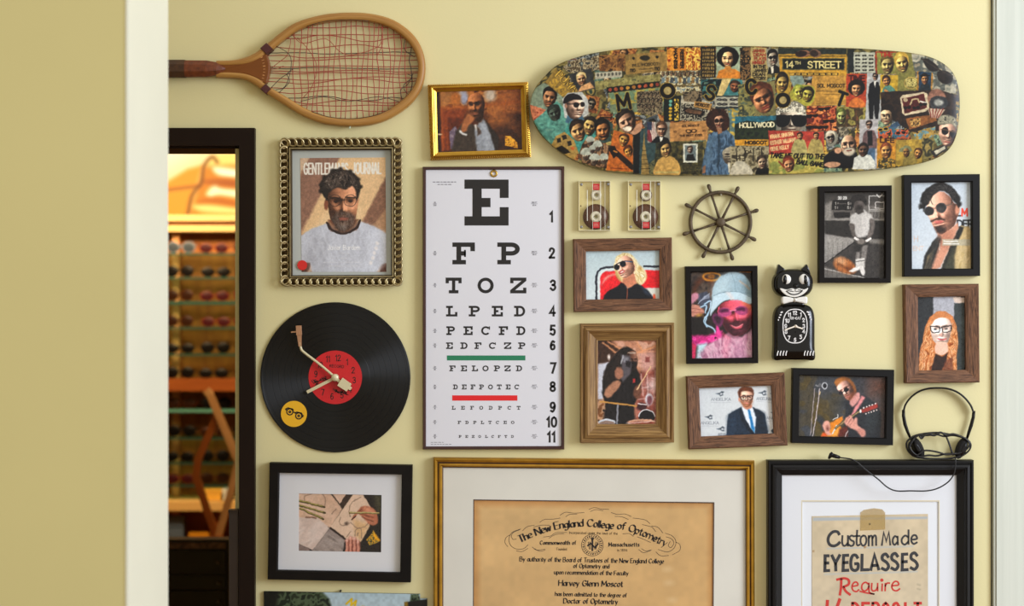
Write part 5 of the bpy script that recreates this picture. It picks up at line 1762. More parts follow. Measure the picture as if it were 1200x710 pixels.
# ---- blonde woman
def paint_blonde(p):
    p.fill('bccdd0')
    p.G(125, 140, 125, 560, 'b9c9cc', 'd2dcdc')
    p.P([250, 575, 250, 380, 262, 345, 290, 322, 400, 316, 480, 420, 430, 575], 'dc2a32', 0.8)
    p.P([600, 470, 640, 312, 790, 312, 790, 470], 'd9242e', 0.8)
    p.P([265, 440, 290, 375, 345, 345, 395, 345, 330, 370, 290, 410], 'f0b8a8', 1.5, 0.8, s=1)
    p.P([600, 470, 790, 468, 790, 580, 690, 580], 'd9d8cc', 1)
    p.E(722, 545, 12, 26, 'd8502a', b=1)
    p.L([216, 580, 216, 375, 228, 325, 258, 296, 300, 285, 366, 283], 19, '2d2f38')
    p.L([632, 278, 790, 278], 19, '2d2f38')
    p.L([240, 580, 240, 370, 262, 330, 300, 308, 366, 304], 14, 'dbe2e0')
    p.P([370, 270, 395, 195, 440, 165, 490, 165, 545, 200, 585, 262, 640, 320, 656, 365, 640, 415, 605, 440, 560, 425, 520, 380, 470, 420, 420, 400, 385, 340], 'e2cd96', 0.9, s=1)
    p.streak([372, 262, 398, 195, 445, 168, 495, 166, 550, 205, 590, 265, 645, 325, 654, 370, 636, 412, 600, 436, 560, 420, 540, 360, 545, 260, 490, 195, 430, 200, 395, 270], ['b8945a', 'e0c88c', 'f3e8c6', 'd2b478', 'f6eed2'], 9, 1.3, 62, 4, b=1.5, curl=5)
    p.P([388, 300, 400, 340, 430, 395, 420, 405, 385, 350], 'b08c50', 1.5, 0.8, s=1)
    p.P([455, 380, 540, 330, 560, 400, 570, 440, 510, 470, 480, 460, 450, 420], 'c98466', 1, s=1)
    p.P([400, 235, 440, 195, 495, 190, 540, 235, 555, 300, 520, 350, 465, 378, 432, 362, 405, 320, 392, 275], 'dda184', 0.9, s=1)
    p.face([400, 235, 440, 195, 495, 190, 540, 235, 555, 300, 520, 350, 465, 378, 432, 362, 405, 320, 392, 275], 465, 286, 78, 98, 'e6ae92', -10, -0.42, (-0.5, -0.5, 0.8), amb=0.5)
    p.E(396, 287, 24, 22, '141820', -20)
    p.E(448, 256, 29, 27, '141a22', -15)
    p.L([375, 272, 420, 246, 470, 228, 538, 240], 9, '12161c')
    p.L([468, 232, 532, 240], 5, '3a6f94')
    p.P([412, 330, 440, 312, 465, 318, 445, 338, 422, 344], 'c03a3a', 0.8, s=1)
    p.P([420, 330, 442, 318, 458, 320, 440, 332], 'f4ece4', 0.6, s=1)
    p.E(549, 338, 5, 8, 'f0e6c8')
    p.P([268, 580, 285, 530, 330, 485, 400, 455, 432, 418, 458, 425, 486, 470, 520, 462, 570, 425, 620, 450, 670, 490, 710, 545, 718, 580], '15161d', 0.8)
    p.L([487, 468, 485, 580], 5, 'c06a4a')
    p.P([600, 445, 655, 480, 700, 540, 640, 510], '3c4a5c', 2, 0.7)
    p.N(0.03, 12, 2)
framed('wood_framed_photo', 'blonde woman in sunglasses on a red sign, dark grained wooden frame', crop(670, 275, 800, 972),
       [(12, 38), (878, 24), (882, 662), (18, 678)], [(125, 145), (770, 137), (772, 560), (128, 568)], BARN, M_OAKD, 0.018, 0.007, paint_blonde, ss=2.4)

# ---- drummer
def paint_drummer(p):
    p.fill('b07a60')
    p.mottle([115, 105, 455, 105, 455, 340, 115, 340], ['8a5a44', 'b88468', 'd0a088', 'a06a50'], 60, 4, b=2)
    p.P([115, 105, 190, 110, 240, 165, 180, 240, 120, 250], '3c281e', 2)
    for a in ([150, 125, 260, 210], [175, 118, 300, 190], [330, 110, 370, 170], [300, 200, 450, 140], [350, 180, 450, 175]):
        p.L(a, 8, 'd99a70', b=1)
    p.P([350, 190, 420, 170, 450, 180, 450, 300, 370, 290], 'c89a90', 3, 0.8)
    p.R(385, 205, 408, 232, '8a4a44', 1)
    p.P([122, 245, 190, 230, 165, 320, 150, 440, 120, 455], 'c3c4cc', 1.2)
    p.E(182, 205, 7, 14, 'f0e4dc', b=1)
    p.mottle([340, 290, 455, 270, 455, 580, 330, 580], ['5a3028', '8a4c40', 'a86a5c', '6a3a34'], 40, 6, b=3)
    for a in ([360, 300, 372, 420], [440, 280, 432, 450], [345, 440, 450, 430], [395, 300, 400, 480], [352, 380, 400, 372], [420, 320, 450, 330]):
        p.L(a, 5, 'd8b8b0', b=0.8, al=0.8)
    p.E(405, 440, 22, 34, 'd4d0d4', b=1)
    p.E(408, 445, 15, 26, '7a4a50', b=1)
    p.E(365, 480, 26, 22, '3a2024', b=1)
    p.L([345, 462, 390, 470], 5, 'e8dcd8')
    p.E(425, 360, 26, 30, 'f2dcd8', b=6, al=0.9)
    p.mottle([118, 440, 200, 440, 200, 590, 118, 590], ['3a2418', '7a5030', 'b89070', '2a1c14'], 28, 9, b=1.5)
    p.P([172, 250, 205, 205, 250, 160, 292, 150, 328, 172, 342, 225, 332, 262, 352, 300, 358, 350, 345, 430, 320, 470, 322, 590, 160, 590, 165, 480, 145, 405, 150, 320], '15110f', 1)
    p.streak([172, 255, 250, 162, 290, 152, 285, 200, 240, 300, 190, 400, 160, 430, 150, 330], ['0e0a09', '2a201c', '171210', '3c302a'], 12, 1.4, 112, 5, b=1.5)
    p.streak([240, 360, 320, 320, 355, 345, 320, 470, 318, 580, 165, 580, 170, 470], ['0f0c0c', '221d1e', '161213', '2e292b'], 10, 3, 80, 7, b=2)
    for k in range(7):
        p.L([210 + 9 * k, 190 - 4 * k, 190 + 6 * k, 280, 176 + 6 * k, 340], 3, '2e2320', 1, al=0.8)
    p.face([288, 178, 330, 180, 336, 262, 300, 280, 285, 240], 312, 225, 26, 52, '7a5240', 0, 0.3, (0.6, -0.5, 0.6))
    p.P([296, 235, 334, 232, 326, 275, 300, 285], '1c1412', 1.5, s=1)
    p.L([292, 182, 330, 182], 6, 'b8a898', b=0.8)
    p.P([250, 190, 300, 200, 310, 250, 300, 300, 262, 345, 245, 320, 255, 250], '5a5458', 1.2)
    p.P([258, 200, 290, 210, 285, 240, 262, 230], '8d8a90', 1.2)
    p.L([262, 195, 252, 240], 5, 'c8c8cc', b=0.8)
    p.P([278, 225, 306, 232, 300, 262, 276, 255], '241f22', 1)
    p.E(238, 295, 24, 34, 'a0705a', b=1)
    p.P([215, 338, 250, 345, 232, 380, 185, 432, 158, 415, 165, 382], 'a87a60', 1.2, s=1)
    p.P([318, 390, 340, 360, 362, 372, 358, 420, 340, 442, 322, 425], '6a4636', 1.2, s=1)
    p.L([338, 385, 375, 325, 415, 258], 7, 'd8b48c')
    p.R(316, 325, 327, 345, 'c23a3a', 0.8)
    p.L([135, 452, 220, 462, 335, 476], 9, 'b98a4c', 1)
    p.L([232, 470, 228, 580], 10, '8a8a90')
    p.E(172, 566, 48, 18, 'c8ccd2')
    p.E(172, 572, 44, 14, '8a7468')
    p.E(392, 535, 46, 40, '1a1416')
    p.L([(392 + 44 * math.cos(a)) if k == 0 else 535 + 38 * math.sin(a) for a in [PI + j * PI / 14 for j in range(15)] for k in (0, 1)], 6, 'd8d4d4')
    p.E(365, 566, 80, 18, 'c99a80')
    p.E(365, 572, 70, 12, '8c4a3a')
    p.L([280, 572, 440, 560], 4, 'f0dcd0', al=0.8)
    p.N(0.06, 7, 5)
DR = [(0, 0), (0, 0.018), (0.05, 0.022), (0.14, 0.022), (0.17, 0.019), (0.24, 0.019), (0.28, 0.024), (0.42, 0.026), (0.50, 0.024), (0.55, 0.020), (0.9, 0.012), (0.93, 0.013), (1, 0.012), (1, 0.006)]
framed('wood_framed_photo', 'dreadlocked man holding a film camera, in a wide stepped brown frame', crop(675, 375, 795, 568),
       [(24, 20), (545, 15), (545, 680), (24, 683)], [(122, 115), (447, 113), (447, 578), (122, 580)], DR, M_OAKL, 0.022, 0.008, paint_drummer, ss=2.2)

# ---- man in a pale cap with pink glasses
def paint_cap(p):
    p.fill('2b2422')
    p.mottle([80, 70, 240, 70, 240, 330, 80, 330], ['201a18', '3a302c', '54463c', '2a2220'], 60, 2, b=3)
    p.L([95, 240, 120, 165, 170, 120, 230, 150, 225, 220], 30, '59321f', 1, b=3)
    p.L([(222 + 58 * math.cos(a)) if k == 0 else 108 + 26 * math.sin(a) for a in [j * 2 * PI / 20 for j in range(21)] for k in (0, 1)], 12, 'c8852f', b=1)
    p.E(222, 106, 22, 16, '8a5a22', b=1)
    p.L([410, 76, 495, 78], 8, 'a86a2a')
    # striped thing and hand on the left
    p.P([120, 225, 190, 205, 215, 250, 190, 330, 140, 300], '464a58', 1)
    for k in range(5):
        p.L([130 + 10 * k, 290 - 12 * k, 165 + 8 * k, 262 - 9 * k, 205, 250 - 8 * k], 4, 'a8aebc', 1)
    p.P([85, 235, 120, 215, 135, 240, 110, 275, 85, 290], 'c88a98', 1, s=1)
    p.P([85, 300, 130, 300, 168, 330, 170, 352, 130, 362, 88, 375], 'c88c78', 1, s=1)
    p.L([88, 320, 165, 330], 3, '8a4a44')
    p.L([88, 345, 160, 350], 3, '8a4a44')
    p.E(142, 378, 22, 20, 'd8a050', b=2)
    p.P([88, 385, 160, 370, 190, 430, 200, 500, 90, 520], '1c1614', 1.5)
    for a in ([175, 290, 215, 272, 205, 340, 170, 400, 190, 440], [200, 350, 180, 420, 235, 455, 250, 500], [150, 310, 185, 300, 180, 350]):
        p.L(a, 9, '8fb6d0', 1, b=0.8)
        p.L(a, 3, 'dceaf2', 1)
    p.mottle([88, 500, 200, 500, 290, 470, 290, 540, 120, 570, 90, 560], ['7a1c4a', 'c0307a', 'e8489a', '4a1830'], 26, 3, b=2)
    p.P([250, 440, 270, 450, 285, 520, 260, 530], 'e24a96', 1, s=1)
    p.P([90, 545, 120, 570, 110, 655, 88, 655], 'cf3a60', 1)
    p.P([120, 655, 130, 560, 190, 550, 200, 655], 'bcd6da', 2)
    # sweater
    p.P([150, 660, 185, 570, 290, 520, 330, 480, 420, 510, 500, 450, 505, 660], 'c792a4', 1.2)
    p.P([300, 490, 345, 520, 335, 655, 290, 655], 'd8506c', 2.5, 0.85)
    p.streak([150, 650, 190, 570, 300, 505, 340, 520, 420, 530, 495, 470, 500, 655], ['a06a82', 'cf9aae', 'e0bcc8', 'b88098'], 9, 2.6, 75, 4, al=0.75, b=2, curl=5)
    p.P([370, 560, 440, 570, 430, 655, 380, 655], 'b27f96', 4, 0.7)
    p.L([230, 560, 215, 655], 8, 'd8b4c0', b=2)
    # face
    p.P([262, 330, 290, 290, 350, 266, 440, 268, 484, 300, 488, 400, 470, 455, 420, 495, 370, 500, 325, 470, 295, 420, 270, 380], 'c7485a', 1, s=1)
    p.face([262, 330, 290, 290, 350, 266, 440, 268, 484, 300, 488, 400, 470, 455, 420, 495, 370, 500, 325, 470, 295, 420, 270, 380], 388, 365, 104, 140, 'd85866', -6, -0.02, (0.25, -0.6, 0.75), amb=0.36)
    p.P([420, 270, 486, 290, 486, 330, 450, 310], 'dc8a4a', 4, 0.7, s=1)
    p.P([300, 395, 335, 410, 380, 402, 440, 395, 488, 370, 490, 430, 460, 475, 410, 503, 365, 506, 325, 478], '3a1c26', 3.5, 0.82, s=1)
    p.P([345, 432, 390, 440, 432, 422, 415, 450, 380, 456], 'd25f6c', 1, s=1)
    p.L([355, 434, 390, 444, 428, 426], 3, 'f0b0b0', 1)
    for x, y, rx in ((308, 345, 42), (420, 335, 42)):
        p.E(x, y, rx, 30, 'd86a9a', b=1)
        p.E(x, y, rx * 0.86, 25, '6a2450', b=1.5)
        p.E(x + 6, y + 8, rx * 0.6, 12, 'e86a9c', b=2.5)
        p.E(x - 8, y - 8, rx * 0.5, 9, '35122c', b=2)
    p.L([345, 335, 382, 330], 7, 'e88aa8')
    p.P([225, 370, 255, 355, 300, 385, 280, 440, 240, 420], '8a3a70', 1.5, 0.8, s=1)
    p.P([240, 375, 265, 370, 288, 392, 270, 425, 250, 412], '3a2030', 1.5, s=1)
    # cap
    p.P([222, 325, 222, 225, 240, 160, 285, 105, 345, 78, 400, 80, 450, 112, 482, 170, 488, 240, 480, 290, 400, 262, 330, 262, 280, 285, 240, 325, 215, 365], '9eb4bd', 0.9, s=1)
    p.P([240, 170, 300, 100, 350, 82, 400, 84, 350, 140, 330, 210, 240, 240], 'bcd0d6', 6, 0.9, s=1)
    p.P([440, 120, 480, 180, 486, 245, 440, 225, 430, 160], '7c949e', 6, 0.8, s=1)
    p.L([352, 80, 372, 140, 384, 208], 3, '86a0aa', 1)
    p.P([210, 365, 225, 275, 245, 230, 310, 214, 400, 212, 480, 246, 482, 288, 400, 264, 320, 266, 275, 290, 235, 335], 'c6dae2', 1, s=1)
    p.L([232, 235, 310, 212, 400, 210, 482, 246], 4, '7f95a0', 1)
    p.P([320, 215, 345, 213, 372, 262, 350, 262], 'e2d8d4', 2, 0.8)
    p.L([410, 140, 440, 160, 470, 190], 4, 'd89a6a', b=1.5, al=0.7)
    p.N(0.04, 9, 4)
framed('black_framed_photo', 'bearded man in a pale cap and pink glasses, thin black frame', crop(795, 305, 965, 966),
       [(47, 40), (528, 35), (533, 685), (57, 690)], [(85, 80), (490, 75), (495, 648), (92, 655)], FLAT, M_BLKF, 0.018, 0.007, paint_cap, ss=2.2)

# ---- man in a blue tie
def paint_tie(p):
    p.fill('d2d6d8')
    p.G(132, 200, 720, 560, 'cdd2d4', 'dadcdc')
    for x, y, w_ in ((303, 300, 155), (215, 487, 140), (640, 295, 110), (735, 300, 120), (740, 448, 150), (310, 580, 60)):
        p.T('ANGELIKA', x, y, 22, 2.6, '7f848c', width=w_, anchor=0.5)
        p.L([x - w_ / 2, y + 14, x + w_ / 2, y + 14], 2, 'a4a8ae', al=0.8)
        ox, oy = x, y - 56
        p.P([ox - 38, oy, ox - 10, oy - 8, ox + 6, oy - 20, ox + 22, oy - 12, ox + 14, oy, ox + 20, oy + 14, ox, oy + 20, ox - 12, oy + 6], '3c4650', 0.8)
        p.E(ox + 4, oy + 2, 9, 8, 'c8ccd0')
        p.L([ox - 42, oy - 2, ox - 20, oy + 6], 3, '7a8a98')
    p.E(716, 540, 16, 14, '3c4650')
    p.P([345, 600, 352, 480, 362, 412, 400, 385, 462, 350, 500, 372, 552, 350, 620, 378, 648, 405, 662, 470, 682, 600], '22303f', 0.8)
    p.P([560, 370, 640, 400, 672, 540, 600, 560, 590, 450], '1b2531', 4, 0.9)
    p.P([360, 430, 400, 395, 440, 500, 400, 580, 355, 575], '2a3a4c', 4, 0.8)
    p.P([462, 352, 505, 345, 552, 350, 582, 430, 570, 555, 540, 520, 500, 450], 'e3e8ee', 0.8)
    p.P([462, 350, 480, 420, 560, 552, 545, 575, 470, 470, 448, 400], '1a2430', 0.8)
    p.P([514, 370, 530, 368, 540, 400, 570, 520, 566, 552, 545, 520, 522, 410], '1f7ab4', 0.8)
    p.P([484, 335, 545, 330, 548, 355, 512, 372, 480, 355], 'c88c74', 1, s=1)
    p.P([452, 262, 458, 225, 500, 212, 548, 225, 556, 262, 550, 310, 530, 345, 505, 354, 478, 340, 460, 305], 'e4ae94', 0.9, s=1)
    p.face([452, 262, 458, 225, 500, 212, 548, 225, 556, 262, 550, 310, 530, 345, 505, 354, 478, 340, 460, 305], 505, 276, 55, 82, 'eeb89c', 0, 0.0, (-0.3, -0.6, 0.8), amb=0.45)
    p.P([460, 295, 480, 318, 505, 305, 535, 315, 552, 292, 548, 322, 530, 348, 505, 356, 478, 342], '9a5a36', 2.6, 0.72, s=1)
    p.E(507, 322, 17, 5, 'd08a80', b=0.8)
    p.P([442, 265, 440, 230, 458, 203, 500, 188, 545, 200, 562, 235, 556, 268, 548, 235, 500, 225, 465, 235, 456, 280], '5c2f1c', 0.9, s=1)
    p.P([470, 205, 505, 192, 540, 205, 520, 214], '8a5432', 2, 0.8, s=1)
    p.E(448, 290, 7, 15, 'd89a80')
    eyes(p, 481, 278, 533, 277, 8)
    for a in ([460, 268, 500, 266, 500, 288, 480, 296, 463, 288, 460, 268], [514, 266, 552, 264, 550, 286, 532, 294, 515, 288, 514, 266]):
        p.L(a, 5, '2a2024')
    p.L([498, 270, 516, 270], 5, '2a2024')
    p.N(0.02, 10, 4)
framed('wood_framed_photo', 'bearded man in suit and blue tie, tilted dark grained wooden frame', crop(800, 425, 930, 879),
       [(30, 108), (808, 78), (832, 655), (50, 687)], [(132, 203), (705, 182), (725, 562), (148, 587)], BARN, M_OAKD, 0.018, 0.007, paint_tie, ss=2.4)

# ---- guitarist
def paint_guitar(p):
    p.fill('3b3d42')
    p.mottle([100, 90, 560, 90, 560, 640, 100, 640], ['35383e', '44464a', '4a4438', '55492c', '3a3c40'], 150, 3, b=6)
    p.P([270, 330, 430, 300, 400, 400, 260, 400], '5b4c28', 12, 0.7)
    p.P([640, 100, 860, 110, 850, 640, 640, 640], '4a4444', 8)
    p.P([720, 140, 850, 140, 850, 240, 720, 250], '74442f', 10, 0.7)
    p.P([760, 360, 830, 340, 820, 620, 760, 620], '6a5650', 12, 0.7)
    p.L([248, 215, 232, 380, 212, 600], 6, 'a69a9a')
    p.L([287, 215, 262, 430, 228, 610], 8, 'c0b4b4')
    p.E(328, 192, 25, 29, 'b4b4b6')
    p.E(330, 192, 15, 20, '26262a')
    p.E(288, 185, 14, 16, '6a6a6c')
    p.L([255, 185, 275, 195], 8, '8a8a8a')
    p.L([290, 240, 288, 262], 9, 'd0b890')
    # shirt
    p.P([500, 330, 545, 310, 620, 260, 690, 290, 770, 350, 800, 430, 790, 630, 480, 640, 500, 430], '2c2e32', 1.2)
    p.P([640, 290, 740, 350, 770, 480, 700, 600, 660, 430], '363c3e', 6, 0.8)
    p.P([540, 310, 600, 245, 625, 285, 575, 360, 550, 360], 'd39a92', 1, s=1)
    # head, tilted
    p.P([432, 195, 470, 155, 520, 150, 560, 190, 580, 245, 560, 285, 530, 308, 505, 292, 480, 255, 445, 230], 'd6a08e', 0.9, s=1)
    p.face([432, 195, 470, 155, 520, 150, 560, 190, 580, 245, 560, 285, 530, 308, 505, 292, 480, 255, 445, 230], 508, 226, 66, 92, 'e0ac98', -28, -0.25, (-0.6, -0.4, 0.7), amb=0.32)
    p.P([412, 165, 430, 135, 470, 118, 510, 118, 555, 150, 585, 205, 590, 250, 570, 230, 540, 170, 500, 148, 460, 160, 432, 195], '8d5a34', 0.9, s=1)
    p.P([412, 165, 440, 130, 490, 118, 500, 140, 440, 180], 'b8783f', 1.5, 0.9, s=1)
    p.P([500, 268, 540, 262, 575, 235, 578, 268, 545, 308, 518, 306], '7c4834', 2, 0.9, s=1)
    p.E(524, 282, 16, 6, 'c98478', -25, b=0.8)
    p.E(512, 226, 20, 17, '1c1a1e', -20)
    p.E(464, 252, 18, 14, '2a2428', -20)
    p.L([480, 244, 498, 234], 5, '1c1a1e')
    p.L([528, 215, 560, 195], 4, '2a2428')
    # strap, guitar
    p.P([548, 435, 575, 380, 640, 275, 668, 290, 620, 360, 572, 440], 'd98f8e', 1)
    p.P([372, 500, 400, 490, 440, 462, 478, 445, 482, 475, 450, 510, 470, 540, 440, 615, 300, 615, 312, 585, 350, 590, 380, 545], 'd9862c', 1, s=0)
    p.P([395, 560, 450, 530, 440, 612, 390, 612], 'e8a04a', 2)
    p.P([305, 612, 320, 580, 350, 600, 345, 612], 'd0502a', 1.5)
    p.P([450, 555, 520, 520, 520, 612, 440, 615], '5c2a22', 1.5)
    p.L([395, 590, 430, 520], 10, 'd8d8d0')
    p.L([420, 545, 500, 480, 640, 392], 18, '6b5a3c')
    p.L([420, 545, 500, 480, 640, 392], 3, 'c8b890')
    p.L([398, 475, 420, 462, 438, 455, 436, 428], 6, 'e6e2da')
    p.P([622, 395, 700, 362, 765, 335, 772, 372, 700, 400, 640, 418], '9c4038', 1)
    for k in range(5):
        p.E(655 + 24 * k, 375 - 9 * k, 7, 6, 'e8d8d0')
        p.E(672 + 22 * k, 424 - 8 * k, 6, 6, 'd8c8c0')
    p.E(628, 402, 9, 16, 'e8e4dc')
    p.L([520, 565, 500, 615], 5, 'd8d0cc')
    # hands
    p.P([312, 520, 335, 482, 362, 485, 378, 530, 372, 572, 388, 600, 350, 602, 325, 565], 'dba493', 1, s=1)
    p.E(352, 545, 12, 18, '7a4a40', b=1.5)
    p.P([492, 495, 520, 450, 545, 435, 570, 470, 585, 455, 602, 465, 605, 520, 660, 560, 668, 600, 640, 615, 600, 570, 540, 540], 'd69c8c', 1, s=1)
    for a in ([505, 495, 535, 450], [520, 510, 552, 462], [540, 520, 572, 478]):
        p.L(a, 4, '9a625a')
    p.P([600, 560, 655, 565, 662, 605, 640, 612], 'b07468', 3, 0.7)
    p.N(0.05, 9, 6)
framed('black_framed_photo', 'singer playing an orange guitar at a microphone, black frame under the redhead photo', crop(920, 425, 1055, 958),
       [(65, 45), (910, 60), (900, 688), (55, 668)], [(122, 105), (845, 122), (835, 628), (115, 612)], FLAT, M_BLKS, 0.018, 0.007, paint_guitar, ss=2.4)

# ---- basketball player, black and white
def paint_ball(p):
    p.fill('54504c')
    p.G(80, 148, 80, 310, '37332f', '6a645e')
    p.P([80, 220, 120, 200, 120, 300, 80, 305], '8a847c', 2)
    p.R(122, 192, 238, 250, '1c1917')
    p.R(135, 262, 225, 296, '1f1b19')
    p.T('20 23', 182, 188, 15, 4, 'e0dcd4', anchor=0.5, width=48)
    for x, y in ((146, 212), (218, 212), (144, 236), (216, 236)):
        p.T('1' if x < 180 else '5', x - 5, y + 7, 14, 3, 'c8c2b8')
        p.R(x + 8, y - 6, x + 14, y + 6, 'a8a29a', al=0.7)
    p.L([160, 215, 205, 215], 2, '8a847c')
    p.R(300, 225, 440, 290, '6a655f', 2)
    for a in ([335, 170, 430, 168, 428, 250, 335, 250, 335, 170], [372, 205, 420, 205, 420, 240, 372, 240, 372, 205]):
        p.L(a, 4, 'd8d2ca')
    p.L([380, 162, 394, 178, 408, 160], 5, 'efeae2')
    p.R(330, 250, 440, 262, '8a857e')
    for k in range(7):
        p.L([300 + 20 * k, 265, 300 + 20 * k, 290], 4, '3a3532')
    p.R(80, 305, 440, 420, '2a2724', 1.5)
    p.R(80, 300, 440, 310, '98928a', 1)
    p.P([70, 385, 250, 415, 260, 430, 70, 570], '8c8781', 1)
    p.P([70, 400, 240, 422, 70, 520], '9d9890', 4, 0.7)
    p.P([260, 425, 440, 440, 440, 645, 300, 645, 70, 570], '3c3835', 1)
    p.P([320, 420, 440, 420, 440, 450, 340, 440], '7a756e', 1.5)
    p.L([70, 565, 260, 428], 6, '1c1a18')
    p.L([75, 585, 310, 640], 6, 'a8a29a')
    p.P([70, 600, 250, 645, 70, 645], '6a655f', 1)
    p.E(195, 570, 68, 42, 'a8683a', 25, b=1.5)
    p.E(175, 545, 30, 22, 'd0a078', 25, b=3, al=0.9)
    p.E(230, 590, 26, 16, '7a4420', 25, b=2)
    p.L([160, 560, 220, 590], 8, '5e3418', b=2)
    for k in range(12):
        p.L([100 + 28 * k, 430 + (k % 3) * 4, 96 + 28 * k, 640], 1.5, '25221f', al=0.5)
    # player
    p.P([258, 560, 262, 470, 255, 420, 330, 405, 325, 470, 312, 560, 308, 585, 262, 585], '7d7771', 1)
    p.L([288, 430, 284, 580], 5, '2a2724', b=1.5)
    p.P([248, 420, 262, 400, 335, 400, 332, 450, 300, 455, 278, 490, 250, 490], '2e2b28', 1)
    p.P([258, 530, 310, 525, 310, 575, 258, 578], 'cfcac2', 0.8)
    p.L([258, 545, 310, 540], 4, '4a4642')
    p.P([222, 598, 250, 580, 284, 572, 285, 590, 250, 604, 226, 604], 'e2ddd5', 0.9, s=1)
    p.P([280, 575, 304, 572, 312, 618, 296, 625, 284, 600], 'dcd6ce', 0.9, s=1)
    p.P([222, 335, 228, 285, 265, 258, 305, 246, 345, 275, 360, 300, 340, 320, 332, 390, 300, 405, 255, 408, 246, 380, 244, 330], 'b9b4ad', 1)
    p.P([300, 270, 335, 300, 325, 390, 280, 400, 310, 340], 'd4cfc8', 4, 0.8)
    p.P([222, 330, 250, 332, 255, 380, 275, 420, 262, 435, 236, 390], '5b544e', 1, s=1)
    p.P([338, 305, 362, 305, 368, 350, 340, 420, 322, 430, 330, 380, 345, 350], '6a625c', 1, s=1)
    p.L([255, 412, 275, 424], 14, 'e6e0d8')
    p.L([322, 425, 342, 415], 14, 'e6e0d8')
    p.E(292, 432, 24, 16, '7a726a', b=1)
    p.P([258, 245, 300, 240, 305, 262, 275, 275, 255, 262], '3a3531', 1)
    p.E(277, 222, 27, 36, '4b4440', b=1)
    p.E(286, 218, 12, 22, '7a716a', b=3, al=0.8)
    p.mottle([232, 215, 235, 175, 262, 162, 300, 165, 322, 195, 318, 225, 300, 205, 270, 195, 250, 210, 246, 238], ['151210', '2c2724', '0e0c0b'], 10, 3, s=1)
    p.E(280, 238, 16, 14, '241f1c', b=2)
    p.N(0.08, 5, 8)
framed('black_framed_photo', 'black and white photo of a basketball player, thin black frame', crop(950, 195, 1160, 1028),
       [(48, 113), (467, 108), (462, 668), (48, 668)], [(82, 148), (430, 145), (428, 640), (80, 638)], FLAT, M_BLKF, 0.018, 0.007, paint_ball, ss=2.2)

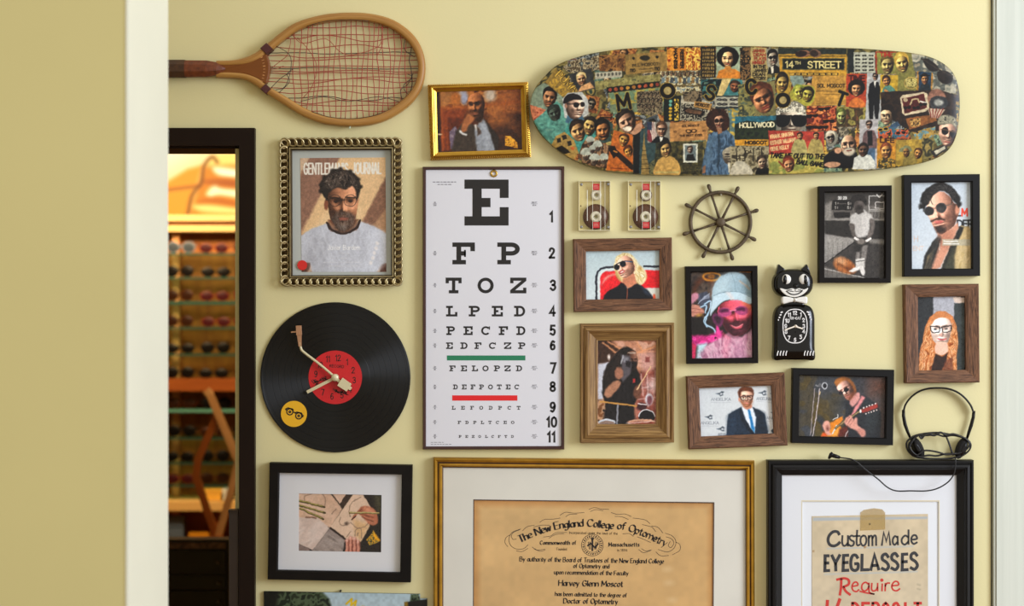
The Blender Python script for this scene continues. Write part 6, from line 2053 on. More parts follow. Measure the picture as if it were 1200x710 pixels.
# ---- dark haired man in sunglasses
def paint_shades(p):
    p.fill('c3cbd0')
    p.G(580, 90, 925, 585, 'bcc5cb', 'cfd4d6')
    p.T('M', 868, 283, 40, 10, 'd8503c', width=30)
    p.T('L', 838, 283, 40, 9, '2d2f33')
    p.T('DER', 842, 349, 40, 9, '2b2d31', width=88)
    p.L([890, 362, 912, 362], 5, '3a6a9a')
    p.T('H', 594, 430, 30, 4, 'd0b09a', al=0.7)
    p.T('ENT', 588, 482, 24, 4, 'd4b8a4', width=60, al=0.7)
    # coat
    p.P([640, 600, 655, 510, 700, 430, 740, 392, 760, 450, 700, 600], '2b2a27', 1)
    p.P([650, 600, 668, 520, 712, 468, 690, 560, 680, 600], 'bba173', 1)
    p.P([745, 600, 790, 480, 830, 390, 860, 340, 905, 345, 940, 400, 940, 600], 'c4ab7c', 1)
    p.P([850, 345, 880, 350, 850, 420, 828, 500, 826, 600, 745, 600, 800, 450], '262521', 1)
    p.P([760, 600, 800, 500, 826, 460, 826, 600], '4b4a38', 3, 0.8)
    p.P([860, 480, 935, 430, 935, 600, 880, 600], 'cdb98c', 5, 0.8)
    # chest and neck
    p.P([728, 375, 800, 360, 842, 320, 848, 350, 815, 420, 745, 580, 700, 600, 690, 580, 735, 450], 'cd967c', 1)
    p.P([740, 385, 800, 372, 815, 420, 770, 470, 745, 440], 'b27a62', 5, 0.8, s=1)
    # head
    p.P([668, 225, 690, 175, 740, 145, 790, 165, 825, 210, 845, 215, 852, 245, 838, 300, 815, 345, 770, 380, 735, 384, 708, 352, 690, 310, 672, 275], 'd0977b', 1, s=1)
    p.face([668, 225, 690, 175, 740, 145, 790, 165, 825, 210, 845, 215, 852, 245, 838, 300, 815, 345, 770, 380, 735, 384, 708, 352, 690, 310, 672, 275], 752, 256, 88, 130, 'dca286', -12, -0.36, (-0.6, -0.4, 0.75), amb=0.42)
    p.E(842, 245, 14, 30, 'c88d72', 8, b=1)
    p.P([622, 245, 640, 215, 636, 170, 668, 128, 715, 98, 755, 92, 805, 112, 842, 155, 858, 205, 850, 240, 836, 215, 815, 190, 790, 155, 745, 140, 712, 158, 690, 185, 676, 215, 660, 228, 650, 258, 640, 240], '1b1917', 1, s=1)
    p.streak([645, 200, 655, 150, 700, 112, 755, 98, 805, 118, 840, 160, 852, 205, 815, 180, 785, 148, 742, 132, 700, 158, 675, 205], ['121010', '2c2826', '4c4844', '1c1917', '3a3633'], 7, 1.4, 35, 5, al=0.9, b=2, curl=7)
    for x_, y_ in ((632, 225), (640, 195), (650, 165), (672, 138), (855, 215), (846, 180)):
        p.E(x_, y_, 12, 14, '1b1917', b=1.5)
    p.streak([650, 585, 690, 480, 735, 400, 745, 440, 690, 585], ['1c1b19', '3a3936', '2a2926'], 10, 2.5, 110, 3, al=0.8, b=2)
    p.streak([840, 470, 925, 380, 925, 590, 835, 590], ['b09866', 'cfb98c', 'bda678', 'd8c498'], 14, 4, 100, 6, al=0.8, b=3)
    p.L([700, 165, 690, 195, 702, 215], 4, '26211e', 1)
    p.L([800, 160, 812, 190, 806, 215], 4, '26211e', 1)
    p.E(680, 256, 28, 26, '45423f')
    p.E(680, 256, 23, 21, '2e2c2b')
    p.E(748, 237, 30, 29, '4a4744')
    p.E(748, 237, 25, 24, '2b2928')
    p.E(742, 246, 14, 9, '5c5450', b=3, al=0.8)
    p.L([704, 246, 722, 238], 4, '7a6a5c')
    p.L([776, 226, 812, 214], 4, '6a5c50')
    p.L([692, 315, 718, 302, 742, 300, 768, 308], 9, '33241f', 1, b=1)
    p.P([705, 320, 740, 310, 760, 316, 735, 330], 'c46a62', 1, s=1)
    p.P([712, 350, 740, 342, 775, 350, 770, 372, 740, 384, 722, 374], '2f2420', 2, 0.95, s=1)
    p.L([775, 350, 812, 330], 8, '5a443a', b=3, al=0.6)
    p.R(755, 418, 940, 455, 'b3ab94', al=0.85)
    for k, (a, b_) in enumerate(((765, 842), (765, 850))):
        p.L([a, 430 + 14 * k, b_, 430 + 14 * k], 6, 'e8e6de', al=0.9)
    p.L([742, 440, 738, 480], 2, 'e8e0d0')
    p.N(0.03, 8, 5)
framed('black_framed_photo', 'dark haired man in round sunglasses and tan coat, wide matt black frame', crop(950, 195, 1160, 1028),
       [(533, 48), (972, 43), (974, 628), (536, 632)], [(580, 92), (925, 88), (927, 585), (583, 588)], FLAT, M_BLKS, 0.018, 0.007, paint_shades, ss=2.2)

# ---- red haired woman
def paint_red(p):
    p.fill('2c2d2f')
    p.R(90, 55, 146, 300, '2f3133')
    p.P([144, 55, 216, 55, 220, 130, 210, 160, 144, 160], 'a9a9ae', 0.8)
    p.P([205, 62, 250, 62, 250, 82, 212, 80], 'd8c4b4', 0.8)
    p.P([210, 82, 255, 80, 255, 300, 205, 300], '3a403f', 0.8)
    p.P([226, 130, 255, 120, 255, 240], '525a58', 3, 0.7)
    p.P([99, 300, 100, 240, 112, 195, 118, 155, 132, 125, 155, 108, 182, 106, 205, 122, 218, 155, 222, 200, 216, 240, 218, 300], 'bd7644', 0.7)
    p.streak([99, 300, 101, 240, 114, 190, 122, 150, 142, 130, 140, 200, 152, 250, 140, 300], ['8a4620', 'c07a44', 'e6b484', 'a85c2e', 'f2d0a8'], 8, 1.3, 100, 3, b=1, curl=9, s=0)
    p.streak([196, 126, 214, 150, 222, 200, 216, 245, 218, 300, 172, 300, 188, 240, 196, 190], ['8a4620', 'c07a44', 'e6b484', 'a85c2e', 'f2d0a8'], 8, 1.3, 82, 6, b=1, curl=9, s=0)
    p.P([150, 120, 182, 114, 200, 138, 198, 178, 188, 205, 170, 216, 150, 205, 138, 180, 138, 145], 'ecd0bd', 0.7, s=1)
    p.face([150, 120, 182, 114, 200, 138, 198, 178, 188, 205, 170, 216, 150, 205, 138, 180, 138, 145], 169, 164, 34, 56, 'f2d6c4', 0, 0, (-0.3, -0.5, 0.85), amb=0.55)
    p.P([155, 205, 185, 205, 190, 232, 170, 245, 150, 235], 'e0bca6', 0.8, s=1)
    p.P([140, 122, 170, 106, 200, 122, 202, 145, 185, 128, 155, 130, 138, 148], 'c98554', 0.8, s=1)
    for a in ([135, 153, 164, 155, 162, 172, 142, 174, 136, 166, 135, 153], [170, 155, 201, 152, 200, 166, 190, 173, 173, 172, 170, 155]):
        p.L(a, 2.8, '1e1a1c')
    p.L([163, 158, 171, 158], 2.6, '1e1a1c')
    eyes(p, 150, 163, 185, 162, 4.5, '3a3a3c')
    p.L([160, 193, 172, 196, 184, 192], 3.6, 'c8585a', 1)
    p.E(168, 180, 4, 5, 'd8a898', b=0.8)
    p.P([150, 240, 172, 250, 190, 236, 185, 262, 168, 300, 135, 300], '33211c', 0.9)
    p.P([180, 262, 205, 250, 205, 300, 172, 300], '5a2e22', 1, 0.7)
    p.N(0.06, 3, 5)
framed('wood_framed_photo', 'red haired woman in black glasses, upright dark grained wooden frame', crop(1040, 325, 1200, 429),
       [(53, 22), (287, 20), (290, 330), (57, 333)], [(97, 62), (247, 60), (248, 291), (99, 293)], BARN, M_OAKD, 0.018, 0.007, paint_red, ss=2.4)

# ---- hands drawing, white mat, black frame
def paint_hands(p):
    p.fill('241a14')
    p.use(crop(340, 560, 460, 852))
    p.P([60, 120, 335, 130, 436, 256, 335, 412, 60, 335], 'c6a68e', 0.6)
    p.P([340, 120, 478, 120, 415, 216], 'caab95', 0.6)
    p.P([478, 125, 535, 125, 436, 262, 415, 216], '3c2c20', 0.6)
    p.streak([80, 130, 330, 140, 430, 256, 330, 400, 80, 330], ['b8967e', 'c8a890', 'd0b29c', 'bf9e86'], 26, 9, 20, 3, s=0, al=0.7, b=2)
    p.P([335, 406, 530, 130, 602, 130, 672, 240, 662, 400, 590, 530, 468, 505], 'd2b69e', 0.6)
    p.P([520, 340, 660, 380, 655, 410, 592, 525, 545, 480], 'c8a274', 3, 0.8)
    p.P([318, 420, 335, 408, 470, 520, 450, 535], '2c1c14', 0.6)
    p.P([60, 328, 235, 335, 328, 420, 190, 600, 60, 545], 'c6b2a6', 0.6)
    p.streak([75, 335, 230, 340, 320, 420, 190, 590, 75, 540], ['b49e92', 'c8b4a8', 'd2c2b8', 'bca89c'], 20, 8, -40, 4, s=0, al=0.8, b=2)
    p.P([326, 424, 468, 522, 450, 625, 160, 625, 190, 598], '8e8079', 0.6)
    p.streak([326, 428, 462, 524, 448, 615, 180, 615], ['756862', '94867e', 'a4978f', '7e716a'], 20, 6, 35, 5, s=0, al=0.9, b=1.5)
    p.P([60, 545, 165, 590, 150, 625, 60, 625], '7d6c66', 0.6)
    for a in ([120, 190, 125, 150, 180, 132], [290, 230, 292, 170, 270, 135], [345, 300, 380, 262], [500, 320, 490, 270, 520, 200, 590, 160], [420, 330, 412, 375, 440, 395, 470, 385], [500, 375, 560, 415, 620, 405, 655, 370],
              [540, 480, 545, 430, 590, 420, 595, 500], [470, 490, 505, 448], [555, 470, 565, 455, 558, 480]):
        p.L(a, 5, '7c6454', 1, b=0.6, al=0.9)
    p.E(470, 378, 16, 13, '5f4d42', b=1.2)
    for x0, y0, x1, y1 in ((76, 190, 284, 240), (80, 228, 288, 290), (84, 254, 274, 340)):
        p.L([x0, y0, x1, y1], 17, '4f4524')
        p.L([x0, y0 - 5, x1 - 10, y1 - 6], 7, 'a39656')
        p.L([x1 - 14, y1 - 4, x1 + 4, y1 + 3], 6, '2c2416')
    p.L([130, 328, 170, 326, 215, 335], 9, '5a3c2c', 1, b=1)
    # dark table with the flower
    p.P([610, 130, 770, 130, 770, 630, 590, 630, 592, 530, 665, 405, 675, 240], '261d15', 0.8)
    p.P([690, 130, 770, 130, 770, 260, 730, 300], '4a4632', 4, 0.9)
    p.mottle([690, 440, 752, 520, 720, 540, 660, 562, 634, 518], ['2c2a1a', '7a7440', 'c8962a', '4a4626', 'a89a58'], 16, 5)
    p.P([690, 440, 750, 520, 728, 528, 690, 480], 'dea024', 1.2)
    # drawing hand
    p.P([596, 236, 655, 236, 705, 268, 732, 330, 726, 378, 690, 392, 645, 372, 612, 332, 588, 312, 560, 300, 534, 340, 512, 352, 528, 310, 570, 266], 'a4664c', 0.8, s=1)
    p.P([612, 244, 660, 246, 700, 280, 690, 306, 640, 290], 'c88e70', 2.5, 0.9, s=1)
    p.P([590, 300, 640, 330, 700, 350, 700, 384, 650, 370], 'b97b5e', 2, 0.9, s=1)
    for a in ([575, 292, 640, 318, 690, 326], [600, 322, 650, 352, 690, 360], [590, 262, 560, 296]):
        p.L(a, 5, '663626', 1, b=1)
    p.L([512, 350, 545, 318], 9, '2c1a12')
    p.L([494, 290, 620, 292, 740, 294], 13, '6a5c34')
    p.L([500, 286, 740, 289], 6, 'c2b27c')
    # resting fingers
    for x, y in ((474, 520), (502, 500), (536, 506), (566, 532)):
        p.L([x, y, x - 2, 640], 31, 'b27460', b=1)
        p.L([x - 5, y + 4, x - 6, 600], 12, 'd29c88', b=1.5)
        p.E(x - 2, y - 4, 8, 12, 'deb4a4', b=1)
    for x in (488, 519, 552):
        p.L([x, 520, x - 1, 640], 5, '6a3428', b=0.8)
    p.P([450, 540, 462, 530, 458, 625, 440, 625], '1c1410', 0.8)

f = crop(300, 530, 510, 828)
OUT2, INN2 = [(62, 48), (722, 60), (714, 602), (53, 588)], [(106, 95), (673, 103), (666, 557), (99, 545)]
q2 = [(198, 190), (580, 197), (578, 462), (197, 455)]
t = framed('black_framed_photo', 'small photo of hands sketching, wide white mat, black frame beneath the record clock', f, OUT2, INN2, [(0, 0), (0, 0.018), (0.06, 0.020), (0.9, 0.020), (1, 0.018), (1, 0.006)], M_BLKF, 0.02, 0.007, paint_hands, quad=[(192, 184), (586, 190), (584, 468), (191, 461)], ss=2.2, glass=False)
window_mat(t, [f(*p) for p in [(100, 90), (680, 97), (672, 563), (93, 551)]], [f(*p) for p in q2], 0.0074, 0.0088, M_MATW)
pane(t, [f(*p) for p in [(100, 90), (680, 97), (672, 563), (93, 551)]], 0.0105, G_CLR)

# ------------------------------------------------------------------ diploma
fl, fr_ = crop(500, 530, 700, 789), crop(690, 530, 900, 828)
OUTD = [fl(30, 25), fr_(768, 40), (885.5, 852), (507.5, 850)]
INND = [fl(75, 70), fr_(727, 83), (874.8, 841), (519, 839)]
OPN = [fl(220, 222), fr_(576, 235), (834.5, 806), (555, 804)]
t = thing('diploma', 'optometry college diploma on tan paper, pale mat, gold frame', 'diploma', W(696, 852, 0, .02))
frame_rails(t, OUTD, INND, [(0, 0), (0, 0.012), (0.06, 0.016), (0.2, 0.019), (0.42, 0.018), (0.5, 0.0145), (0.56, 0.0145), (0.62, 0.017), (0.74, 0.0175), (0.82, 0.0155), (1, 0.012), (1, 0.006)], M_GOLD2, 0.019)
m_ln = mat('dark_gilt_line', '3a1f0a', 0.5)
frame_rails(t, lerpq(OUTD, INND, 0.47), lerpq(OUTD, INND, 0.59), [(0, 0.0146), (1, 0.0150)], m_ln, 0.019, name='dark_groove')
frame_rails(t, lerpq(OUTD, INND, 0.93), lerpq(OUTD, INND, 1.03), [(0, 0.0135), (1, 0.0125)], m_ln, 0.019, name='inner_slip')
backing(t, lerpq(INND, OUTD, 0.12), 0.0062)
pq = lerpq(OPN, INND, 0.05)
p = Pic(pq, None, 0.6)
p.fill('cfa76c')
p.G(560, 590, 830, 800, 'd6b078', 'cba269')
x_, y_ = p.x, p.y
edge = np.minimum(np.minimum(x_ - 556, 836 - x_), np.minimum(y_ - 588, 806 - y_))
k_ = np.clip(1 - edge / 9, 0, 1)[:, None]
p.c = p.c * (1 - 0.5 * k_) + np.array([0.66, 0.40, 0.16]) * 0.5 * k_
p.N(0.05, 34, 3)
p.N(0.025, 6, 4)
for sx, sy in ((782, 667), (784, 683), (788, 703)):
    p.E(sx, sy, 4.5, 2.5, 'e2c594', b=3, al=0.6)
p.sheet('parchment', 0.0068, print_mat('parchment_print', 0.7, 0.2), t)
window_mat(t, lerpq(INND, OUTD, 0.08), OPN, 0.0069, 0.0086, mat('aged_ivory_mat', 'dad6c9', 0.85, noise=(9, 0.035)))
M_LINE = mat('dark_mat_line', '40281c', 0.7)
frame_rails(t, lerpq(OPN, INND, 0.03), OPN, [(0, 0.0088), (1, 0.0088)], M_LINE, 0.009, name='mat_line')
pane(t, lerpq(INND, OUTD, 0.05), 0.0105, G_CLR)
ink = Ink(0.0071)
da, db = crop(580, 590, 690, 651), crop(690, 590, 800, 651)
# arched title: baseline points
base = smooth_line([da(175, 272), da(290, 222), da(420, 180), da(540, 165), da(630, 158), db(60, 166), db(160, 176), db(245, 182), db(325, 208), db(420, 246), db(530, 300)], n=8)
seg = np.linalg.norm(np.diff(base, axis=0), axis=1)
cum = np.concatenate(([0], np.cumsum(seg)))
def on_base(s):
    i = min(max(int(np.searchsorted(cum, s)) - 1, 0), len(seg) - 1)
    u = (s - cum[i]) / seg[i]
    a, b = base[i], base[i + 1]
    d_ = b - a
    return (*(a + d_ * u), math.atan2(d_[1], d_[0]))
ink.arc_text('The New England College of Optometry', on_base, 8.6, 0.55, nib=(0.95, -0.55), track=0.9, width=float(cum[-1]))
NB = (0.52, -0.32)
def dl(txt, a, b, yy, h, f=da, wd=0.36, nib=NB):
    x0, y0 = a
    ink.text(txt, x0, y0, h, wd, width=b - x0, nib=nib, track=2.2)
dl('Commonwealth of', da(313, 285), da(562, 0)[0], 0, 4.6)
dl('Massachusetts', db(138, 298), db(350, 0)[0], 0, 4.8)
dl('Founded', da(428, 324), da(498, 0)[0], 0, 3.0, wd=0.3, nib=(0.16, -0.16))
dl('in 1894', db(198, 332), db(266, 0)[0], 0, 3.0, wd=0.3, nib=(0.16, -0.16))
def tilt(txt, x0, y0, x1, y1, h, **kw):
    ink.text(txt, x0, y0, h, kw.get('wd', 0.34), width=math.hypot(x1 - x0, y1 - y0), rot=math.atan2(y1 - y0, x1 - x0), nib=kw.get('nib', NB), track=1.3)
tilt('Incorporated under the laws of the', *da(516, 210), *db(200, 216), 3.0, wd=0.3, nib=(0.15, -0.15))
tilt('By authority of the Board of Trustees of the New England College', *da(172, 400), *db(520, 416), 5.4)
tilt('of Optometry and', *da(545, 446), *db(142, 450), 5.0)
tilt('upon recommendation of the Faculty', *da(412, 490), *db(274, 498), 5.0)
tilt('Harvey Glenn Moscot', *da(442, 570), *db(236, 578), 6.8, wd=0.45, nib=(0.72, -0.45))
tilt('has been admitted to the degree of', *da(418, 640), *db(262, 650), 4.8)
tilt('Doctor of Optometry', *da(476, 692), *db(200, 698), 6.0, wd=0.42, nib=(0.66, -0.42))
# pen flourishes
for f, q in ((da, [90, 300, 70, 270, 78, 235, 110, 215]), (da, [230, 285, 200, 312, 150, 315, 110, 290, 98, 245, 120, 200, 180, 175]), (da, [150, 245, 125, 248, 115, 225, 128, 200, 175, 180]), (da, [230, 310, 190, 332, 148, 328]), (da, [190, 190, 225, 160, 275, 150]),
             (da, [265, 165, 320, 150, 380, 150]), (da, [310, 130, 345, 110, 400, 108, 455, 100]), (da, [450, 82, 490, 60, 550, 66, 620, 62]), (da, [490, 92, 520, 75, 570, 74]), (da, [335, 232, 385, 225, 425, 202, 500, 200]), (da, [375, 240, 420, 215, 480, 208]),
             (da, [258, 300, 290, 322, 350, 315]), (da, [275, 312, 310, 330, 350, 322]),
             (db, [0, 40, 40, 28, 90, 38, 140, 40]), (db, [10, 55, 50, 42, 100, 50]), (db, [155, 62, 200, 75, 250, 72, 295, 90]), (db, [180, 88, 230, 92, 275, 110]), (db, [305, 100, 350, 105, 395, 115, 425, 140]), (db, [370, 145, 410, 155, 440, 165, 465, 195]),
             (db, [435, 155, 480, 165, 515, 205]), (db, [530, 205, 580, 225, 605, 265, 590, 310, 545, 335, 480, 318]), (db, [535, 230, 575, 245, 590, 275, 570, 305, 552, 290, 565, 262]), (db, [600, 265, 632, 285, 630, 325, 580, 355]), (db, [465, 335, 500, 362, 555, 360]),
             (db, [235, 210, 280, 208, 310, 228]), (db, [335, 230, 375, 245, 430, 270]), (db, [345, 318, 380, 340, 430, 325]), (db, [365, 312, 395, 328, 435, 322])):
    ink.stroke([f(*a) for a in smooth_line(pairs(q), n=6)], 0.5)
# round seal
sx, sy = db(25, 288)
for r0, r1 in ((12.4, 13.0), (8.3, 8.7)):
    ink.ring(sx, sy, r0, r1, n=40)
for k in range(26):
    a = k * 2 * PI / 26
    ink.stroke([(sx + 9.4 * math.cos(a), sy + 9.4 * math.sin(a)), (sx + 11.6 * math.cos(a + 0.08), sy + 11.6 * math.sin(a + 0.08))], 0.9 + 0.5 * (k % 3 == 0))
ink.stroke([(sx, sy - 7), (sx, sy + 7)], 2.2)
ink.stroke([(sx - 6, sy + 1), (sx - 2, sy - 2), (sx + 3, sy + 3), (sx + 7, sy - 2)], 1.8)
for dx in (-5, -3, 4, 6):
    ink.stroke([(sx + dx, sy - 4), (sx + dx * 0.7, sy + 5)], 0.8)
ink.ring(sx, sy - 7.5, 0, 1.8, n=10)
ink.build('lettering', mat('faded_black_ink', '2a1d14', 0.7), t)

# ------------------------------------------------------------------ painted card sign in the big black frame
f = crop(890, 520, 1160, 1009)
t = thing('framed_sign', 'hand painted eyeglasses card with tape, double white mat, large black moulded frame', 'sign', W(1021, 862, 0, .03))
OUTS = [f(38, 73), f(941, 72), (1142, 862), (900, 862)]
INNS = [f(103, 140), f(872, 140), (1123.5, 844), (917.6, 844)]
frame_rails(t, OUTS, INNS, [(0, 0), (0, 0.020), (0.05, 0.023), (0.16, 0.023), (0.2, 0.020), (0.25, 0.020), (0.3, 0.0255), (0.45, 0.027), (0.5, 0.0235), (0.56, 0.0235), (0.62, 0.020), (0.95, 0.013), (1, 0.012), (1, 0.006)], mat('black_moulding', '131110', 0.38, spec=0.25), 0.024)
backing(t, lerpq(INNS, OUTS, 0.1), 0.0050)
MO = [f(188, 253), f(785, 253), (1100, 820), (940.3, 820)]
M_MAT2 = mat('bright_white_mat', 'dfe0e2', 0.85)
pane(t, lerpq(MO, INNS, 0.3), 0.0058, mat('inner_white_mat', 'e2e4e6', 0.85), 'inner_mat')
window_mat(t, lerpq(INNS, OUTS, 0.08), MO, 0.0060, 0.0080, M_MAT2)
frame_rails(t, lerpq(MO, INNS, 0.05), MO, [(0, 0.0081), (1, 0.0081)], mat('cream_bevel', 'd8ccae', 0.7), 0.009, name='mat_bevel')
CARD = [f(230, 317), f(738, 307), (1087.5, 806), (951.5, 806)]
p = Pic(CARD, None, 0.8)
p.fill('c9b79a')
p.G(950, 600, 950, 800, 'cbb998', 'cfc0a4')
p.N(0.04, 26, 3)
p.N(0.03, 5, 4)
g = crop(940, 590, 1100, 947)
p.use(g)
p.P([75, 97, 870, 90, 870, 106, 75, 120], 'aeb3b4', 0.6)
p.L([175, 313, 430, 306, 770, 296], 7, 'b0b8ba', b=0.6)
p.L([155, 490, 450, 482, 800, 472], 7, 'b0b8ba', b=0.6)
p.E(435, 302, 8, 6, 'a06a30', b=0.6)
p.E(78, 330, 5, 5, '8a5a30', b=0.6)
for y in (560, 590):
    p.L([800, y, 818, y + 6], 8, 'a89c82', b=1)
cd = p.sheet('card', 0.0066, print_mat('card_print', 0.75, 0.2), t)
mb = MB()
C4 = [W(*q, 0.0066) for q in CARD]
i = mb.verts([Vector((q.x, -0.0065, q.z)) for q in C4] + [Vector((q.x, -0.0058, q.z)) for q in C4])
for s in range(4):
    mb.face((i + s, i + (s + 1) % 4, i + 4 + (s + 1) % 4, i + 4 + s))
mb.build('card_edge', mat('card_edge_brown', '9a8260', 0.8), t)
ink = Ink(0.0069)
def brush(glyphs, w_):
    for q, sm in glyphs:
        pts = smooth_line(pairs(q), n=5) if sm else np.array(pairs(q), dtype=float)
        ink.stroke([g(*a) for a in pts], w_ / 5.92, cap=w_ / 5.92 * 0.2)
# "Custom Made" drawn with a brush
brush([([258, 215, 245, 196, 215, 196, 188, 222, 180, 255, 192, 285, 220, 294, 245, 284, 262, 268], 1)], 20)
brush([([280, 222, 278, 270, 288, 292, 305, 288, 318, 270], 1), ([318, 222, 318, 295], 0),
       ([360, 228, 342, 222, 328, 236, 340, 254, 358, 264, 356, 286, 338, 294, 324, 284], 1),
       ([382, 185, 378, 270, 386, 290, 400, 284], 1), ([364, 226, 402, 224], 0),
       ([424, 222, 408, 236, 406, 270, 422, 292, 440, 280, 446, 250, 438, 226, 424, 222], 1),
       ([462, 222, 462, 294], 0), ([462, 240, 474, 224, 486, 232, 488, 292], 1), ([488, 242, 500, 222, 512, 230, 514, 290], 1),
       ([660, 234, 644, 226, 630, 246, 630, 272, 642, 286, 660, 268], 1), ([662, 226, 665, 286], 0),
       ([738, 182, 738, 282], 0), ([738, 234, 714, 222, 692, 246, 694, 272, 714, 284, 738, 262], 1),
       ([764, 250, 796, 244, 790, 222, 772, 220, 758, 240, 760, 266, 776, 280, 798, 268], 1)], 13)
brush([([553, 290, 566, 200, 584, 262, 602, 198, 612, 288], 0)], 13)
o1 = ink
# "EYEGLASSES"
brush([([186, 362, 160, 362, 158, 466, 190, 464], 0), ([158, 412, 184, 412], 0), ([206, 358, 232, 412, 262, 356], 0), ([232, 412, 234, 466], 0),
       ([322, 358, 288, 360, 284, 464, 322, 462], 0), ([286, 410, 318, 408], 0),
       ([386, 378, 372, 358, 350, 362, 338, 400, 342, 448, 364, 464, 386, 452, 388, 418, 366, 418], 1),
       ([416, 352, 414, 460, 462, 458], 0), ([476, 462, 502, 354, 532, 458], 0), ([486, 430, 524, 428], 0),
       ([598, 372, 580, 350, 558, 362, 558, 388, 586, 408, 600, 436, 582, 460, 552, 448], 1),
       ([664, 368, 646, 346, 624, 358, 624, 386, 652, 406, 666, 432, 648, 458, 618, 446], 1),
       ([732, 350, 696, 352, 694, 460, 734, 458], 0), ([694, 404, 728, 402], 0),
       ([798, 362, 780, 342, 758, 354, 758, 382, 786, 402, 800, 430, 780, 456, 752, 444], 1)], 21)
ink.build('black_lettering', mat('sign_black_paint', '26262a', 0.6), t)
ink = Ink(0.0069)
brush([([272, 522, 270, 580, 262, 634], 1), ([240, 528, 290, 518, 322, 530, 322, 560, 288, 578], 1), ([284, 576, 305, 610, 334, 632], 1)], 17)
brush([([352, 574, 386, 566, 380, 546, 360, 548, 346, 574, 354, 602, 378, 610, 394, 596], 1),
       ([462, 560, 440, 546, 418, 560, 414, 590, 430, 606, 452, 596, 464, 570], 1), ([464, 550, 464, 600, 470, 618, 500, 628], 1), ([400, 608, 440, 618, 500, 628], 1),
       ([484, 552, 482, 590, 492, 606, 512, 600, 522, 580], 1), ([524, 552, 524, 606], 0), ([556, 556, 554, 606], 0), ([578, 552, 576, 606], 0), ([576, 572, 590, 552, 608, 552], 1),
       ([626, 570, 668, 564, 662, 542, 640, 542, 622, 570, 632, 598, 658, 604, 678, 590], 1)], 11)
x, y = g(553, 531)
ink.ring(x, y, 0, 2.0, n=12)
# "1/3 DEPOSIT", mostly below the picture
brush([([176, 672, 172, 730, 172, 790], 0), ([262, 662, 205, 820], 0)], 22)
brush([([250, 768, 268, 756, 282, 772, 268, 790], 1), ([268, 790, 286, 806, 270, 826, 248, 816], 1)], 12)
for i_, ch in enumerate('DEPOSIT'):
    x, y = g((342, 412, 482, 550, 622, 690, 772)[i_] + 8, 806)
    ink.text(ch, x + (3 if ch == 'I' else 0), y, 19.5, 3.3, width=7.4 if ch != 'I' else 0.1, cap=1.2)
ink.build('red_lettering', mat('sign_red_paint', 'c82a1e', 0.6), t)
# tape over the top edge of the card
tp = smooth_line(pairs([402, 186, 404, 60, 430, 42, 500, 30, 560, 40, 576, 62, 576, 180, 520, 188, 460, 186]), True, 3)
q = [W(*g(*a), 0, 0.007) for a in pairs([402, 188, 404, 62, 428, 44, 500, 32, 556, 40, 576, 62, 576, 180])]
m_, nt, b_ = nodes_of('yellowed_tape')
b_.inputs['Base Color'].default_value = (*lin('c8a860'), 1)
b_.inputs['Alpha'].default_value = 0.38
b_.inputs['Roughness'].default_value = 0.35
MB().slab([(a.x, a.z) for a in q], -0.0067, -0.0071).build('tape', m_, t)
c = W(*g(470, 142), 0, .007)
MB().disc((c.x, 0, c.z), [(0.0015, -0.0070), (0.0012, -0.0080), (0, -0.0082)], 10).build('tack', mat('dark_tack', '1c1814', 0.4), t)
pane(t, lerpq(INNS, OUTS, 0.05), 0.0100, G_CLR)

# ------------------------------------------------------------------ unframed print below the sketching photo
f = crop(300, 680, 520, 1200)
t = thing('photo_panel', 'frameless outdoor photo panel with trees, pale sky and yellow brush lettering', 'picture', W(405, 868, 0, .008))
p = Pic([(50, 70), (1095, 88), (1095, 1020), (50, 1020)], f, 1.3)
p.G(0, 70, 0, 500, 'a9bec6', 'c4ced0')
p.mottle([40, 60, 420, 70, 470, 120, 490, 200, 420, 400, 40, 420], ['151a14', '28301f', '4c5a40', '1c2419', '6a7860'], 34, 3, b=1.5)
p.P([40, 60, 150, 62, 130, 200, 40, 300], '12120e', 3, 0.9)
p.mottle([990, 88, 1040, 85, 1052, 130, 1040, 200, 980, 190, 985, 120], ['1a1f18', '3a4a34', '5a6a50', '20261c'], 20, 5, b=1)
p.P([950, 140, 1100, 118, 1110, 420, 940, 420], '1c1a16', 0.8)
p.P([948, 140, 970, 136, 972, 164, 950, 170], '8a6a20', 1)
p.L([578, 150, 612, 118, 608, 160, 640, 130, 632, 165], 13, 'd8b420')
p.L([680, 166, 672, 176, 690, 180, 692, 168], 11, 'd8b420', 1)
p.P([40, 420, 1100, 420, 1100, 1030, 40, 1030], '77756e', 2)
p.mottle([40, 400, 1100, 400, 1100, 520, 40, 540], ['20241c', '4a4a40', '8a8474', '3a4030'], 60, 7, b=3)
p.N(0.06, 16, 4)
keep = lambda cx_, cy_: ~((cx_ > 492.2) & (cy_ < 701.4))
p.sheet('photo', 0.006, M_PHOTO, t, keep=keep)
q = [W(a, b, 0, .006) for a, b in ((309.2, 866.5), (309.2, 693), (491.8, 696.2), (492.2, 701.6), (500.6, 701.6), (500.6, 866.5))]
MB().slab([(a.x, a.z) for a in q], 0, -0.0056).build('board', mat('dark_board', '1d1a17', 0.6), t)
c = W(*f(540, 68), 0, .006)
MB().disc((c.x, 0, c.z), [(0.002, 0), (0.002, -0.008), (0, -0.009)], 10).build('pin', mat('dark_tack', '1c1814'), t)

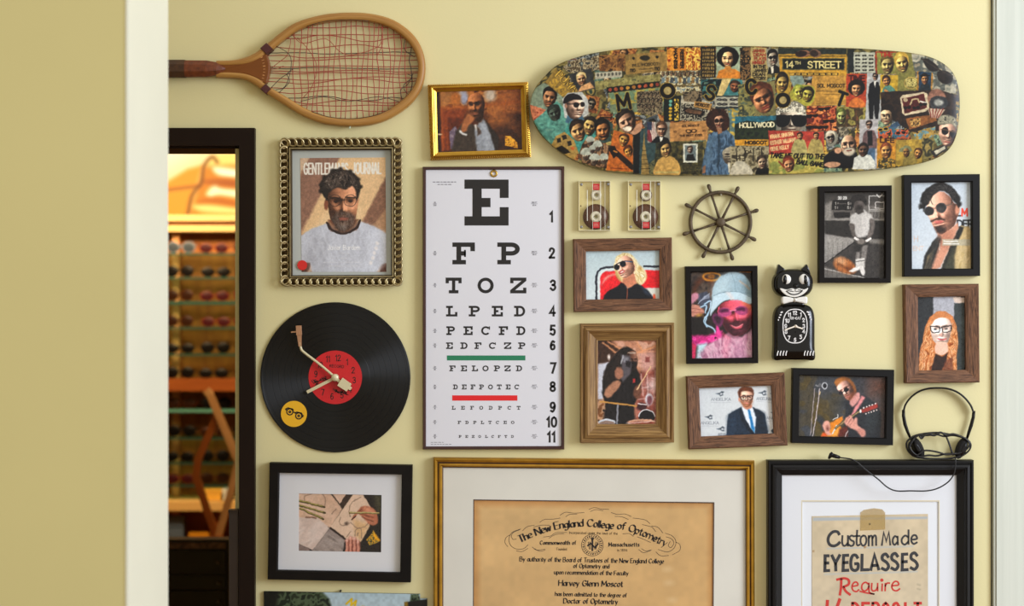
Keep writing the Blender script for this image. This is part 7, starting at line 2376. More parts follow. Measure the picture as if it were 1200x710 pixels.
# ------------------------------------------------------------------ skateboard deck covered with a collage
TOPC = [(621.0, 124), (623.5, 111), (629, 100), (636.3, 91.5), (646, 81.5), (657.9, 73.5), (681.8, 65.1), (705.8, 60.3), (734.5, 56.8), (777.6, 54.4), (820.7, 53.4), (868.5, 53.6), (931.9, 54.9), (991.7, 56), (1027.7, 58), (1063.6, 61.1), (1090, 66.5), (1109, 76.5), (1119.9, 90), (1124.4, 108), (1125.2, 124)]
BOTC = [(621.0, 124), (624.4, 140.5), (634, 157.3), (653.1, 175.3), (677, 189.6), (705.8, 199.2), (744, 203.8), (777.6, 205.2), (820.7, 205.6), (860, 205.5), (919.9, 204.1), (979.8, 201.7), (1027.7, 198.6), (1068.4, 193.3), (1097.1, 185.5), (1113.9, 173), (1122.3, 153), (1125.2, 124)]
tc_, bc_ = smooth_line(TOPC, n=6), smooth_line(BOTC, n=6)
t = thing('skateboard_deck', 'long skateboard deck covered in a portrait and eyewear photo collage', 'skateboard', W(873, 206, 0, .026))
n_u, n_v = 920, 250
u = np.linspace(-1, 1, n_u)
e_ = 0.10
w_ = np.abs(u)
xs = 873.1 + 252.0 * np.sign(u) * np.where(w_ < 1 - e_, w_, 1 - e_ + e_ * np.sin((w_ - (1 - e_)) / e_ * PI / 2) ** 1.0)
yt = np.interp(xs, tc_[:, 0], tc_[:, 1])
yb = np.interp(xs, bc_[:, 0], bc_[:, 1])
v = np.linspace(0, 1, n_v)[:, None]
RX = np.repeat(xs[None, :], n_v, 0)
RY = yt[None, :] * (1 - v) + yb[None, :] * v
p = Pic(None, rows=(RX, RY), warp=0.32)
A_ = crop(610, 40, 870, 1086)
B_ = crop(860, 40, 1140, 1169)

def head(cx, cy, rx, ry, skin, hair, rot=0, shades=None, beard=None, hairup=1.0, tone=None, neck=True):
    """small printed portrait"""
    c_, s_ = math.cos(math.radians(rot)), math.sin(math.radians(rot))
    q = lambda a, b: (cx + (a * c_ - b * s_) * rx, cy + (a * s_ + b * c_) * ry)
    sk = Pic.col(skin)
    hx = lambda c: ''.join('%02x' % int(min(255, max(0, v_ * 255))) for v_ in c)
    dk, lt = hx(sk * 0.68), hx(np.minimum(sk * 1.16 + 0.03, 1))
    if hair:
        p.E(*q(0, -0.3), rx * 1.1, ry * 0.95 * hairup, hair, rot, b=0.6)
    el = [z for k in range(14) for z in q(0.95 * math.cos(k * PI / 7), 0.08 + (1.0 if k < 8 else 0.95) * math.sin(k * PI / 7))]
    p.face(el, cx, cy + 0.05 * ry, rx * 1.02, ry * 1.05, skin, rot, 0.0, (-0.6, -0.5, 0.65), amb=0.28)
    dd = hx(sk * 0.45)
    if hair:
        P_ = [q(a, b) for a, b in ((-1.05, -0.1), (-1.0, -0.75), (-0.3, -1.12), (0.5, -1.1), (1.04, -0.7), (1.06, 0.0), (0.88, -0.42), (0.3, -0.72), (-0.5, -0.62), (-0.86, -0.36))]
        p.P([z for k in P_ for z in k], hair, 0.5, s=1)
        p.E(*q(-0.3, -0.9), rx * 0.4, ry * 0.14, hx(np.minimum(Pic.col(hair) * 1.7 + 0.08, 1)), rot - 10, b=1.5, al=0.6)
    if beard:
        p.E(*q(0, 0.68), rx * 0.72, ry * 0.42, beard, rot, b=1.2, al=0.85)
    if shades:
        for sx in (-0.42, 0.42):
            p.E(*q(sx, -0.05), rx * 0.40, ry * 0.27, shades, rot, b=0.3)
        p.L([*q(-0.9, -0.14), *q(0.9, -0.14)], ry * 0.1, shades)
    else:
        for sx in (-0.40, 0.42):
            p.L([*q(sx - 0.26, -0.2), *q(sx + 0.24, -0.22)], ry * 0.1, dd, b=0.5, al=0.9)
            p.E(*q(sx, -0.04), rx * 0.16, ry * 0.09, '1a120f', rot, b=0.5)
    p.L([*q(-0.26, 0.58), *q(0, 0.6), *q(0.28, 0.56)], ry * 0.11, hx(sk * np.array([0.62, 0.36, 0.34])), b=0.5, al=0.95)

BUSY = ['2f2c20', '6b6038', '8f8450', '4a4a34', 'a8965a', '3a5048']
p.fill('5f5a3a')
p.mottle([600, 40, 1140, 40, 1140, 215, 600, 215], BUSY, 9, 3)
rc = random.Random(19)
PAL = [('3a3226', '8a7a50', 'b8a468', '5a4a30'), ('2c3a38', '5f7f78', '8fa890', '3a4a44'), ('4a2c1c', '9a5c34', 'c88a4c', '6a3c22'), ('2a2622', '6a6458', 'a8a090', '44403a'), ('5c4a1c', 'b08c34', 'd8b450', '7a6228'), ('26282c', '5a626c', '98a0a8', '3a4048')]
for k in range(210):
    cx_, cy_ = rc.uniform(625, 1120), rc.uniform(56, 204)
    a_, w2, h2 = rc.uniform(-0.5, 0.5), rc.uniform(5, 15), rc.uniform(5, 12)
    q_ = [z for sx, sy in ((-1, -1), (1, -1), (1, 1), (-1, 1)) for z in (cx_ + sx * w2 * math.cos(a_) - sy * h2 * math.sin(a_), cy_ + sx * w2 * math.sin(a_) + sy * h2 * math.cos(a_))]
    pl = rc.choice(PAL)
    p.mottle(q_, list(pl), rc.uniform(2.5, 5), k)
    kind = rc.random()
    if kind < 0.55:
        head(cx_, cy_, h2 * 0.42, h2 * 0.58, rc.choice(['c8a07a', 'b88a60', 'd0b088', '9a8c7c', 'c0a868']), rc.choice(['1c1814', '3a281a', '5a4024', '2a2420']), math.degrees(a_), shades='15120f' if rc.random() < 0.35 else None)
    elif kind < 0.75:
        for j in range(4):
            y0 = cy_ - h2 * 0.6 + j * h2 * 0.4
            p.L([cx_ - w2 * 0.75, y0, cx_ + w2 * rc.uniform(0.2, 0.75), y0], 1.1, rc.choice(['1c1610', 'd8c890', '7a2c1c']))
    elif kind < 0.9:
        for j in (-1, 1):
            p.E(cx_ + j * w2 * 0.36, cy_, w2 * 0.3, h2 * 0.3, '16120f')
        p.L([cx_ - w2 * 0.7, cy_ - h2 * 0.2, cx_ + w2 * 0.7, cy_ - h2 * 0.2], 1.0, '16120f')
p.use(A_)
# ---- left part
p.P([40, 330, 70, 265, 110, 240, 180, 262, 212, 330, 110, 390, 45, 360], '93a79a', 0.4)
head(142, 312, 32, 46, 'c98f66', '1c1815', 8)
p.P([46, 345, 122, 372, 85, 425, 60, 428, 45, 380], 'c9705a', 0.4)
p.mottle([46, 345, 122, 372, 85, 425, 60, 428, 45, 380], ['c9705a', 'd98a6a', 'a84a3a'], 12, 2)
p.P([62, 428, 178, 328, 240, 395, 222, 500, 160, 560, 100, 490], '5b9c9a', 0.4)
p.mottle([62, 428, 178, 328, 240, 395, 222, 500, 160, 560, 100, 490], ['4f8f8e', '6cb0aa', '5b9c9a', '7fb8b0'], 26, 4, al=0.8)
head(166, 388, 30, 36, '5b6a60', '2f3a36', -20)
p.P([120, 235, 172, 168, 292, 278, 232, 332], 'a68a44', 0.4)
p.T('PUMA', 172, 205, 34, 8, 'd9b64e', rot=44, width=118)
p.T('SUGA', 142, 240, 34, 8, 'c8a440', rot=44, width=110)
p.T('PUMA', 175, 207, 34, 3, '4a3a18', rot=44, width=118)
p.mottle([205, 165, 250, 130, 384, 104, 392, 176, 240, 192], ['8f9a9c', '4a4a4c', 'b0a48c', '6a5a44', 'c8bca4'], 12, 6)
p.mottle([384, 104, 512, 94, 512, 182, 386, 182], ['3a2418', '7a5230', 'a87a44', '54361f'], 16, 7)
p.P([236, 198, 345, 168, 368, 264, 286, 288], '43454a', 0.4)
p.P([280, 285, 300, 250, 340, 235, 362, 262], 'd8a87a', 0.6, s=0)
head(298, 222, 22, 30, 'dfae86', 'd9c28a', -10)
p.P([365, 190, 495, 180, 496, 210, 365, 222], 'bcbab0', 0.4)
for k in range(7):
    p.E(378 + 18 * k, 202 - 1.4 * k, 6, 8, '6a6a66')
p.P([364, 232, 682, 196, 682, 236, 366, 275], '948d58', 0.4)
p.mottle([364, 232, 682, 196, 682, 236, 366, 275], ['7a7448', '948d58', 'aaa46c', '5c6a50'], 16, 8, al=0.8)
p.P([420, 262, 680, 230, 683, 258, 424, 290], '252822', 0.4)
for k, cc in enumerate(('b8503a', 'c0603a', 'c87a3a', 'd0a040', 'c88a40', 'c0663a', 'b8583a', 'c87a48', 'a84a3a')):
    p.E(437 + 29 * k, 274 - 3.4 * k, 9, 9, cc)
p.P([512, 100, 716, 84, 716, 182, 514, 200], 'a5874c', 0.4)
p.N(0.06, 30, 3, (512, 84, 716, 200))
p.E(609, 117, 24, 13, '3a3424')
p.E(552, 120, 7, 7, '2a2418')
p.E(668, 113, 7, 7, '2a2418')
p.T('BILL MOSCOT', 548, 160, 12, 3, '4a3c22', width=126, rot=-4)
p.T('110', 536, 186, 15, 4, '33291a')
p.T('110', 656, 178, 15, 4, '33291a')
p.L([580, 174, 648, 168], 3, '5a4a2a')
p.L([590, 186, 640, 182], 3, '5a4a2a')
# poster with upright lettering
p.R(718, 66, 880, 178, 'd98f30')
p.mottle([718, 66, 768, 66, 768, 178, 718, 178], ['d87a2a', 'e8a23a', 'a8481e'], 14, 9)
p.mottle([810, 66, 880, 66, 880, 178, 810, 178], ['e8b040', 'c8742a', 'f0cc60', 'a85020', 'e09a38'], 18, 3)
p.T('MADNESS', 752, 70, 14, 5, '1c1610', rot=90, width=100)
p.T('REEFER', 783, 76, 15, 5, '1c1610', rot=90, width=92)
p.R(882, 62, 954, 216, '2a2318')
for k in range(8):
    x0 = 890
    for j in range(6):
        p.R(x0 + j * 10, 72 + 18 * k, x0 + j * 10 + 5 + (j * k) % 3, 84 + 18 * k, 'b89a5c')
p.R(957, 60, 1084, 218, 'a3b4a2')
p.P([958, 218, 968, 182, 1000, 170, 1050, 172, 1078, 190, 1084, 218], 'de902e', 0.5)
p.E(1014, 112, 55, 52, '15110f', b=0.5)
p.face([985, 120, 1000, 90, 1030, 90, 1042, 122, 1030, 155, 1012, 172, 995, 150], 1013, 126, 30, 46, 'e8bc8c', 0, 0, (-0.5, -0.5, 0.75), amb=0.4)
p.L([990, 112, 1006, 110], 4, '2a1a14')
p.L([1020, 110, 1036, 112], 4, '2a1a14')
p.E(999, 120, 5, 3, '1a1210')
p.E(1028, 120, 5, 3, '1a1210')
p.L([1004, 148, 1020, 148], 5, 'a83a2c')
p.P([998, 160, 1028, 158, 1040, 190, 1000, 190], 'd0903e', 0.6)
# people in windows
p.mottle([682, 182, 882, 178, 882, 290, 682, 292], ['c9bfa4', '8a98a0', 'd8cfae', '5a5446', 'a08a5a', '6f8a94'], 16, 2)
for k in range(9):
    head(697 + 21 * k, 196, 7, 10, 'b89878', '4a3a2c')
    p.R(690 + 21 * k, 212, 704 + 21 * k, 240, ['7a8fa0', 'a08050', '5a6470'][k % 3])
p.R(682, 250, 882, 258, '7a6a44')
# teal and brown pieces on the right of this part
p.P([882, 222, 985, 222, 975, 300, 882, 298], '2f6068', 0.4)
p.mottle([882, 222, 985, 222, 975, 300, 882, 298], ['27525c', '3f8088', '1c2c30', '6a8a80'], 22, 3, al=0.9)
p.P([985, 222, 1030, 220, 990, 302, 960, 302], 'd9c48a', 0.4)
p.P([1030, 220, 1086, 220, 1086, 300, 992, 302], '4a8f9a', 0.4)
head(1048, 258, 24, 26, 'a86a48', '3c2a1c', 10)
p.R(952, 302, 1090, 364, 'b5b5ad')
p.R(952, 302, 1090, 308, '2c3a44')
p.R(952, 356, 1090, 366, '2c3a44')
for y_ in (322, 344):
    for x_ in (985, 1050):
        p.E(x_ - 13, y_, 14, 6, '26262a')
        p.E(x_ + 13, y_, 14, 6, '26262a')
        p.E(x_ - 13, y_, 7, 3, '77777a')
        p.E(x_ + 13, y_, 7, 3, '77777a')
# landscape with M
p.P([434, 290, 700, 262, 700, 380, 440, 385], '7d9078', 0.4)
p.mottle([434, 290, 700, 262, 700, 330, 440, 345], ['a8a860', 'c0b058', '7a9a80', '9aa06a'], 26, 4)
p.mottle([568, 284, 694, 274, 696, 386, 640, 402, 570, 380], ['2f2a24', '6a5c4c', '9a8c74', '3c342c', 'b0a088'], 9, 7)
for k in range(16):
    head(580 + (k % 6) * 20 + (k // 6) * 6, 298 + (k // 6) * 28, 7, 9, 'b09a80', '2c241e')
p.R(700, 305, 786, 428, '1e2a28')
for k in range(6):
    p.E(733, 330 + 17 * k, 8, 7, 'd8b43a' if k > 1 else '6ab0a8')
p.mottle([752, 318, 774, 318, 774, 424, 752, 424], ['c8a030', '2a2a1c', 'e0c050', '3a3a24'], 9, 3)
p.P([786, 302, 928, 332, 916, 426, 780, 424], 'bdb9ae', 0.4)
p.mottle([786, 340, 915, 345, 914, 426, 782, 424], ['c8c4b8', '3a3834', 'a8a498', '1c1a18', 'd8d4c8'], 13, 9)
p.mottle([790, 284, 888, 278, 886, 336, 800, 330], ['4a4238', '8a7a64', '2c261f'], 12, 4)
p.P([792, 372, 815, 360, 900, 378, 892, 402, 810, 392], '26211e', 0.4)
p.P([805, 374, 820, 366, 888, 380, 882, 394, 815, 386], '7a5a44', 0.4)
p.P([852, 328, 936, 342, 928, 372, 848, 358], 'c79a56', 0.4)
p.T('MOSCOT', 856, 350, 14, 3.6, '2a1f14', rot=9, width=66)
p.L([862, 362, 916, 370], 4, '4a3820')
# beanie man
p.P([204, 318, 232, 288, 300, 284, 330, 318, 332, 395, 262, 432, 214, 408], 'c3c8d2', 0.4)
p.P([218, 432, 228, 400, 300, 395, 312, 420, 240, 440], '4f7da0', 0.4)
p.face([218, 335, 232, 318, 285, 318, 306, 335, 310, 370, 298, 400, 268, 418, 240, 410, 224, 380], 266, 352, 46, 66, 'dab6a6', 0, 0.42, (0.5, -0.5, 0.75), amb=0.4)
p.P([210, 342, 216, 310, 245, 292, 282, 296, 302, 322, 260, 322], '2c262c', 0.5, s=1)
p.E(272, 347, 14, 13, '2f2c30')
p.E(303, 345, 11, 13, '2f2c30')
p.L([228, 342, 300, 344], 4, '3a3438')
p.L([286, 386, 304, 384], 5, '8a5048')
p.E(222, 352, 7, 12, 'b88a7c')
# couples and faces below
p.P([205, 490, 240, 430, 330, 440, 360, 430, 368, 500, 310, 600, 270, 575], '4aa3a2', 0.4)
head(282, 474, 36, 48, 'd9aa72', '33261c', -20)
head(338, 452, 30, 42, 'd8b26e', '2c2018', 15)
p.P([360, 440, 420, 415, 452, 440, 450, 520, 390, 540], '3f5a5a', 0.4)
head(402, 472, 34, 46, 'cf8f58', '1d1613', -10, hairup=1.15)
p.L([385, 500, 402, 508, 425, 498], 6, '2a1f1c')
p.mottle([440, 475, 470, 470, 465, 520, 445, 530], ['a89048', '5a4a28', '7a8060'], 12, 2)
p.P([150, 545, 172, 500, 215, 478, 262, 520, 285, 580, 260, 612, 200, 590], 'b89a58', 0.4)
for (x_, y_) in ((188, 520), (214, 505), (238, 535)):
    p.P([x_ - 11, y_ - 9, x_ + 8, y_ - 13, x_ + 12, y_ + 9, x_ - 7, y_ + 13], '37332c', 0.4)
p.P([168, 560, 205, 545, 245, 580, 200, 592], '2e2a26', 0.4)
p.E(255, 560, 10, 9, 'd87a3a')
p.P([300, 545, 330, 500, 440, 560, 430, 660, 330, 640, 280, 600], '7c5a44', 0.4)
p.mottle([300, 540, 330, 498, 440, 550, 432, 660, 300, 630], ['8a6a54', 'b08a6a', '5c4434', '3c342e'], 16, 3)
for x_, y_, r_ in ((340, 525, 20), (375, 550, 22), (320, 590, 26), (362, 615, 24), (408, 612, 22), (350, 565, 16)):
    head(x_, y_, r_ * 0.8, r_, 'a99a8c', None, 0, beard='5a5048')
    p.P([x_ - r_, y_ - 2, x_ - r_ * 0.7, y_ - r_, x_, y_ - r_ * 1.3, x_ + r_ * 0.8, y_ - r_, x_ + r_, y_], 'b8c0be', 0.4, s=1)
# orange poster
p.P([455, 470, 548, 492, 550, 672, 418, 668], 'd0772c', 0.4)
p.N(0.08, 20, 5, (418, 470, 550, 672))
head(505, 520, 22, 28, 'dfa858', '4a2c18', 15)
head(528, 575, 20, 26, 'e0a04a', '5a3018', -20)
p.L([445, 560, 500, 610, 545, 650], 26, '3c2a20')
p.P([430, 560, 462, 545, 480, 590, 455, 610], '2a1c18', 0.4)
p.L([458, 572, 470, 578], 8, 'd8903a')
p.L([440, 655, 520, 660], 3, '8a3a1c')
# skyline tower
p.P([552, 478, 620, 455, 700, 530, 665, 690, 552, 690], '3f5a62', 0.4)
p.P([552, 478, 585, 470, 580, 690, 552, 690], '1d2226', 0.5)
p.P([590, 690, 592, 600, 600, 540, 604, 470, 608, 540, 618, 600, 626, 640, 632, 690], 'a58c54', 0.4)
for k in range(5):
    p.L([594 - k, 570 + 22 * k, 616 + k * 3, 570 + 22 * k], 3, '5a4a2c')
p.mottle([626, 640, 665, 600, 668, 690, 630, 690], ['4a5248', '7a7a58', '2a302c'], 10, 6)
# tilted smiling man
p.P([540, 480, 560, 450, 592, 432, 590, 468, 560, 492], 'c99a80', 0.5, s=1)
head(520, 428, 44, 52, 'cfa288', '2b211c', -28)
p.P([500, 462, 530, 452, 545, 460, 525, 476], 'f0e8e0', 0.5, s=1)
# man with flag
p.R(620, 430, 732, 532, '8f8f8c')
p.P([620, 432, 650, 430, 668, 500, 640, 532, 620, 520], '8d3f4a', 0.4)
for k in range(4):
    p.L([630 + 8 * k, 432, 648 + 6 * k, 520], 5, 'd8d0d0')
p.R(620, 430, 642, 470, '3a4a6c')
p.P([640, 532, 660, 505, 690, 498, 722, 510, 732, 532], '1b1c22', 0.5)
p.P([680, 500, 698, 500, 692, 532, 684, 532], 'e8e8ea', 0.4)
head(690, 468, 25, 34, 'd0a288', '5c4030', 0, shades=None)
for x_ in (679, 702):
    p.L([x_ - 9, 460, x_ + 9, 460, x_ + 9, 470, x_ - 9, 470, x_ - 9, 460], 2.4, '2a2a2c')
# ticket
p.P([730, 434, 916, 424, 916, 518, 730, 526], 'c7955c', 0.4)
p.N(0.05, 24, 6, (730, 424, 916, 526))
p.T('SOL MOSCOT', 790, 456, 9, 2.6, '4a3018', width=84, rot=-3)
p.E(822, 476, 15, 10, '3a2414')
p.E(848, 475, 15, 10, '3a2414')
p.E(822, 476, 9, 6, 'c7955c')
p.E(848, 475, 9, 6, 'c7955c')
p.T('THE BEST EYES', 778, 503, 8, 2.6, '4a3018', width=110, rot=-3)
p.T('NO', 748, 482, 9, 2.4, '6a4a28')
p.T('NO', 890, 478, 9, 2.4, '6a4a28')
# lower middle
p.mottle([664, 530, 892, 525, 892, 690, 650, 690], ['20221a', '3c3c28', '5a5632', '2c2e20'], 16, 3, al=0.8)
p.P([655, 690, 668, 625, 700, 600, 740, 600, 772, 630, 775, 690], 'd1aa62', 0.5, s=1)
head(710, 565, 26, 36, 'd8b070', '221c18', -12, hairup=1.15)
p.R(660, 672, 775, 680, 'c8b878')
p.R(795, 537, 866, 628, 'd4d8d6')
p.R(803, 545, 858, 620, '7a8a94')
p.P([808, 620, 815, 590, 845, 588, 856, 620], '26282c', 0.4)
head(829, 567, 12, 17, 'c0a494', '4a3c34')
# woman with big hair
p.mottle([1015, 365, 1090, 365, 1090, 560, 1030, 560], ['8a9a8c', 'c8b050', '6a8a90', 'd0b84a'], 30, 4)
p.R(1050, 405, 1090, 520, '2c5a6c')
p.P([892, 690, 888, 640, 905, 560, 922, 492, 955, 470, 1010, 470, 1042, 500, 1058, 570, 1050, 620, 1030, 690], '4e6d90', 0.5)
p.streak([892, 690, 888, 640, 905, 560, 922, 492, 955, 470, 1010, 470, 1042, 500, 1058, 570, 1050, 620, 1030, 690], ['36506e', '5576a0', '7090b8', '44648a'], 7, 2.2, 85, 4, s=0, al=0.8, b=0.8, curl=5)
p.P([965, 480, 975, 480, 975, 640, 962, 640], '3a5470', 0.5)
p.P([922, 510, 945, 500, 938, 600, 900, 660, 892, 640], '5f80a4', 1.5, 0.8)
p.L([975, 560, 1040, 565], 3, '38506c')
p.L([935, 555, 965, 558], 3, '38506c')
p.P([892, 650, 905, 640, 905, 680, 890, 682], 'a87a60', 0.4)
p.mottle([908, 440, 912, 395, 940, 370, 975, 366, 1005, 380, 1022, 420, 1015, 462, 985, 478, 935, 474], ['2f1a12', '4a2a1c', '3c2218'], 12, 5, s=1)
p.face([948, 425, 955, 405, 985, 402, 994, 425, 990, 450, 970, 466, 954, 450], 971, 432, 25, 36, 'c0927a', 0, 0, (-0.5, -0.5, 0.75))
p.E(960, 425, 11, 10, '2a1a18')
p.E(984, 422, 11, 10, '2a1a18')
p.L([964, 450, 980, 448], 4, '8a3a34')
p.P([958, 460, 985, 458, 985, 485, 966, 490], 'a87a5e', 0.5)
p.face([988, 595, 995, 565, 1026, 552, 1058, 566, 1064, 596, 1050, 630, 1026, 640, 1000, 628], 1026, 596, 40, 46, '9a8e80', 0, 0, (-0.4, -0.7, 0.7))
p.L([1000, 600, 1024, 600], 4, '3a342e')
p.L([1034, 600, 1056, 600], 4, '3a342e')
p.P([1015, 632, 1055, 632, 1052, 678, 1018, 678], 'd6d4cc', 0.4)
p.mottle([1048, 600, 1095, 590, 1095, 690, 1050, 690], ['8a8274', 'b8b0a0', '4a463e'], 14, 6)

# ---- right part
p.use(B_)
p.mottle([30, 65, 82, 65, 82, 225, 30, 225], ['4a3a28', '8a6a44', '2c241a', 'b08a58'], 12, 3)
p.R(82, 66, 162, 232, 'b7a672')
for k, (tx, cc) in enumerate((('JAMES', 'a8402c'), ('DEAN', 'a8402c'), ('PLAYS', 'a8402c'), ('HIMSELF', 'a8402c'), ('IN THE', '2a2218'), ('JAMES', '2a2218'), ('DEAN', '2a2218'), ('STORY', '2a2218'))):
    p.T(tx, 92 + (k % 3) * 4, 88 + 19.5 * k, 13, 4, cc, width=58)
p.P([158, 70, 228, 72, 228, 190, 170, 196, 160, 140], '9a9a90', 0.4)
p.P([162, 196, 170, 165, 200, 150, 224, 165, 226, 192], '22201e', 0.4)
p.P([180, 160, 195, 155, 192, 190, 184, 192], 'd8d4cc', 0.4)
head(190, 116, 24, 36, 'c2b4a4', '1c1a18', -6, shades='141210')
# street sign
p.P([216, 66, 552, 70, 550, 206, 226, 206], 'd0a334', 0.4)
p.P([216, 66, 552, 70, 552, 100, 216, 98], '36403c', 0.4)
p.R(222, 104, 548, 112, '8a7028')
p.R(236, 118, 540, 176, '22261f')
p.L([238, 120, 538, 120, 538, 174, 238, 174, 238, 120], 2.5, '8a8a5a')
p.T('14', 252, 164, 30, 6, 'e0d49a', width=38)
p.T('TH', 298, 148, 13, 3.4, 'e0d49a', width=26)
p.T('STREET', 362, 166, 31, 6.5, 'e0d49a', width=160)
p.E(338, 96, 36, 18, '9c6f58', -6)
p.E(398, 94, 28, 20, '8d6a58', 8)
p.E(330, 96, 30, 15, '3c2a28', -6)
p.E(392, 94, 22, 16, '4a3832', 8)
p.L([360, 92, 372, 92], 5, '6a4a3c')
p.R(265, 190, 510, 203, '4a3c1c')
for k in range(8):
    p.R(272 + 30 * k, 192, 294 + 30 * k, 201, 'c8a444')
# ticket
p.P([385, 206, 550, 204, 550, 350, 360, 350], 'c99c48', 0.4)
p.N(0.05, 26, 4, (355, 200, 552, 352))
p.T('SOL MOSCOT', 406, 261, 16, 4, '4a3a1c', width=136)
p.L([400, 280, 540, 280], 3.5, '7a602c')
p.L([440, 296, 520, 296], 3, '8a6c30')
p.L([400, 340, 540, 340], 3, 'a88440')
p.E(348, 230, 14, 7, '3a301c')
p.P([270, 205, 335, 205, 345, 240, 290, 262], '8aa0a0', 0.4)
p.P([272, 300, 300, 255, 350, 250, 392, 265, 388, 330, 350, 352, 300, 330], 'b8b448', 0.4, s=1)
head(318, 285, 24, 32, 'c8c05a', '8a9a3c', -15)
head(360, 298, 26, 34, 'c2b452', '26261c', 12)
p.P([200, 200, 270, 188, 280, 270, 262, 300, 210, 290], 'c0a040', 0.4)
head(236, 240, 28, 42, 'cdae66', '30261a', 0, hairup=1.1)
# tilted face with high hair
p.P([20, 250, 200, 230, 205, 400, 20, 400], '8a8458', 0.4)
p.mottle([20, 250, 110, 230, 100, 400, 20, 400], ['6a7a68', '94905a', '4a5448', 'b0a260'], 20, 5)
head(142, 318, 52, 66, 'cf8d62', '6e3c24', -24, hairup=1.1)
p.L([108, 330, 140, 322], 5, '4a281c')
p.L([150, 312, 178, 300], 5, '4a281c')
p.L([138, 368, 170, 356], 7, '9a4a3c')
# silver hair, dark glasses
p.P([202, 470, 204, 400, 220, 350, 260, 330, 310, 330, 345, 355, 355, 400, 352, 470], '8f8d88', 0.4)
p.mottle([204, 420, 210, 360, 250, 332, 310, 330, 348, 365, 352, 410], ['c8c6c0', '8a8882', 'e0ded8', '6a6864'], 9, 3)
p.face([225, 385, 335, 385, 330, 472, 230, 472], 280, 425, 62, 80, 'c0b2a8', 0, 0, (0.4, -0.5, 0.8), s=0)
p.P([203, 402, 270, 400, 268, 440, 240, 456, 208, 446], '17171a', 0.4, s=1)
p.P([282, 400, 354, 402, 350, 444, 320, 456, 288, 442], '17171a', 0.4, s=1)
p.L([205, 402, 352, 402], 8, '1c1c20')
p.L([260, 468, 300, 468], 5, '7a544c')
# hills with white letters
p.P([4, 404, 205, 400, 205, 474, 4, 520], '2c7896', 0.4)
p.P([4, 440, 60, 425, 130, 432, 205, 420, 205, 520, 4, 520], '27352a', 0.5)
p.mottle([4, 465, 205, 460, 172, 520, 4, 520], ['1c281e', '37462e', '26332a'], 22, 3)
p.T('HOLLYWOOD', 28, 458, 22, 5.5, 'ece6cc', width=168, rot=-1.5)
p.R(4, 516, 168, 546, 'dba32c')
p.T('MOSCOT', 54, 539, 15, 4.6, '1f180e', width=106)
p.mottle([-20, 548, 170, 546, 172, 690, -20, 690], ['3a342a', '7a7058', 'a8a088', '544c3c', 'c0b89c'], 20, 4)
for k in range(4):
    p.L([10 + 42 * k, 560, 14 + 40 * k, 620], 5, '2a251d')
p.P([-10, 650, 20, 620, 70, 640, 90, 690, -10, 690], 'c8c4ba', 0.6, s=1)
p.P([105, 690, 115, 655, 150, 645, 186, 665, 190, 690], '1d1d1f', 0.5)
head(138, 628, 22, 30, 'bfa48c', '3a2f26', -6)
# red film poster
p.P([168, 472, 440, 478, 440, 600, 172, 600], 'c4493c', 0.4)
p.mottle([168, 590, 440, 575, 440, 690, 172, 690], ['b5ad58', 'c4b862', '9aa258', 'd0c270'], 34, 5)
for k, tx in enumerate(('FRANK SINATRA', 'ESTHER WILLIAMS', 'GENE KELLY')):
    p.T(tx, 180, 512 + 30 * k, 17, 4.2, 'e8c89a', width=(112, 125, 90)[k], rot=-8)
for x_, cc in ((318, 'b4ac74'), (398, 'b8a868')):
    p.P([x_ - 35, 590, x_ - 25, 525, x_, 512, x_ + 28, 525, x_ + 38, 590], cc, 0.5, s=1)
    head(x_ + 4, 500, 13, 17, 'd8a070', '3a2618')
p.T('TAKE ME OUT TO THE', 176, 604, 22, 6, '1a1610', width=262, rot=1.5, slant=0.2)
p.T('BALL GAME', 306, 634, 20, 6, '1a1610', width=128, rot=7, slant=0.2)
head(268, 640, 26, 32, 'd89c70', '7a3420', -10, hairup=1.25)
p.L([220, 625, 246, 650], 9, 'a04a30')
# red sunglasses piece
p.mottle([355, 352, 502, 352, 500, 476, 356, 474], ['a8432c', 'd8764a', '7a2c20', 'e89a5c', '4a1c18'], 22, 6)
for x_, y_ in ((382, 400), (440, 365), (380, 455), (462, 425), (432, 455)):
    p.E(x_ - 14, y_, 15, 12, '26120f')
    p.E(x_ + 15, y_ - 2, 15, 12, '30150f')
    p.L([x_ - 26, y_ - 8, x_ + 28, y_ - 10], 4, 'e0762c')
p.mottle([498, 358, 644, 352, 640, 452, 500, 456], ['7a7a44', 'a49a54', '5c4a30', '8a5a3a'], 24, 7)
head(524, 405, 22, 36, 'b9bb78', '55602c', 0)
# magazine with a woman
p.P([548, 194, 650, 196, 644, 358, 546, 356], 'c24e2c', 0.4)
p.T('TIME', 562, 232, 28, 7, '5a1c18', width=76)
p.E(598, 262, 42, 40, '2a1a14', b=0.6)
p.P([562, 356, 572, 325, 600, 312, 630, 325, 640, 356], 'd8803a', 0.6, s=1)
head(598, 270, 24, 34, 'e0a878', None)
p.P([572, 262, 580, 236, 602, 232, 622, 240, 628, 266, 612, 250, 585, 250], '2a1a14', 0.4, s=1)
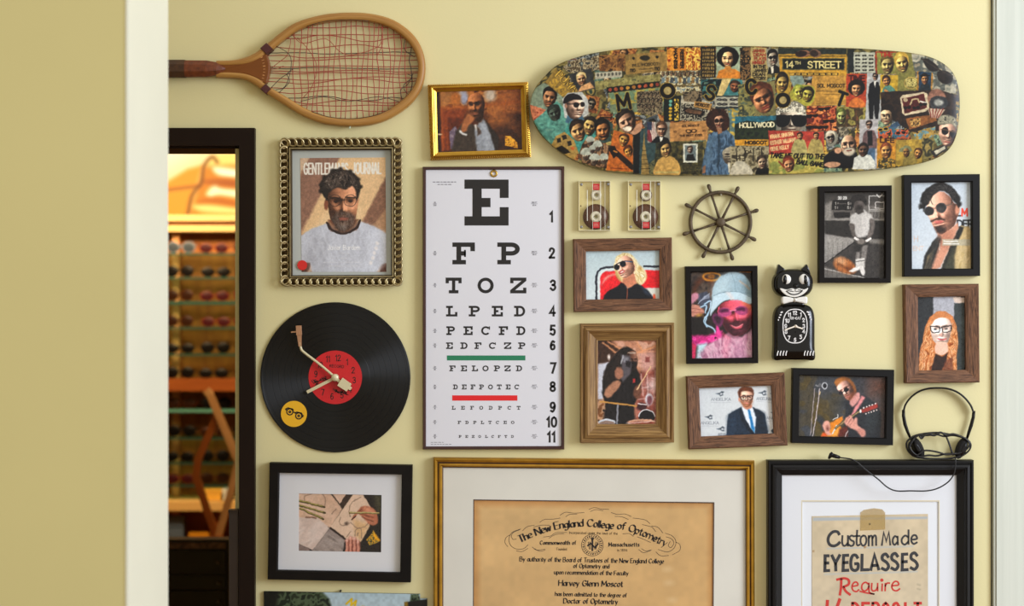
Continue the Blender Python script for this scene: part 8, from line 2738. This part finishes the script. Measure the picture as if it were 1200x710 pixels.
# standing men
p.P([650, 190, 722, 190, 718, 425, 642, 425], 'b4b8c4', 0.4)
p.P([655, 300, 662, 245, 680, 232, 706, 236, 716, 262, 712, 330, 704, 420, 690, 424, 684, 350, 678, 424, 662, 424], '1c1c22', 0.5)
p.P([682, 232, 696, 232, 690, 262], 'e0e0e4', 0.4)
head(690, 210, 12, 17, 'c9a490', '241d1a', 0, shades='1a1618')
p.P([614, 418, 706, 416, 700, 655, 610, 650], 'b8b8c6', 0.4)
p.P([622, 560, 632, 492, 650, 468, 685, 472, 700, 510, 698, 560, 672, 572, 640, 572], '83686f', 0.5)
p.P([652, 476, 675, 474, 678, 545, 655, 548], '28282c', 0.5)
p.P([642, 560, 690, 558, 692, 650, 640, 650], '54749c', 0.5)
head(660, 445, 14, 19, 'cfab98', '3a2c26', 0, shades='241c1c')
# two friends in front
p.P([436, 655, 440, 600, 480, 570, 540, 560, 600, 580, 620, 655], '1a181a', 0.5)
p.P([450, 500, 470, 475, 500, 480, 506, 520, 480, 550, 455, 540], '8d8d88', 0.5, s=1)
head(472, 506, 21, 28, 'b8a89a', 'c9c3b8', -8, shades='1c1a1c')
head(560, 540, 40, 52, 'dcb094', None, -6, beard='d9d4cc')
p.L([528, 544, 552, 544, 552, 558, 530, 558, 528, 544], 3, '3a2c28')
p.L([562, 540, 592, 536, 592, 552, 566, 556, 562, 540], 3, '3a2c28')
p.E(508, 570, 18, 14, 'd2a48a', -20, b=0.6)
p.P([440, 640, 470, 625, 510, 628, 520, 640, 480, 655], 'd2a48a', 0.6, s=1)
p.P([580, 660, 588, 605, 620, 588, 665, 592, 690, 620, 694, 660], 'cdd2d8', 0.5)
head(632, 568, 24, 30, '8a6450', '2a201c')
# eyeglass chart, faces, magazine
p.R(556, 75, 590, 190, '2d3436')
p.R(586, 88, 690, 190, 'b4b8b2')
for r_ in range(5):
    for c__ in range(3):
        x_, y_ = 605 + c__ * 33, 105 + r_ * 18
        p.E(x_ - 6, y_, 6, 4, '24241f')
        p.E(x_ + 6, y_, 6, 4, '24241f')
p.P([692, 84, 795, 84, 795, 196, 692, 196], 'a8402e', 0.4)
p.P([700, 90, 790, 90, 790, 196, 700, 196], '96984e', 0.4)
head(750, 152, 30, 42, 'c9b574', '6a5a2c', -4)
p.T('TIME', 716, 110, 20, 5, 'c03a2a', width=60)
p.P([780, 90, 880, 95, 890, 290, 800, 290], '8f8c4c', 0.4)
head(822, 142, 32, 44, 'd8bc70', 'd3ae4a', -10, hairup=1.1)
p.P([714, 200, 802, 202, 796, 322, 714, 320], 'cbab32', 0.4)
p.P([722, 310, 730, 265, 755, 250, 785, 270, 790, 318], '5a8f8a', 0.5, s=1)
head(745, 230, 18, 23, 'cf9458', '3a241a', -10)
p.L([740, 275, 775, 300], 12, 'cf9458')
p.E(866, 240, 36, 30, 'c3ad62')
p.E(866, 240, 31, 25, '8c8442')
p.T('BUS', 842, 236, 15, 4, 'd8cc8a', width=48)
p.T('STOP', 842, 256, 15, 4, 'd8cc8a', width=48)
p.P([896, 176, 972, 178, 966, 286, 896, 284], 'b8862e', 0.4)
p.P([902, 184, 965, 186, 960, 280, 902, 278], '24486a', 0.4)
p.P([905, 280, 912, 250, 935, 240, 955, 250, 960, 280], '2c3a44', 0.5)
head(932, 222, 17, 24, 'c9925e', '1c1612')
p.L([912, 205, 955, 203], 7, '1c1815')
# big sunglasses
p.mottle([870, 90, 1000, 95, 1090, 200, 1085, 290, 980, 290, 970, 190, 880, 180], ['8f938e', 'b2b0a8', '6c7272', 'a49c8c'], 30, 4)
p.P([925, 125, 950, 120, 990, 150, 1000, 175, 975, 185, 945, 170], '332b28', 0.5, s=1)
p.P([995, 185, 1040, 180, 1068, 205, 1065, 232, 1030, 244, 1000, 225], '3a302c', 0.5, s=1)
p.L([920, 120, 1000, 175, 1070, 205], 7, '4a403a')
# dark centre with the case
p.P([715, 285, 800, 280, 1000, 275, 1100, 300, 1105, 480, 1000, 470, 860, 480, 720, 380], '37271e', 0.4)
p.mottle([715, 285, 800, 280, 1000, 275, 1100, 300, 1105, 480, 1000, 470, 860, 480, 720, 380], ['2c1e18', '4a3628', '382820', '5c4630'], 30, 8, al=0.8)
p.P([812, 312, 824, 298, 930, 284, 946, 294, 954, 366, 940, 378, 836, 400, 822, 388], 'd0c4b0', 0.4, s=0)
p.P([820, 316, 928, 292, 944, 362, 832, 390], '6e2a26', 0.4)
p.L([862, 345, 870, 322, 895, 318, 905, 335], 7, 'cdbb98', 1)
p.E(838, 322, 11, 10, 'b8a890')
for x_, y_ in ((845, 362), (890, 362), (922, 345)):
    p.E(x_ - 9, y_, 10, 8, '241412')
    p.E(x_ + 10, y_ - 2, 10, 8, '241412')
p.L([910, 330, 938, 336], 6, 'd8d8dc')
p.P([838, 412, 985, 392, 990, 425, 858, 468], '9c6636', 0.4)
p.mottle([858, 420, 910, 410, 912, 448, 866, 458], ['2a1c14', 'c8a060', '5a3a20'], 10, 5)
p.E(990, 315, 44, 46, 'a5786a', b=0.8)
p.P([955, 330, 980, 305, 1030, 310, 1045, 345, 1010, 375, 970, 365], '474a52', 0.6, s=1)
p.E(1000, 335, 22, 16, 'b4b8be', b=1.2)
p.P([945, 362, 1032, 370, 1000, 412, 960, 410], 'c8b4a8', 0.4)
for k in range(5):
    p.L([955 + 17 * k, 366, 962 + 9 * k, 408], 5, '8f3028')
# painted puppet-like face kept generic
p.face([716, 400, 725, 370, 755, 360, 775, 385, 774, 420, 750, 445, 725, 432], 746, 402, 31, 44, 'd2b494', 0, -0.2)
p.P([718, 380, 730, 350, 765, 345, 785, 375, 780, 420, 765, 380, 735, 372], '2f221c', 0.5, s=1)
p.E(735, 400, 5, 7, '1f1814')
p.E(758, 402, 5, 7, '1f1814')
p.L([732, 425, 755, 428], 4, '8a4a3c')
p.P([730, 470, 800, 425, 812, 445, 750, 490], '45658a', 0.4)
p.mottle([702, 460, 760, 450, 790, 470, 850, 460, 855, 510, 705, 515], ['c09a30', '2a2a2c', 'd86a3a', '4a80a0', '1c1a1c'], 20, 7)
for x_, y_, cc in ((728, 468, 'd8b038'), (815, 485, 'd8603a'), (950, 470, '6a94a8'), (930, 490, 'c8a84a')):
    p.E(x_ - 13, y_, 15, 10, cc)
    p.E(x_ + 14, y_ - 4, 15, 10, cc)
    p.E(x_ - 13, y_, 10, 7, '1c1818')
    p.E(x_ + 14, y_ - 4, 10, 7, '1c1818')
p.mottle([870, 480, 985, 452, 985, 500, 900, 520], ['2c3438', '7aa0b0', 'b89a50', '3a3028'], 16, 3)
# lower right
p.P([700, 510, 792, 515, 790, 652, 700, 655], 'd2982c', 0.4)
p.T('LIFE', 716, 530, 20, 6, '4a1c18', width=66)
p.mottle([704, 655, 706, 610, 745, 600, 788, 615, 790, 655], ['2f6a6c', 'c8a040', '4a4a34', '8f5a2c'], 12, 3)
head(744, 572, 26, 34, 'd8a260', '8a4a24', -4)
p.P([792, 518, 918, 514, 922, 640, 792, 645], 'bb9f42', 0.4)
p.N(0.08, 26, 4, (792, 514, 922, 645))
p.P([805, 575, 830, 548, 862, 552, 866, 575], '8f9470', 0.5, s=1)
p.P([830, 645, 838, 590, 880, 585, 892, 642], '9a8a48', 0.6, s=1)
head(842, 578, 17, 22, 'a3783f', None)
head(900, 585, 18, 24, 'c48f4c', '4a3018', 20)
p.P([960, 575, 1035, 535, 1045, 560, 985, 605], '3c3a38', 0.4)
p.P([980, 572, 1030, 548, 1036, 560, 990, 590], 'c4c2b8', 0.4)
p.face([1002, 480, 1010, 440, 1050, 430, 1086, 455, 1088, 500, 1070, 540, 1040, 550, 1012, 525], 1046, 488, 44, 62, 'dcae9c', 10, 0.1, (-0.5, -0.5, 0.75), amb=0.4)
p.P([995, 440, 1005, 405, 1045, 395, 1085, 415, 1092, 460, 1060, 440, 1020, 445], '8d8c80', 0.5, s=1)
p.mottle([1000, 436, 1008, 408, 1045, 398, 1082, 418, 1088, 450, 1050, 436], ['6a6c64', 'a8a698', '4a4c48'], 10, 5, s=1)
p.E(1032, 475, 18, 20, '231d1c')
p.E(1070, 490, 15, 19, '231d1c')
p.L([1012, 466, 1085, 480], 4, '8a6a50')
p.L([1032, 525, 1055, 530], 6, 'a85048')
p.mottle([1085, 330, 1115, 330, 1112, 500, 1095, 540, 1088, 450], ['6a7a5c', 'a88a3c', '4a5a4c', 'c0a050'], 14, 4)

# ---- the six cut-out letters
def cut_letter(ch, cx, cy, h, rot, w_):
    p.x, p.y = p.tx, p.ty
    if ch == 'O':
        for rr, cc in ((h * 0.5 + 2.5, 'b89a3a'), (h * 0.5, '1a1510')):
            p.E(cx, cy, rr, rr, cc)
        p.E(cx, cy, h * 0.5 - w_ - 1.5, h * 0.5 - w_ - 1.5, 'b0953c')
        p.E(cx, cy, h * 0.5 - w_ - 3.5, h * 0.5 - w_ - 3.5, 'b8a878')
        return
    st, tw = text_strokes(ch, h * 0.86)
    c_, s_ = math.cos(math.radians(rot)), math.sin(math.radians(rot))
    for wd, cc in ((w_ + 5, 'c4a43c'), (w_, '1a1510')):
        for q in st:
            X, Y = q[:, 0] - tw / 2, q[:, 1] - h * 0.43
            p.L(np.column_stack((cx + X * c_ + Y * s_, cy + X * s_ - Y * c_)), wd, cc)
p.use(A_)
cut_letter('M', 503, 332, 84, -10, 15)
cut_letter('O', 719, 278, 76, 0, 17)
cut_letter('S', 930, 288, 76, 14, 15)
p.use(B_)
cut_letter('C', 84, 258, 76, -6, 17)
cut_letter('O', 239, 324, 74, 0, 17)
cut_letter('T', 524, 318, 74, 20, 15)
# worn varnish and the coloured paper edge
p.use(lambda x, y: (x, y))
lum = p.c.mean(axis=1)
n_ = (p.vnoise(3.4, 11) - 0.5) * 0.24 + (p.vnoise(1.7, 12) - 0.5) * 0.24
p.c = np.clip(p.c * (1 + n_ * (1.2 - 0.7 * lum))[:, None], 0, 1)
g_ = p.c.mean(axis=1, keepdims=True)
p.c = np.clip(g_ + (p.c - g_) * 0.80, 0, 1)
p.c = np.clip((p.c - 0.45) * 1.08 + 0.45, 0, 1) ** 1.28 * np.array([0.98, 0.945, 0.84])
ed = np.minimum(p.y - np.interp(p.x, tc_[:, 0], tc_[:, 1]), np.interp(p.x, bc_[:, 0], bc_[:, 1]) - p.y)
k_ = np.clip(1 - ed / 1.6, 0, 1)[:, None] * 0.7
n_ = p.vnoise(5, 8)[:, None]
p.c = p.c * (1 - k_) + (np.array([0.16, 0.17, 0.10]) * (1 - n_) + np.array([0.60, 0.50, 0.24]) * n_) * k_
def deck_y(x, y):
    mid = (np.interp(x, tc_[:, 0], tc_[:, 1]) + np.interp(x, bc_[:, 0], bc_[:, 1])) / 2
    hh = (np.interp(x, bc_[:, 0], bc_[:, 1]) - np.interp(x, tc_[:, 0], tc_[:, 1])) / 2 + 1e-6
    e = np.maximum(np.abs((y - mid) / hh) ** 6, (np.abs(x - 873.1) / 252.1) ** 40)
    return 0.029 - 0.005 * np.clip(e, 0, 1)
p.sheet('collage', 0.026, print_mat('varnished_collage', 0.4, 0.3), t, yfun=deck_y, dref=0.026)
# plywood body under the paper
out = [tuple(q) for q in tc_[::2]] + [tuple(q) for q in bc_[::-1][1:-1:2]]
P_ = [W(x, y, 0, 0.026) for x, y in out]
mb = MB()
rows = []
for dd, k in ((0.0, 0.985), (0.006, 0.995), (0.012, 1.0), (0.0205, 1.0), (0.0241, 0.9985)):
    cx_, cz_ = W(873.1, 129, 0, .026).x, W(873.1, 129, 0, .026).z
    rows.append([Vector((cx_ + (q.x - cx_) * k, -dd, cz_ + (q.z - cz_) * (k if dd > 0.01 else k - 0.02))) for q in P_])
mb.grid(rows, closed_u=True, uv=False)
mb.face(range(len(P_)))
mb.build('deck_body', mat('papered_edge', '4d4526', 0.5, noise=(130, 0.7)), t)
